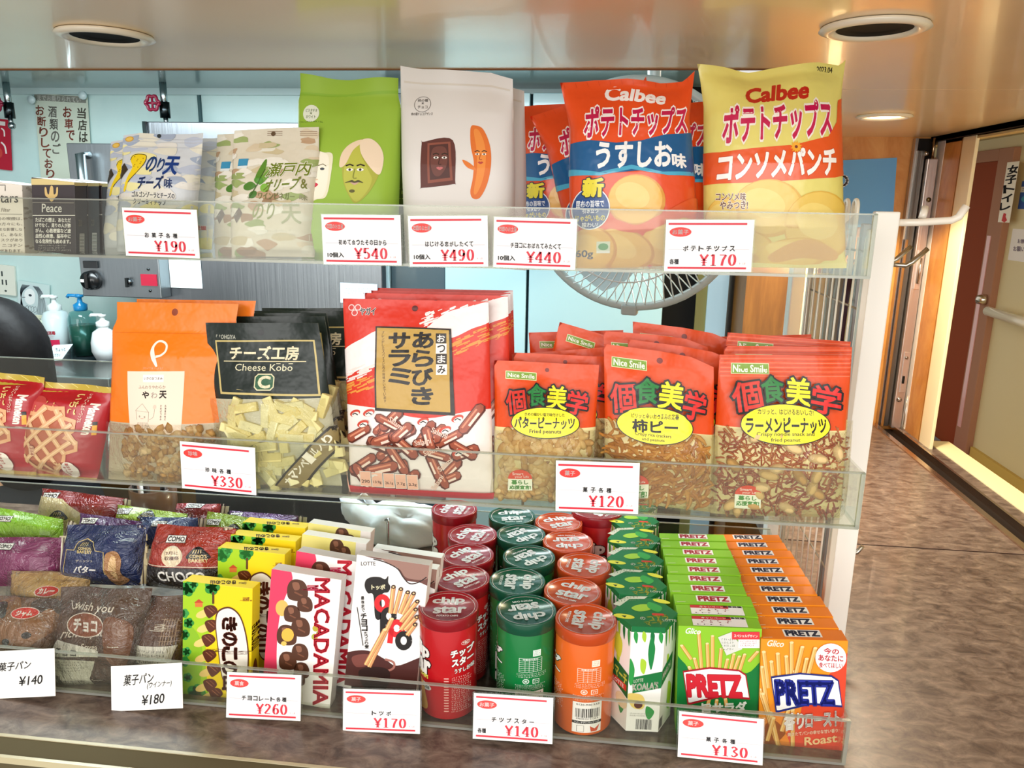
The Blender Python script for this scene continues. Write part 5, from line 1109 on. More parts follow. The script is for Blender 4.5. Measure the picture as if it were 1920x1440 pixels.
ramen = bag('noodle_peanut_bag', qr, .818, .842, .018, a, 'dc4c16', 'front noodle snack and peanut bag at the right end of the middle tray', 'snack bag', prof=NP, wob=.0008, seed=47, p=3, wave=.002, kind='shiny', sides=((0, 1), (.5, 1), (1, 1)))
window(ramen, [(1353, 810), (1574, 820), (1556, 960), (1348, 955)], 520, .0085, ['food:b86840', 'food:a85434', 'food:c88050'], 'noodle_bits', 'stick', 9, qr, '8a4024', squash=.13)
pieces(ramen, [(1356, 815), (1570, 822), (1552, 952), (1352, 950)], 18, .0112, NUT, 'peanuts', 11, 'nut', lift=.0015, squash=.5)
relift(ramen, 'x', ('title_lettering', 'flavour_oval', 'life_badge'), a, qr, .0065); film(ramen, [(1340, 805), (1600, 815), (1572, 972), (1338, 965)], lift=.006)
ORD = ('second', 'third', 'fourth', 'fifth')
behind(butter, 964, 644, .866, 'butter peanut bag behind the front one, second in its row', snap=FL)
behind(butter, 951, 626, .893, 'butter peanut bag tilted left in the heap behind the front one', snap=FL, roll=-7)
behind(butter, 1050, 596, .916, 'butter peanut bag leaning over at the back of the peanut heap', roll=14, snap=FL + .02)
behind(butter, 992, 607, .945, 'rearmost butter peanut bag, only its red top strip showing', snap=FL + .015, roll=-4)
behind(kaki, 1178, 625, .868, 'rice cracker bag directly behind the front one', snap=FL)
behind(kaki, 1130, 640, .895, 'rice cracker bag third in its row, its top to the left', snap=FL + .008, roll=-3)
behind(kaki, 1186, 615, .925, 'rearmost rice cracker bag with a raised top edge', snap=FL + .012)
behind(ramen, 1357, 655, .866, 'noodle peanut bag directly behind the front one', snap=FL)
behind(ramen, 1364, 621, .897, 'noodle peanut bag third in its row, leaning to the right', snap=FL + .006, roll=4)
behind(ramen, 1300, 622, .93, 'rearmost noodle peanut bag with its plain orange back edge up', snap=FL, roll=-2)
# waffle bags
def waffle(quad, Y, dx, dy, label):
    a = Art('foil'); S_ = lambda pts: [(x + dx, y + dy) for x, y in pts]
    a.poly(S_([(50, 690), (220, 700), (220, 737), (60, 727)]), 'c0a63c'); a.poly(S_([(20, 884), (220, 894), (220, 915), (20, 905)]), 'c0a63c')
    for k in range(8): a.line(S_([(60 + k * 18, 712 + k), (74 + k * 18, 722 + k)]), .8, 'e8d880')
    a.t = 'picture'; a.ell(92 + dx, 752 + dy, 21, 17, 'c04440'); a.ell(118 + dx, 765 + dy, 20, 18, 'b83834')
    for k in range(10): a.ell(80 + dx + (k * 11) % 45, 744 + dy + (k * 7) % 24, 1, 1.4, 'e8b070')
    a.poly(S_([(78, 762), (96, 764), (108, 752), (122, 756), (140, 756), (143, 772), (160, 778), (160, 795), (148, 806), (166, 815), (166, 830), (148, 836), (146, 850), (138, 868), (122, 866), (112, 888), (90, 878), (52, 860), (50, 842), (62, 838), (56, 815), (70, 800), (68, 782)]), 'b86040', True)
    wp = S_([(78, 762), (96, 764), (108, 752), (122, 756), (140, 756), (143, 772), (160, 778), (160, 795), (148, 806), (166, 815), (166, 830), (148, 836), (146, 850), (138, 868), (122, 866), (112, 888), (90, 878), (52, 860), (50, 842), (62, 838), (56, 815), (70, 800), (68, 782)])
    def ins(x, y):
        c = False; j = len(wp) - 1
        for i in range(len(wp)):
            if (wp[i][1] > y) != (wp[j][1] > y) and x < (wp[j][0] - wp[i][0]) * (y - wp[i][1]) / (wp[j][1] - wp[i][1]) + wp[i][0]: c = not c
            j = i
        return c
    a.line(wp, 7, 'e4a878', closed=True)
    for (ux, uy) in ((.52, .85), (.80, -.6)):
        for k in range(-4, 5):
            ox, oy = 108 + dx - uy * k * 25, 820 + dy + ux * k * 25; seg = []
            for t in range(-100, 101, 3):
                q = (ox + ux * t, oy + uy * t)
                if ins(*q): seg.append(q)
            if len(seg) > 2: a.line([seg[0], seg[-1]], 8, 'e8b484'); a.line([seg[0], seg[-1]], 2.4, 'f4cca0')
    a.t = 'lettering'; a.text('Manneken', 158 + dx, 770 + dy, 208 + dx, 783 + dy, 'f4ece0', .06, rot=98); a.text('いちごベルギーワッフル', 148 + dx, 755 + dy, 192 + dx, 762 + dy, 'f0d8c0', .02, rot=98); a.text('いちご', 141 + dx, 745 + dy, 171 + dx, 758 + dy, 'e8c880', .04, rot=98)
    a.t = None; a.ell(152 + dx, 872 + dy, 15, 19, 'f0e4dc'); a.text('あまおう', 142 + dx, 862 + dy, 162 + dx, 868 + dy, 'b83030', .03, rot=88); a.text('苺ジャム使用', 134 + dx, 870 + dy, 156 + dx, 875 + dy, 'b83030', .03, rot=88); a.rect(186 + dx, 786 + dy, 192 + dx, 803 + dy, 'e8a828'); a.rect(186 + dx, 780 + dy, 192 + dx, 786 + dy, '141414')
    a.poly(S_([(80, 820), (92, 822), (90, 842), (78, 838)]), 'e0b090'); a.text('1314', 76 + dx, 826 + dy, 96 + dx, 833 + dy, 'a04838', .02, rot=92)
    return bag('waffle_bag', quad, Y, Y + .02, .022, a, 'ad1420', label, 'snack bag', prof=((0, 0), (.06, .1), (.2, .8), (.5, 1), (.8, .8), (.93, .1), (1, 0)), wob=.0012, seed=51 + int(dx), p=3, wave=.004, kind='foil')
waffle([(78, 712), (208, 728), (192, 902), (26, 890)], .823, 0, 0, 'red waffle bag with a lattice waffle picture beside the orange squid bag')
waffle([(-60, 686), (80, 712), (70, 892), (-80, 880)], .818, -128, -12, 'red waffle bag cut off by the left edge of the picture')
# ------------------------------------------------------------------ bottom tray: tubes
ZT = .131; FZ = .0055
def tube_body_art(kind):
    a = Art('plastic')
    if kind == 'red':
        a.t = 'lettering'
        a.text('chip', -22, 38, 16, 72, 'f0ece4', .07, slope=2, out='301010'); a.text('star', -22, 72, 18, 104, 'f0ece4', .07, out='301010'); a.text('POTATO CHIPS', -22, 106, 15, 114, 'e8e060', .05)
        a.ring(79, 30, 7, 4.5, .9, 'e8d8d0'); a.text('YBC', 74, 27.5, 84, 32.5, 'f0e8e0', .04)
        a.text('チップ', 54, 42, 93, 58, 'f4f0ec', .07, slope=-3, out='5a1010'); a.text('スター', 56, 62, 92, 78, 'f4f0ec', .07, slope=-3, out='5a1010'); a.text('うすしお味', 60, 84, 94, 94, 'f0ece4', .04, slope=-2, out='301818'); a.t = None
        for i in range(13): a.rect(42, 103 + i * 6.2, 50, 105.6 + i * 6.2, 'e8a8a0')
        a.fine(55, 102, 90, 184, 17, 'f0c8c0', 11); a.ell(2, 134, 18, 9, 'c8c8c8'); a.text('うすしお味', -12, 130, 17, 138, '303030', .03); a.poly([(-20, 115), (4, 122), (10, 150), (12, 185), (-20, 190)], 'd8a050', True)
    else:
        wc = 'dff0e4' if kind == 'green' else 'fbe8d4'
        a.rect(63, 32, 76, 46, wc); a.fine(65, 34, 75, 45, 3, '3a5a48' if kind == 'green' else 'a0501c', 2)
        a.line([(40, 50), (78, 50), (78, 80), (40, 80)], .8, wc, closed=True)
        for i in range(6): a.line([(40, 55 + i * 4.2), (78, 55 + i * 4.2)], .5, wc)
        for i in range(4): a.line([(50 + i * 7, 54), (50 + i * 7, 80)], .5, wc)
        a.text('栄養成分表示', 46, 50.6, 72, 54, wc, .03); a.fine(36, 83, 88, 94, 3, wc, 7); a.ring(52, 101, 5, 5, 1.3, wc); a.text('紙', 49.4, 98.6, 54.6, 103.6, wc, .04); a.line([(64, 97), (74, 97), (74, 106), (64, 106)], 1.3, wc, closed=True); a.text('プラ', 66, 99.6, 72.4, 103.6, wc, .04)
        a.fine(34, 109, 90, 122, 4, wc, 9)
        a.rect(34, 124, 82, 192, 'f2eee8', t='back_label'); a.t = 'back_label'; a.text('0120-946-533', 40, 127, 78, 131, '443c38', .02); a.barcode(39, 138, 78, 158); a.text('4903015151353', 40, 159, 77, 162.5, '222222', .01); a.rect(34, 166, 82, 172, '1c1c1c'); a.text('つぶしやすいパッケージ', 37, 167.3, 79, 170.7, 'f0f0f0', .02); a.line([(42, 176), (54, 176), (54, 190), (42, 190)], .7, '444444', closed=True); a.poly([(64, 177), (72, 184), (80, 176), (76, 190), (66, 190)], 'd05030'); a.t = None
        a.t = 'lettering'; a.text('プ', -6, 44, 10, 62, 'f4f0ec', .06, out='203028'); a.text('ター', -8, 68, 10, 82, 'f4f0ec', .06, out='203028'); a.t = None
        a.fine(-2, 100, 16, 150, 12, wc, 5)
    return a
TUBE = {}
def make_tube(kind, base, lid, label):
    r = .0328; H = ZT - FZ
    e = empty('chip_tube', label=label, cat='chip tube', group=None)
    MB().lathe([(r * .96, 0), (r, .002), (r, H - .012), (r * .99, H - .011)], 'plastic:' + base, None, 48).build('tube_body', e)
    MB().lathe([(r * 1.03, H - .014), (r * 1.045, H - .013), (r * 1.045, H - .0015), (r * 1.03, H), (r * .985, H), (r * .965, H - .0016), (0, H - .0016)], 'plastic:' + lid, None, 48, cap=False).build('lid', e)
    a = tube_body_art(kind)
    art_on(a, 'printed_wrap', e, None, 2 * r * .998, H - .014, [(0, 0), (100, 0), (100, 200), (0, 200)], F=lambda U, V: np.stack([U, -np.sqrt(np.maximum(r * r - U * U, 0)), V], 1), cell=(.003, None), lift=.0002, step=.00006)
    l = Art('plastic'); R0 = 50
    l.ring(50, 50, 46, 46, .8, 'd8c8c4'); l.t = 'lid_lettering'; l.text('chip', 22, 20, 76, 46, 'f0f2f0', .05, slope=-3); l.text('star', 26, 52, 80, 73, 'f0f2f0', .05, slope=-3); l.text('POTATO CHIPS', 32, 78, 68, 83, 'e8ece8', .03); l.t = None
    art_on(l, 'lid_print', e, None, 2 * r, 2 * r, [(0, 0), (100, 0), (100, 100), (0, 100)], F=lambda U, V: np.stack([U, V - r, 0 * U + H - .0015], 1), lift=.0002, step=.00006)
    nest(e, 'tube_body', ('lid',))
    for c in list(e.children):
        if c.name.startswith('lid_'): c.parent = next(d for d in e.children if d.name.split('.')[0] == 'lid')
    TUBE[kind] = e; return e
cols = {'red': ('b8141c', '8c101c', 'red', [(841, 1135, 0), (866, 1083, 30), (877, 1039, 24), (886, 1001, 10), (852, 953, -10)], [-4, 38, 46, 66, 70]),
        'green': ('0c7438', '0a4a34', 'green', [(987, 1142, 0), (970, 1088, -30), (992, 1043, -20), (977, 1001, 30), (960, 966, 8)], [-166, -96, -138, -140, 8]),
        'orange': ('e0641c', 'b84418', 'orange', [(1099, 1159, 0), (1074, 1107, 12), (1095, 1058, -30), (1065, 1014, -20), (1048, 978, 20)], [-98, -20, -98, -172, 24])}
PLACE = ('at the front of its row', 'second in its row', 'third in its row', 'fourth in its row', 'at the back of its row')
for kind, (base, lid, nm, spots, rots) in cols.items():
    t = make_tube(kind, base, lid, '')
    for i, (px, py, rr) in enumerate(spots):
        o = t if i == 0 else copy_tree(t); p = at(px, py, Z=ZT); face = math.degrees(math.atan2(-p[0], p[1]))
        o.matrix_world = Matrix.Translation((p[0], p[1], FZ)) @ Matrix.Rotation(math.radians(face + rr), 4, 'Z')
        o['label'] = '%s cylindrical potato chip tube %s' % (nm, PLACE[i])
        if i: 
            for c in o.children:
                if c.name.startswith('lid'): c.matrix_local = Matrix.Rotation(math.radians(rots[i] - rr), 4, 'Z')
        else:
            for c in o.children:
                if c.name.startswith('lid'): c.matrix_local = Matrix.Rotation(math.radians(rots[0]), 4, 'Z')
o = copy_tree(TUBE['red']); p = at(1120, 962, Z=.14); o.matrix_world = Matrix.Translation((p[0], p[1] + .02, FZ)) @ Matrix.Rotation(math.radians(62), 4, 'Z') @ Matrix.Diagonal((1.12, 1.12, 1.06, 1)); o['label'] = 'dark red chip tube turned sideways behind the orange tubes'
# ------------------------------------------------------------------ hexagonal biscuit boxes
def hexbox():
    R = .036; H = ZT - FZ + .004
    e = empty('biscuit_box', label='', cat='biscuit box')
    MB().lathe([(R, 0), (R, H)], 'card:f0eee8', None, 6, smooth=False).build('carton', e)
    top = MB().lathe([(R * 1.004, H - .0004), (R * 1.004, H + .0004)], 'card:14703c', None, 6, smooth=False).build('printed_top', e)
    l = Art('card'); l.t = 'printed_top_art'
    l.poly([(2, 30), (26, 4), (60, 2), (54, 10), (30, 12), (12, 36)], 'c8ccb8'); l.fine(10, 10, 50, 26, 2, '708868', 4, slope=-10)
    l.poly([(30, 40), (46, 28), (70, 30), (58, 44), (40, 50)], '9cc838', True); l.poly([(60, 20), (78, 34), (70, 50), (56, 36)], '38a048', True)
    l.text('コアラ', 52, 60, 84, 74, 'e8e860', .05, rot=-14); l.text('の', 40, 66, 48, 74, 'f0f0e0', .04); l.text('マーチ', 46, 76, 74, 88, 'e8e860', .05, rot=-14); l.rect(60, 54, 78, 60, 'c83828'); l.ell(16, 66, 16, 7, 'd8d840', 10); l.poly([(12, 64), (20, 64), (17, 70)], '2c4418'); l.ell(80, 16, 14, 6, 'd8d840', 20); l.text('LOTTE', 74, 70, 94, 76, 'f0f0e0', .03)
    art_on(l, 'printed_top_art', e, None, 2 * R, 2 * R, [(0, 0), (100, 0), (100, 100), (0, 100)], F=lambda U, V: np.stack([U, V - R, 0 * U + H + .0004], 1), lift=.0002, step=.00006)
    # clip artwork to faces: three visible faces
    ap = R * math.cos(math.pi / 6)
    for k, ang in enumerate((-150, -90, -30)):
        a = Art('card'); R_ = random.Random(k + 3)
        a.rect(0, 0, 100, 10, '14703c')
        for q in range(4): a.poly([(10 + q * 25, 8), (20 + q * 25, 14), (18 + q * 25, 26 + R_.random() * 22), (8 + q * 25, 20)], ('2a9444', 'a8cc38', '107038')[q % 3], True)
        a.poly([(34, 60), (50, 66), (46, 88), (34, 80)], 'a8cc38', True); a.poly([(60, 150), (84, 160), (70, 176), (58, 166)], '2a9444', True)
        if k == 0:
            a.poly([(0, 78), (100, 92), (100, 138), (0, 122)], '146434'); a.text('の', 6, 90, 24, 104, 'e8e860', .05, slope=4); a.text('マーチ', 30, 92, 92, 112, 'e8e860', .05, slope=4); a.rect(10, 114, 92, 126, 'c8382c'); a.text('LOTTE', 22, 117, 78, 124, 'f0e8e0', .04); a.poly([(30, 30), (60, 44), (50, 74), (20, 60)], 'c8d840', True); a.ell(70, 150, 30, 14, 'e8d8b0')
        if k == 1:
            a.poly([(10, 96), (112, 80), (112, 112), (14, 126)], '147038'); a.text('LOTTE', 16, 100, 44, 106, 'e8f0d8', .04, slope=-4); a.text("KOALA'S", 14, 108, 90, 121, 'f0ecd8', .05, slope=-6)
            a.poly([(0, 128), (40, 128), (54, 142), (46, 156), (14, 152)], 'e8cc70', True); a.ell(34, 148, 13, 7, '5a2818'); a.poly([(60, 18), (74, 40), (66, 80), (54, 50)], '1c8040', True); a.poly([(0, 60), (16, 80), (10, 110), (0, 100)], '2c9444', True); a.fine(10, 164, 90, 172, 2, '6a6a60', 5); a.barcode(30, 176, 78, 196)
        if k == 2: a.poly([(0, 80), (80, 66), (80, 98), (0, 112)], '147038'); a.text('MARCH', 6, 88, 66, 100, 'f0ecd8', .05, slope=-8); a.barcode(0, 176, 30, 196); a.poly([(60, 120), (90, 140), (80, 180), (60, 160)], 'b0d040', True)
        th = math.radians(ang); nx, ny = math.cos(th), math.sin(th); tx, ty = -ny, nx
        art_on(a, 'printed_side', e, None, R, H, [(0, 0), (100, 0), (100, 200), (0, 200)], F=lambda U, V, nx=nx, ny=ny, tx=tx, ty=ty: np.stack([nx * ap + tx * U, ny * ap + ty * U, V], 1), lift=.0002, step=.00006)
    nest(e, 'carton', ('printed_top',))
    return e
hx = hexbox()
for i, (px, py) in enumerate(((1208, 1170), (1191, 1128), (1189, 1088), (1187, 1048), (1186, 1012), (1186, 980))):
    o = hx if i == 0 else copy_tree(hx); p = at(px, py, Z=ZT + .004); p[1] = max(p[1], .792 + i * .064) if i else .79
    o.matrix_world = Matrix.Translation((at(px, py, Y=p[1])[0], p[1], FZ)) @ Matrix.Rotation(math.radians((4, -5, 3, 8, -3, 2)[i]), 4, 'Z')
    o['label'] = 'green topped hexagonal biscuit box ' + (PLACE[0], PLACE[1], PLACE[2], PLACE[3], 'fifth in its row', 'at the back of its row')[i]
# ------------------------------------------------------------------ pretzel boxes
def sticks(a, pts, c1='e8b060', c2='b87428', w_=7):
    for x0, y0, x1, y1 in pts:
        a.line([(x0, y0), (x1, y1)], w_ + 1.6, c2); a.line([(x0, y0), (x1, y1)], w_, c1); a.line([(x0 - 1.5, y0), (x1 - 1.5, y1)], w_ * .3, 'f0cc88')
        a.ell(x0, y0, w_ / 2 + .3, w_ / 3, 'f0d498')
def pretz_text(a, x0, y0, x1, y1, c, dark):
    a.t = 'brand_lettering'; m_ = (x0 + x1) / 2
    top = [(x0 - 10, y0 - 6), (x0 + 20, y0 - 12), (m_, y0 - 13), (x1 - 10, y0 - 8), (x1 + 10, y0 + 6), (x1 + 14, y0 + 20)]
    a.poly([(x0 - 11, y0 - 9), (m_ - 10, y0 - 16), (x1 - 4, y0 - 11), (x1 + 9, y0 - 2), (x1 + 16, y1 + 8), (m_ + 10, y1 + 3), (x0 + 4, y1 + 17), (x0 - 2, y1 + 17)], dark, False)
    a.poly([(x0 - 9, y0 - 6), (m_ - 10, y0 - 13), (x1 - 5, y0 - 8), (x1 + 7, y0 + 0), (x1 + 14, y1 + 4), (m_ + 10, y1 - 1), (x0 + 4, y1 + 13), (x0, y1 + 13)], 'f2f0f0', False)
    a.text('PRETZ', x0, y0, x1, y1, c, .07, slope=2, slant=-3, out=dark, outw=.03); a.t = None
a = Art('card'); a.poly([(1350, 1160), (1640, 1160), (1640, 1500), (1350, 1500)], 'f09420'); a.poly([(1500, 1330), (1600, 1210), (1640, 1210), (1640, 1500), (1350, 1500), (1400, 1440)], 'e0482c'); a.poly([(1460, 1390), (1500, 1340), (1492, 1300), (1440, 1330), (1430, 1420)], 'ec8a28', True)
a.poly([(1430, 1380), (1450, 1350), (1476, 1380), (1488, 1440), (1470, 1470)], 'ec8a28', True)
a.t = 'picture'; sticks(a, [(1432, 1222, 1440, 1290), (1446, 1240, 1452, 1300), (1458, 1225, 1463, 1300), (1474, 1230, 1478, 1290), (1484, 1204, 1484, 1290), (1490, 1258, 1484, 1300), (1504, 1212, 1490, 1270), (1512, 1234, 1500, 1290), (1528, 1214, 1510, 1280), (1428, 1250, 1440, 1340), (1424, 1292, 1456, 1390), (1430, 1300, 1464, 1410), (1445, 1335, 1462, 1414), (1486, 1330, 1486, 1402), (1450, 1345, 1438, 1388), (1478, 1330, 1465, 1370)]); a.t = None
pretz_text(a, 1456, 1276, 1563, 1317, '24309c', '1c2878')
a.t = 'lettering'; a.text('香り', 1470, 1338, 1506, 1368, 'f8f0ec', .06, slope=-4, out='a83020', outw=.02); a.text('ロースト', 1510, 1336, 1574, 1362, 'f8f0ec', .06, slope=-4, out='a83020', outw=.02); a.text('焼きたてパンの幸せな甘い香り', 1476, 1372, 1570, 1379, 'f4dcc0', .03, slope=-8); a.text('Roast', 1508, 1381, 1568, 1396, 'f0c890', .03, slope=-7); a.text('2PACKS', 1483, 1424, 1518, 1431, 'f4d8c8', .03, slope=2); a.text('Glico', 1437, 1200, 1468, 1211, 'f4ece0', .03, slant=4, slope=2); a.t = None
a.ell(1557, 1232, 29, 27, 'f6f0ec', t='round_badge'); a.t = 'round_badge'; a.text('今の', 1544, 1213, 1572, 1224, 'c83848', .04, slope=2); a.text('あなたに', 1534, 1226, 1580, 1237, 'c83848', .04, slope=2); a.text('食べてほしい', 1535, 1240, 1579, 1250, 'c83848', .03, slope=2); a.t = None
def pretz_top(c):
    t = Art('card'); t.t = 'top_lettering'; return t
def pretz(quad, Y, base, a, c, label, pitch=.0242, **k):
    e = boxq('pretzel_box', quad, Y, Y + .004, .0225, base, a, label, 'snack box', **k)
    W, H, D = e['_w'], e['_h'], .0225
    t = Art('card'); t.rect(29, 10, 73, 76, 'f0ece8'); t.text('PRETZ', 32, 20, 70, 66, c, .08); t.line([(3, 88), (14, 84)], 3, 'f0e8d8')
    art_on(t, 'top_lettering', e, None, W, D, [(0, 0), (100, 0), (100, 100), (0, 100)], F=lambda U, V: np.stack([U, V, 0 * U + H], 1), lift=.0002, step=.00006)
    nest(e, 'carton')
    return e
NUMS = ('second', 'third', 'fourth', 'fifth', 'sixth', 'seventh', 'eighth', 'ninth', 'tenth', 'eleventh')
po = pretz([(1427, 1192), (1590, 1207), (1575, 1450), (1422, 1422)], .764, 'ec7c18', a, '1c2440', 'orange pretzel box at the very front of its row', group=None)
def row(src, n, dx, dy, nm, R):
    for i in range(1, n):
        c = copy_tree(src); c.location.x += dx * i + R.uniform(-.0015, .0015); c.location.y += dy * i; c['label'] = '%s pretzel box, %s from the front of its row' % (nm, NUMS[i - 1])
row(po, 11, -.0013, .0246, 'orange', random.Random(1))
a = Art('card'); a.poly([(1200, 1150), (1480, 1150), (1480, 1440), (1200, 1440)], '8cc42c'); a.poly([(1240, 1218), (1280, 1240), (1300, 1262), (1340, 1252), (1400, 1262), (1440, 1246), (1440, 1450), (1240, 1450)], '0c7434', True)
a.t = 'picture'; sticks(a, [(1310, 1186, 1316, 1262), (1278, 1210, 1296, 1236), (1336, 1192, 1336, 1262), (1326, 1206, 1328, 1262), (1302, 1234, 1310, 1264), (1292, 1250, 1300, 1268), (1352, 1216, 1348, 1262), (1364, 1236, 1358, 1262), (1376, 1226, 1368, 1262), (1386, 1230, 1374, 1264), (1396, 1226, 1384, 1264), (1420, 1222, 1404, 1240), (1330, 1310, 1326, 1326), (1344, 1312, 1342, 1326), (1360, 1310, 1362, 1324)], w_=5.4); a.t = None
pretz_text(a, 1291, 1266, 1390, 1303, 'cc2030', 'a81828')
a.t = 'lettering'; a.text('旨サラダ', 1316, 1318, 1399, 1336, 'f0f4ec', .06, slope=-3); a.text('Glico', 1284, 1177, 1312, 1187, 'f0f4e8', .03, slant=4, slope=2); a.t = None
a.poly([(1346, 1194), (1372, 1184), (1392, 1216), (1362, 1228)], 'd8d8d0', t='sticker'); a.t = 'sticker'; a.fine(1352, 1196, 1382, 1220, 4, '707868', 3); a.rect(1372, 1184, 1424, 1198, 'd83840'); a.text('スペシャルデザイン', 1376, 1188, 1420, 1194, 'f8e8e0', .03, slope=1); a.rect(1384, 1198, 1424, 1214, 'f0e8e8'); a.fine(1388, 1200, 1420, 1212, 3, 'a84058', 8); a.t = None
pg = pretz([(1273, 1174), (1428, 1178), (1417, 1425), (1266, 1405)], .768, '86bf2a', a, 'b02838', 'green pretzel box at the very front of its row', group=None)
row(pg, 10, -.0005, .0246, 'green', random.Random(2))
for i, o in enumerate([pg] + [o for o in S.objects if str(o.get('label', '')).startswith('green pretzel box, second')]):
    W, H, D = pg['_w'], pg['_h'], .0225; t = Art('paper'); t.rect(18, 4, 84, 96, 'f0e8e4'); t.rect(18, 4, 66, 34, 'c82c34'); t.text('キャンペーン', 30, 12, 60, 28, 'f4e8e0', .03); t.fine(28, 40, 66, 70, 2, '8c2c34', 5); t.text('画像投稿', 60, 6, 83, 22, '2a2020', .04); t.fine(20, 78, 62, 92, 1, '3a2c2c', 5)
    art_on(t, 'campaign_sticker', o, None, W, D, [(0, 0), (100, 0), (100, 100), (0, 100)], F=lambda U, V: np.stack([U, V, 0 * U + H], 1), lift=.0006, step=.00006)
    for ch in list(o.children_recursive):
        if ch.name.startswith('top_lettering'): bpy.data.objects.remove(ch, do_unlink=True)
# ------------------------------------------------------------------ chocolate boxes
a = Art('card'); a.poly([(330, 1080), (392, 1090), (400, 1150), (385, 1220), (392, 1300), (400, 1330), (330, 1330)], 'a4cc20', True); a.poly([(340, 1180), (372, 1190), (380, 1250), (360, 1330), (330, 1330)], '8cba24', True)
for x, y, r in ((352, 1104, 13), (363, 1096, 8), (398, 1101, 13), (354, 1168, 9), (346, 1190, 9), (350, 1222, 8), (346, 1240, 9), (368, 1300, 16), (352, 1270, 8), (388, 1316, 10), (346, 1150, 8)):
    for k in range(5): a.ell(x + r * .55 * math.cos(k * 1.26), y + r * .55 * math.sin(k * 1.26), r * .6, r * .6, '2c8c38' if r > 8 else '3a9a48', n=12)
a.rect(366, 1130, 380, 1138, 'd87838'); a.poly([(364, 1130), (373, 1123), (382, 1130)], 'c04828'); a.rect(398, 1110, 402, 1132, '5a3418')
a.t = 'picture'
for x, y in ((394, 1147), (396, 1174), (390, 1201), (392, 1230), (400, 1257), (393, 1285), (404, 1302)):
    a.poly([(x - 6, y - 5), (x - 22, y + 1), (x - 26, y + 9), (x - 16, y + 12), (x - 2, y + 5)], 'f0cc78', True); a.poly([(x - 12, y - 6), (x - 4, y - 12), (x + 8, y - 11), (x + 14, y - 1), (x + 4, y + 9), (x - 4, y + 11)], '5c2814', True); a.line([(x - 6, y - 8), (x + 6, y + 2)], 1.5, '9c6040'); a.line([(x, y - 10), (x + 9, y - 2)], 1.2, '8c5030')
a.t = 'title_panel'; ov = [(406, 1150), (416, 1140), (432, 1138), (448, 1150), (458, 1172), (465, 1205), (467, 1240), (462, 1290), (450, 1310), (430, 1306), (420, 1280), (414, 1258), (408, 1210), (404, 1175)]
a.poly(ov, '5a2c18', True); a.poly([(434 + (x - 434) * .93, 1222 + (y - 1222) * .965) for x, y in ov], 'f4ece0', True)
for ch, y in zip('きのこの山', (1158, 1186, 1213, 1240, 1268)): a.text(ch, 418, y, 444, y + 24, '6a2c1c', .075, rot=90)
a.text('チョコレート菓子', 383, 1216, 431, 1222, '5a3020', .02, rot=90); a.text('明治チョコスナック', 420, 1220, 474, 1227, '5a3020', .02, rot=90); a.t = 'brand_lettering'; a.text('meiji', 450, 1120, 472, 1127, '8a4018', .03, rot=90); a.t = None
tp = Art('card'); tp.text('きのこの山', 395, 1088.5, 442, 1095.5, '5a2c18', .07, rot=180); tp.text('meiji', 448, 1091, 462, 1096, '6a3418', .02)
sd = Art('card'); 
kq = [(341, 1096), (476, 1097), (467, 1334), (345, 1322)]
kb = boxq('mushroom_chocolate_box', kq, .757, .772, .021, 'f4d414', a, 'front yellow and green mushroom chocolate box beside the 180 yen card', top_art=tp)
M_ = kb.matrix_world; W, H = kb['_w'], kb['_h']
sd = Art('card'); sd.text('きのこの山', -12, 60, 112, 100, '6a2c1c', .06, rot=90); sd.poly([(20, 130), (60, 120), (90, 160), (60, 190), (10, 190)], '6a3018', True)
art_on(sd, 'printed_side', kb, None, .021, H, [(0, 0), (100, 0), (100, 200), (0, 200)], F=lambda U, V: np.stack([0 * U + W / 2, U + .0105, V], 1), lift=.0002)
for i, (x, y, Y) in enumerate(((411, 1053, .822), (435, 1031, .853), (457, 1013, .886))):
    behind(kb, x, y, Y, 'yellow and green mushroom chocolate box behind the front one, %s in the row' % ORD[i], snap=.006 + .003 * i)
a = Art('card'); a.poly([(480, 1060), (700, 1060), (700, 1350), (480, 1350)], 'e43c60'); a.poly([(560, 1060), (548, 1090), (528, 1140), (520, 1200), (520, 1260), (530, 1300), (545, 1340), (700, 1350), (700, 1060)], 'f6f2ee', True)
a.t = 'picture'
def choc(x, y, s, nut=False):
    a.poly([(x - s, y - s * .3), (x - s * .5, y - s), (x + s * .5, y - s * .9), (x + s, y - s * .1), (x + s * .9, y + s * .9), (x, y + s * 1.1), (x - s * .9, y + s * .8)], '54301f', True); a.poly([(x - s * .5, y - s * .7), (x + s * .1, y - s * .7), (x + s * .2, y - s * .1), (x - s * .3, y + .1)], '8a5a44', True); a.line([(x - s * .3, y + s * .2), (x + s * .5, y + s * .6)], s * .16, '7a4a34')
    if nut: a.ell(x + s * .1, y, s * .65, s * .7, 'f0b848', n=14); a.ell(x - s * .3, y + s * .9, s * .3, s * .25, 'e8c060', n=10)
for x, y, s, n_ in ((558, 1106, 19, 0), (535, 1142, 14, 2), (572, 1132, 14, 0), (548, 1150, 15, 0), (564, 1175, 17, 0), (538, 1190, 18, 1), (563, 1222, 15, 0), (540, 1238, 16, 0), (566, 1256, 14, 0), (560, 1272, 12, 0)):
    if n_ == 2: a.ell(x - 6, y - 2, 12, 15, 'e8b860')
    else: choc(x, y, s, n_)
a.ell(592, 1178, 6, 6, 'b8a838'); a.ell(590, 1194, 6, 6, 'a8b448'); a.ell(597, 1188, 4, 5, '8ca038'); a.t = 'brand_lettering'
a.text('MACADAMIA', 485, 1189, 721, 1216, 'd02438', .045, rot=91); a.text('meiji', 568, 1097, 604, 1107, 'd8305c', .05, rot=90); a.t = None
mq = [(510, 1076), (640, 1078), (619, 1324), (490, 1312)]
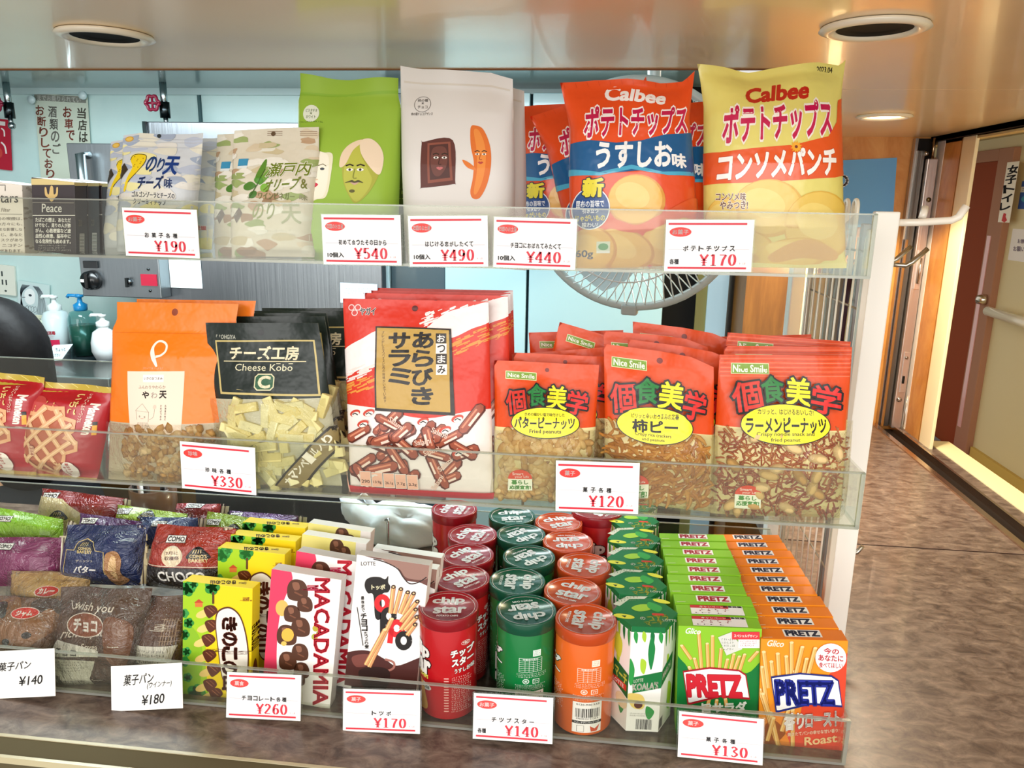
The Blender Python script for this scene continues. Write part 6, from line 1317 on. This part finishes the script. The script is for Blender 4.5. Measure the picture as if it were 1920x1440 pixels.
mc = boxq('macadamia_chocolate_box', mq, .757, .775, .019, 'ece4e0', a, 'front red and white macadamia chocolate box next to the 260 yen card')
behind(mc, 557, 1050, .812, 'red and white macadamia box directly behind the front one, turned slightly', snap=.009, yaw=-3)
a = Art('card'); a.poly([(500, 1060), (620, 1060), (606, 1330), (490, 1330)], 'ece084'); choc(580, 1092, 14, 0); choc(596, 1104, 12, 0); a.t = 'brand_lettering'; a.text('ALMOND', 530, 1186, 690, 1212, '5a3020', .04, rot=91); a.t = None
al = boxq('almond_chocolate_box', mq, .757, .775, .019, 'ece4e0', a, '')
for i, (x, y, Y, nm) in enumerate(((568, 1028, .858, 'third'), (580, 1013, .888, 'fourth'))):
    o = al if i else behind(al, x, y, Y, 'pale yellow chocolate box standing third behind the macadamia boxes', snap=.009)
R3 = al.matrix_world.to_3x3(); t_ = Vector(at(580, 1013, Y=.888)) - R3 @ Vector((-al['_w'] / 2, 0, al['_h'])); t_.z = .011; al.matrix_world = Matrix.Translation(t_) @ R3.to_4x4(); al['label'] = 'pale yellow chocolate box rearmost behind the macadamia boxes'
a = Art('card'); a.poly([(690, 1040), (820, 1040), (820, 1100), (786, 1092), (760, 1088), (752, 1074), (735, 1054), (706, 1048)], '6a4038', True); a.poly([(716, 1046), (800, 1050), (803, 1084), (764, 1084), (748, 1066)], '9a7468', True); a.line([(700, 1048), (722, 1054), (745, 1066), (756, 1082), (768, 1094), (784, 1092), (800, 1082)], 2, '2a1410', True)
a.poly([(620, 1235), (655, 1222), (690, 1220), (722, 1236), (745, 1248), (790, 1232), (820, 1228), (820, 1340), (620, 1340)], '4a1c18', True); a.poly([(660, 1232), (684, 1226), (700, 1232), (694, 1246), (668, 1250)], '7a4038', True); a.line([(710, 1262), (736, 1254), (738, 1242), (722, 1236)], 4, 'a86c60', True); a.poly([(672, 1260), (700, 1250), (730, 1258), (724, 1290), (690, 1296)], '2c100e', True)
a.text('LOTTE', 677, 1053, 704, 1060, '3a2c28', .01); a.t = 'brand_lettering'
a.poly([(684, 1100), (686, 1088), (696, 1082), (712, 1082), (722, 1086), (728, 1080), (728, 1092), (732, 1100), (728, 1110), (716, 1116), (716, 1156), (704, 1158), (700, 1116), (690, 1112)], '1c1614', True); a.text('トッポ', 697, 1096, 722, 1105, 'f0e8c0', .06)
a.ring(717, 1131, 10, 12, 10, 'd82028'); a.line([(718, 1190), (718, 1150)], 11, '1c1614'); a.ring(729, 1155, 10, 12, 10, '1c1614')
a.ring(744, 1178, 11, 12, 10, 'd82028'); a.line([(734, 1178), (731, 1206)], 10, 'd82028'); a.ring(757, 1201, 11, 13, 10, '1c1614'); a.t = 'picture'
sticks(a, [(738, 1100, 732, 1150), (752, 1104, 740, 1150), (765, 1110, 750, 1150), (776, 1112, 756, 1152), (783, 1127, 752, 1165), (780, 1142, 752, 1180), (782, 1156, 760, 1180), (779, 1170, 764, 1190), (735, 1160, 692, 1250), (722, 1180, 686, 1246)], 'd89c68', 'a86838', 7)
for x, y in ((738, 1100), (752, 1104), (765, 1110), (776, 1112), (783, 1127), (780, 1142), (782, 1156), (779, 1170)): a.ell(x, y, 4.4, 3.6, '3a1c14', n=12); a.ell(x, y, 2, 1.6, 'e8c890', n=8)
a.t = 'lettering'; a.vtext('最後まで', 680, 1118, 1148, 6, '2a2420', .03, xs=681); a.vtext('チョコ', 682, 1150, 1184, 10, '2a2420', .05, xs=684); a.vtext('たっぷり!', 686, 1184, 1216, 6, '2a2420', .03, xs=688); a.line([(670, 1138), (681, 1210)], 1.4, '2a2420'); a.t = None
tq = [(672, 1047), (802, 1053), (783, 1302), (642, 1288)]
tb = boxq('stick_biscuit_box', tq, .76, .782, .019, 'f2efec', a, 'front white and brown stick biscuit box above the 170 yen card')
behind(tb, 687, 1029, .81, 'white and brown stick biscuit box directly behind the front one', snap=.008)
behind(tb, 699, 1013, .838, 'white and brown stick biscuit box, rearmost of three', snap=.009)
# ------------------------------------------------------------------ bread and danish packs at the left of the bottom tray
BP = ((0, .05), (.1, .5), (.3, 1), (.7, 1), (.88, .5), (1, .03))
def danish(quad, Yb, Yt, col, label, art=None, fin='c8b890', seed=1, T=.022):
    a = art or Art('wrap')
    e = bag('danish_pack', quad, Yb, Yt, T, a, col, label, 'bread pack', prof=BP, wob=.0016, seed=seed, p=4, q=.6, kind='wrap', wave=.003, yaw=0)
    F, W, H, h = BAGF[e.name]
    f = MB()
    for k in range(int(H / .008)):
        z = k * .008 + .002; f.box((W / 2 - .004 + .001 * (k % 2), -.0012, z), (W / 2 + .008 + .0015 * (k % 2), .0004, z + .0084), 'shiny:' + fin)
    for k, c in ((0, '3a2420'), (1, 'e8e0d0'), (2, '3a2420')): f.box((W / 2 - .003 + k * .003, -.0016, 0), (W / 2 - .0018 + k * .003, -.0012, H), 'shiny:' + c)
    f.build('seal_fin', e); return e
def como(a, x, y, w_=26, h_=9, c='f0ece4', d='3a3430', sl=1):
    a.t = 'brand_lettering'; a.poly([(x - 2, y - 2), (x + w_ + 2, y - 2 + sl), (x + w_ + 2, y + h_ + 2 + sl), (x - 2, y + h_ + 2)], d); a.poly([(x - 1, y - 1), (x + w_ + 1, y - 1 + sl), (x + w_ + 1, y + h_ + 1 + sl), (x - 1, y + h_ + 1)], c); a.text('COMO', x + 1, y + 1, x + w_ - 1, y + h_ - 1, d, .05, slope=sl); a.t = None
def emblem(a, x, y, s=1, c='c8b070', bg='14181c'):
    a.t = 'emblem'; a.poly([(x - 20 * s, y + 8 * s), (x - 14 * s, y - 6 * s), (x, y - 14 * s), (x + 14 * s, y - 6 * s), (x + 20 * s, y + 8 * s)], bg, True)
    for k in range(4): a.line([(x - 10 * s + k * 5 * s, y - 2 * s), (x - 6 * s + k * 4 * s, y - 9 * s)], 1.4 * s, c)
    a.text("COMO'S", x - 15 * s, y, x + 15 * s, y + 6 * s, c, .04, slope=1); a.text('BAKERY', x - 17 * s, y + 7.5 * s, x + 17 * s, y + 14 * s, c, .04, slope=1); a.t = None
a = Art('wrap'); a.poly([(100, 1092), (300, 1100), (300, 1125), (100, 1118)], 'b8a890', False)
a.t = 'emblem'; a.line([(138, 1068), (139, 1028), (155, 1028), (160, 1014), (175, 1008), (190, 1014), (196, 1029), (212, 1031), (210, 1074)], 1.6, 'c8b070'); a.t = None
emblem(a, 175, 1022, .82, 'd0b878', '1c2030'); a.text('デニッシュ', 160, 1045, 190, 1050, 'd8d0c0', .02); a.t = 'lettering'; a.text('バター', 157, 1056, 194, 1068, 'f0ece4', .05, slant=3, slope=2); a.t = None
a.poly([(212, 1076), (214, 1040), (224, 1030), (238, 1030), (244, 1046), (240, 1072), (248, 1086), (222, 1096)], 'a8784c', True); a.poly([(220, 1060), (226, 1040), (234, 1040), (234, 1060), (228, 1084)], 'd8b078', True)
danish([(124, 985), (282, 984), (262, 1098), (118, 1094)], .845, .862, '232f58', 'navy butter danish pack with gold bakery emblem, above the chocolate bread', a, 'b8a880', 61)
a = Art('wrap'); a.poly([(260, 1056), (440, 1064), (440, 1120), (260, 1120)], '1c1412'); a.line([(262, 1054), (440, 1062)], 1.6, 'e0d0b8')
como(a, 324, 1003, 33, 10); a.ell(339, 1039, 19, 19, 'e8d4b0', t='round_badge'); a.t = 'round_badge'; a.text('3月に', 328, 1030, 350, 1036, '5a2c18', .03); a.text('収穫祭', 326, 1039, 352, 1046, '5a2c18', .03); a.t = None; emblem(a, 386, 1036, 1.0, 'e0c890', '14100e')
a.t = 'lettering'; a.text('CHOCO', 314, 1066, 396, 1084, 'f0ece4', .03, slope=3); a.text('CHOCOLATE', 306, 1096, 360, 1101, 'a89880', .02); a.t = None
danish([(290, 982), (448, 992), (418, 1108), (276, 1100)], .843, .86, 'a02c18', 'red and black chocolate danish pack with a round cream badge', a, 'a89070', 62)
for i, (q, Yb, col, lb, lx, ly, em) in enumerate((
    ([(-70, 1006), (118, 1008), (112, 1100), (-74, 1098)], .85, '7a3058', 'purple and pink danish pack at the left edge of the bottom tray', 12, 1018, None),
    ([(-30, 944), (120, 976), (116, 1034), (-34, 1010)], .905, '8cc034', 'bright green danish pack at the left edge, behind the purple one', 11, 970, None),
    ([(152, 960), (268, 980), (262, 1044), (144, 1030)], .905, '5c3068', 'dark purple danish pack behind the navy butter pack', 163, 972, None),
    ([(84, 914), (236, 936), (226, 1010), (66, 992)], .975, '8c2420', 'dark red danish pack with cream corner at the back left of the tray', 92, 924, None),
    ([(222, 944), (352, 966), (344, 1024), (212, 1010)], .96, '9cb82c', 'lime danish pack in the middle of the back row', 228, 954, (291, 968)),
    ([(388, 956), (560, 986), (552, 1054), (380, 1034)], .92, '98b430', 'lime danish pack at the right end of the danish packs', 395, 974, (452, 992)),
    ([(330, 942), (416, 946), (412, 990), (326, 990)], 1.04, '9c2c30', 'small visible red danish pack at the very back of the tray', 360, 946, None),
    ([(430, 952), (560, 972), (556, 1030), (426, 1030)], .985, '6c4880', 'violet danish pack at the back right of the danish packs', 440, 960, None),
    ([(262, 968), (372, 972), (370, 1030), (264, 1030)], .915, '24386c', 'dark blue danish pack wedged behind the chocolate danish', 300, 980, None))):
    a = Art('wrap'); como(a, lx, ly, 26, 8)
    if em: emblem(a, em[0], em[1], .7)
    if i == 3: a.poly([(60, 925), (130, 935), (200, 985), (232, 1010), (60, 1010)], 'd0c090'); emblem(a, 128, 966, .8)
    danish(q, Yb, Yb + .02, col, lb, a, 'b8b090', 63 + i, T=.018)
def bread(quad, Yb, Yt, base, art, label, seed, T=.026):
    e = bag('bread_bag', quad, Yb, Yt, T, art, base, label, 'bread bag', prof=((0, .1), (.12, .8), (.4, 1), (.7, .7), (.9, .2), (1, .03)), wob=.0018, seed=seed, p=3, q=.6, kind='wrap', wave=.004)
    film(e, [(p[0] + dx, p[1] + dy) for p, dx, dy in zip(quad, (-5, 5, 5, -5), (-5, -5, 5, 5))], name='clear_wrapper', lift=.0045); return e
a = Art('wrap'); a.poly([(20, 1078), (160, 1078), (150, 1110), (30, 1110)], 'c8a060', True); a.t = 'flavour_oval'; a.ell(107, 1105, 22, 9.5, 'f0d8d0'); a.ell(107, 1105, 20.5, 8.3, 'd02820'); a.text('カレー', 93, 1100, 121, 1109, 'f4ece4', .06); a.t = None
bread([(20, 1070), (172, 1074), (164, 1200), (22, 1190)], .815, .84, 'a88454', a, 'tan curry bread in a clear bag with a small red oval label', 71)
a = Art('wrap'); a.poly([(-20, 1160), (8, 1124), (40, 1122), (60, 1150), (76, 1134), (100, 1118), (118, 1130), (120, 1170), (90, 1200), (70, 1216), (30, 1220), (-20, 1214)], '8a5c38', True)
a.poly([(-14, 1136), (14, 1128), (28, 1150), (20, 1156), (6, 1140)], '2c1810', True); a.poly([(66, 1130), (92, 1118), (116, 1130), (116, 1152), (100, 1140), (84, 1148)], '40281a', True)
for x, y in ((8, 1184), (38, 1198), (76, 1186)): a.ell(x, y, 8, 6, '1c100a')
a.t = 'flavour_oval'; a.ell(62, 1147, 25, 10.5, 'f0d8d0'); a.ell(62, 1147, 23.5, 9.2, 'd83028'); a.text('ジャム', 48, 1143, 76, 1152, 'f4ece4', .06); a.t = None
a.fine(-30, 1225, 60, 1260, 5, 'a09080', 4)
bread([(-40, 1116), (118, 1122), (110, 1262), (-44, 1250)], .768, .80, '6c4a34', a, 'brown jam bread in a clear bag with a red oval label at the left edge', 72)
a = Art('wrap'); a.line([(134, 1128), (142, 1142), (150, 1130), (154, 1142)], 1.5, 'e8dcd0', True)
a.t = 'script_lettering'; a.text('wish you', 140, 1128, 222, 1146, 'e8dccc', .012, slant=5); a.text('rich in your life', 126, 1176, 250, 1196, 'e8dccc', .012, slant=6, slope=-10); a.text('Soyea', 168, 1200, 200, 1214, 'e8dccc', .012); a.t = 'flavour_oval'
a.ell(174, 1167, 39, 22, 'f0e4d8'); a.ell(174, 1167, 37, 20.4, '8a4420'); a.text('チョコ', 149, 1157, 199, 1178, 'f4ece4', .06); a.t = None
a.poly([(212, 1160), (230, 1150), (262, 1170), (250, 1240), (218, 1230)], '74401e', True); a.text('Soyea', 221, 1202, 242, 1206, 'e8dccc', .02)
a.t = 'barcode_label'; a.poly([(122, 1194), (202, 1212), (200, 1224), (112, 1222), (111, 1212)], 'e8e4dc'); a.text('チョコ', 123, 1207, 160, 1218, '1c1814', .04, slope=4); a.poly([(104, 1224), (192, 1232), (182, 1262), (176, 1294), (104, 1276)], 'dcd8cc')
a.fine(108, 1228, 182, 1248, 4, '605850', 5, slope=5); a.barcode(104, 1252, 132, 1272, '1c1814', 3, slope=4); a.fine(136, 1264, 176, 1282, 3, '504840', 6, slope=5); a.t = None; a.text('Soyea', 184, 1266, 200, 1272, 'd8ccbc', .02)
bread([(116, 1104), (284, 1100), (262, 1296), (98, 1280)], .766, .80, '503324', a, 'dark chocolate bread in a clear bag with a brown oval label and barcode sticker', 73)
a = Art('wrap'); a.poly([(300, 1136), (345, 1130), (345, 1180), (304, 1180)], '5c3420'); 
for k in range(6): a.line([(318 + k * 4, 1150), (316 + k * 4, 1196)], 1.2, 'a88870')
for k in range(5): a.line([(312, 1152 + k * 9), (342, 1154 + k * 9)], 1, 'a88870')
a.text('richly', 296, 1160, 328, 1172, 'e8dccc', .012, rot=90); a.t = 'barcode_label'; a.poly([(258, 1196), (340, 1198), (330, 1238), (248, 1226)], 'ece8e0'); a.fine(262, 1202, 330, 1230, 4, '605850', 9, slope=4); a.text('ウイ', 264, 1216, 280, 1226, '1c1814', .05, slope=2); a.t = None
bread([(272, 1122), (350, 1112), (338, 1290), (248, 1280)], .772, .805, '54301e', a, 'narrow brown sausage bread bag with a printed sticker beside the mushroom chocolate box', 74, T=.018)
# ------------------------------------------------------------------ white plastic bag, pen cup, divider wire
def crumple():
    c = at(752, 1000, Y=1.21); bm = bmesh.new(); bmesh.ops.create_icosphere(bm, subdivisions=4, radius=1); R = random.Random(8)
    ks = [(Vector((R.uniform(-6, 6), R.uniform(-6, 6), R.uniform(-6, 6))), R.uniform(0, 6), R.uniform(.02, .09)) for _ in range(14)]
    for v in bm.verts:
        d = v.co.copy(); s = 1 + sum(a * abs(math.sin(k.dot(d) + p)) for k, p, a in ks) - .25
        v.co = Vector((d.x * .078 * s, d.y * .035 * s, max(-.02, d.z * .038 * s)))
        if d.x < -.55: v.co.z += (-.55 - d.x) * .09; v.co.x -= .006
    m = MB(); m.join(bm, 'pouch:dce8f0'); o = m.build('plastic_bag'); o.matrix_world = Matrix.Translation((c[0], 1.215, .023)); tag(o, 'crumpled white plastic carrier bag behind the stick biscuit boxes', 'plastic bag')
    h = MB(); h.tube([(-.07, 0, .02), (-.085, .0, .045), (-.07, .005, .055), (-.05, .005, .03)], [.009, .007, .006, .009], 'pouch:dce8f0', 8).build('bag_handle', o)
crumple()
x = at(288, 930, Y=1.22)[0]
pc = empty('pen_cup', Matrix.Translation((x, 1.22, 0)), label='pen cup behind the danish packs', cat='pen cup')
MB().lathe([(.0, 0), (.038, 0), (.04, .07), (.037, .07), (.035, .004), (0, .004)], 'plastic:5a3a20', None, 28).build('cup', pc)
def scissors(dx, col, label):
    e = empty('scissors', Matrix.Translation((x + dx, 1.22, .01)), label=label, cat='scissors')
    MB().box((-.006, -.001, 0), (.006, .001, .07), 'metal:b8bcc0').build('blades', e)
    for s in (-1, 1):
        MB().tube([(s * .012 + .010 * math.cos(t), 0, .092 + .018 * math.sin(t)) for t in [2 * math.pi * k / 20 for k in range(21)]], .0032, 'plastic:' + col, 8).build('finger_ring', e)
scissors(-.012, '5a8ac8', 'scissors with blue handles standing in the pen cup'); scissors(.022, 'a05878', 'scissors with pink handles standing in the pen cup')
for k, (dx, c) in enumerate(((-.03, '14161c'), (.03, '14161c'))):
    o = MB().tube([(x + dx * .7, 1.21, .01), (x + dx, 1.205, .115)], .004, 'plastic:' + c, 8).build('pen'); tag(o, ('black pen at the left side of the pen cup', 'black pen at the right side of the pen cup')[k], 'pen')
# wire divider of the bottom tray
p = at(727, 975, Y=1.1); o = MB().tube([(p[0], 1.10, .006), (p[0], 1.10, p[2] - .006), (p[0], 1.104, p[2]), (p[0] - .006, 1.108, p[2] - .004)], .0022, 'metal:b0b8b8', 8).build('divider_rod'); tag(o, 'thin chrome divider rod behind the stick biscuit boxes', 'rod')
# packs hanging on the far side of the wire rack
HP = (('c8a868', 1.045, .30, .49), ('3a1c28', 1.08, .31, .50), ('8c8474', 1.118, .32, .495), ('9c9480', 1.155, .33, .50), ('e0c090', 1.195, .32, .50), ('ecd0a0', 1.235, .32, .50))
for i, (c, y, z0, z1) in enumerate(HP):
    e = empty('hanging_pack', Matrix.Translation((.342, y, z0)), label='%s snack pack hanging behind the wire rack, %s from the front' % (('tan', 'dark purple', 'grey', 'grey', 'cream', 'cream')[i], ('first', 'second', 'third', 'fourth', 'fifth', 'sixth')[i]), cat='hanging pack')
    b = MB(); t = bmesh.new(); bmesh.ops.create_cube(t, size=1); bmesh.ops.subdivide_edges(t, edges=t.edges[:], cuts=4, use_grid_fill=True)
    H = z1 - z0
    for v in t.verts:
        q = max(0, 1 - (abs(v.co.z) * 2) ** 3) * (1 - (abs(v.co.x) * 2) ** 4 * .6); v.co = Vector((v.co.x * .034, v.co.y * (.004 + .026 * q), (v.co.z + .5) * H))
    b.join(t, 'shiny:' + c); b.build('pack_body', e)
    MB().tube([(0.0, 0, H), (-.004, 0, H + .014), (.004, 0, H + .014), (0, 0, H)], .0016, 'plastic:141014', 6).build('hang_loop', e)
    MB().ell((-.0, -.014, H * .45), (.012, .003, .03), 'paper:c8b070').build('front_label', e)
# ------------------------------------------------------------------ seated person behind the counter (seen from the back)
hc = at(-14, 668, Y=1.45); HX, HZ = hc[0], hc[2]
pr = empty('person', Matrix.Translation((HX, 1.45, -.9)) @ Matrix.Rotation(math.pi / 2, 4, 'Z'), label='person with long black hair in dark clothes seated behind the counter, facing left', cat='person')
def skin(name, verts, edges, radii, m, parent):
    me = bpy.data.meshes.new(name); me.from_pydata([Vector(v) for v in verts], edges, []); o = link(name, me, parent)
    o.modifiers.new('Skin', 'SKIN'); sv = me.skin_vertices[0].data
    for i, r in enumerate(radii): sv[i].radius = (r if isinstance(r, tuple) else (r, r))
    sv[0].use_root = True
    s = o.modifiers.new('Sub', 'SUBSURF'); s.levels = s.render_levels = 2; me.materials.append(mat(m))
    for p_ in me.polygons: p_.use_smooth = True
    return o
hz = HZ + .9
SK = 'matte:d8a888'
V = [(0, 0, .50), (0, .02, .70), (0, .02, hz - .27), (0, .01, hz - .17), (0, .01, hz - .10),
     (.17, .02, hz - .28), (.21, .08, hz - .50), (.14, .30, hz - .54), (.12, .38, hz - .53), (-.17, .02, hz - .28), (-.21, .08, hz - .50), (-.14, .30, hz - .54), (-.12, .38, hz - .53),
     (.10, .06, .50), (.12, .42, .50), (.12, .44, .10), (.12, .54, .05), (-.10, .06, .50), (-.12, .42, .50), (-.12, .44, .10), (-.12, .54, .05)]
E_ = [(0, 1), (1, 2), (2, 3), (3, 4), (2, 5), (5, 6), (6, 7), (7, 8), (2, 9), (9, 10), (10, 11), (11, 12), (0, 13), (13, 14), (14, 15), (15, 16), (0, 17), (17, 18), (18, 19), (19, 20)]
Rr = [.13, .11, .12, .05, .05, .055, .042, .034, .03, .055, .042, .034, .03, .075, .06, .042, .035, .075, .06, .042, .035]
skin('body', V, E_, Rr, SK, pr)
skin('dark_top', [V[i] for i in (0, 1, 2, 5, 6, 7, 9, 10, 11)], [(0, 1), (1, 2), (2, 3), (3, 4), (4, 5), (2, 6), (6, 7), (7, 8)], [.2, .2, .19, .08, .066, .058, .08, .066, .058], 'matte:14161c', pr)
skin('trousers', [V[i] for i in (0, 13, 14, 15, 17, 18, 19)], [(0, 1), (1, 2), (2, 3), (0, 4), (4, 5), (5, 6)], [.145, .09, .072, .056, .09, .072, .056], 'matte:1c2028', pr)
hd = MB(); hd.ell((0, .015, hz), (.074, .092, .105), SK, None, 24, 18)
hd.ell((0, .108, hz - .012), (.012, .016, .02), SK); hd.ell((.03, .093, hz + .012), (.012, .008, .007), 'plastic:f0f0f0').ell((-.03, .093, hz + .012), (.012, .008, .007), 'plastic:f0f0f0').ell((.03, .1, hz + .012), (.005, .004, .006), 'plastic:201410').ell((-.03, .1, hz + .012), (.005, .004, .006), 'plastic:201410')
hd.ell((0, .098, hz - .05), (.022, .008, .006), 'matte:b06058').ell((.076, .01, hz - .005), (.008, .018, .028), SK).ell((-.076, .01, hz - .005), (.008, .018, .028), SK); hd.build('head', pr)
hb = bmesh.new(); bmesh.ops.create_icosphere(hb, subdivisions=5, radius=1)
for v in list(hb.verts):
    d = v.co; 
    wv = 1 + .006 * math.sin(60 * math.atan2(d.y, d.x))
    z = d.z * (.122 if d.z > 0 else .30); sc = 1 if d.z > 0 else (1 - .0 * -d.z)
    rr_ = math.sqrt(max(0, 1 - d.z * d.z)); k = rr_ if d.z > 0 else max(rr_, .0) ** .35 * (1 + .12 * -d.z)
    a_ = math.atan2(d.y, d.x); v.co = Vector((.098 * k * math.cos(a_) * wv, .108 * k * math.sin(a_) * wv - .006, z))
    if d.z < .35 and math.sin(a_) > .25: v.co.y = min(v.co.y, .045)
hm = MB(); hm.join(hb, 'hair:0c0a0c', Matrix.Translation((0, 0, hz + .005))); hm.build('hair', pr)
st = empty('stool', Matrix.Translation((HX, 1.45, -.9)), label='round stool under the seated person', cat='stool')
MB().lathe([(0, .35), (.16, .35), (.17, .37), (.16, .39), (0, .39)], 'plastic:202428', None, 28).build('seat', st)
for k in range(4): a_ = math.pi / 4 + k * math.pi / 2; MB().tube([(.1 * math.cos(a_), .1 * math.sin(a_), .35), (.17 * math.cos(a_), .17 * math.sin(a_), 0)], .012, 'metal:909498', 8).build('leg', st)
bpy.data.objects.remove(_to, do_unlink=True)
for o in S.objects:
    for k in ('_w', '_h', '_F', '_s'):
        if k in o: del o[k]

GROUPS = {'cigarette_pack': 'cigarette packs on the top tray', 'seaweed_snack_bag': 'seaweed snack bags on the top tray', 'snack_pouch': 'snack pouches on the top tray', 'potato_chip_bag': 'potato chip bags on the top tray',
 'price_card': 'price cards on the tray fronts', 'squid_snack_bag': 'orange squid snack bags', 'cheese_snack_bag': 'cheese stick bags on the middle tray', 'salami_bag': 'salami bags on the middle tray', 'peanut_bag': 'nut bags on the middle tray',
 'rice_cracker_bag': 'nut bags on the middle tray', 'noodle_peanut_bag': 'nut bags on the middle tray', 'waffle_bag': 'waffle bags on the middle tray', 'danish_pack': 'danish packs on the bottom tray', 'bread_bag': 'bread bags on the bottom tray',
 'mushroom_chocolate_box': 'mushroom chocolate boxes', 'macadamia_chocolate_box': 'macadamia chocolate boxes', 'almond_chocolate_box': 'pale yellow chocolate boxes', 'stick_biscuit_box': 'stick biscuit boxes', 'biscuit_box': 'hexagonal biscuit boxes',
 'hanging_pack': 'snack packs hanging on the wire rack', 'soap_bottle': 'soap bottles on the kitchen worktop', 'downlight': 'round ceiling downlights', 'acrylic_tray': 'clear acrylic trays', 'gas_valve': 'gas valves under the kitchen ceiling',
 'scissors': 'scissors in the pen cup', 'pen': 'pens in the pen cup', 'note_paper': 'notes on the stainless panel', 'magnet': 'magnets holding the handwritten notice'}
for o in S.objects:
    if o.parent is None and 'category' in o:
        b = o.name.split('.')[0]
        if b in GROUPS: o['group'] = GROUPS[b]
        if b in ('chip_tube', 'pretzel_box'): o['group'] = '%s %s' % (o['label'].split()[0].replace('dark', 'red'), {'chip_tube': 'chip tubes', 'pretzel_box': 'pretzel boxes'}[b])
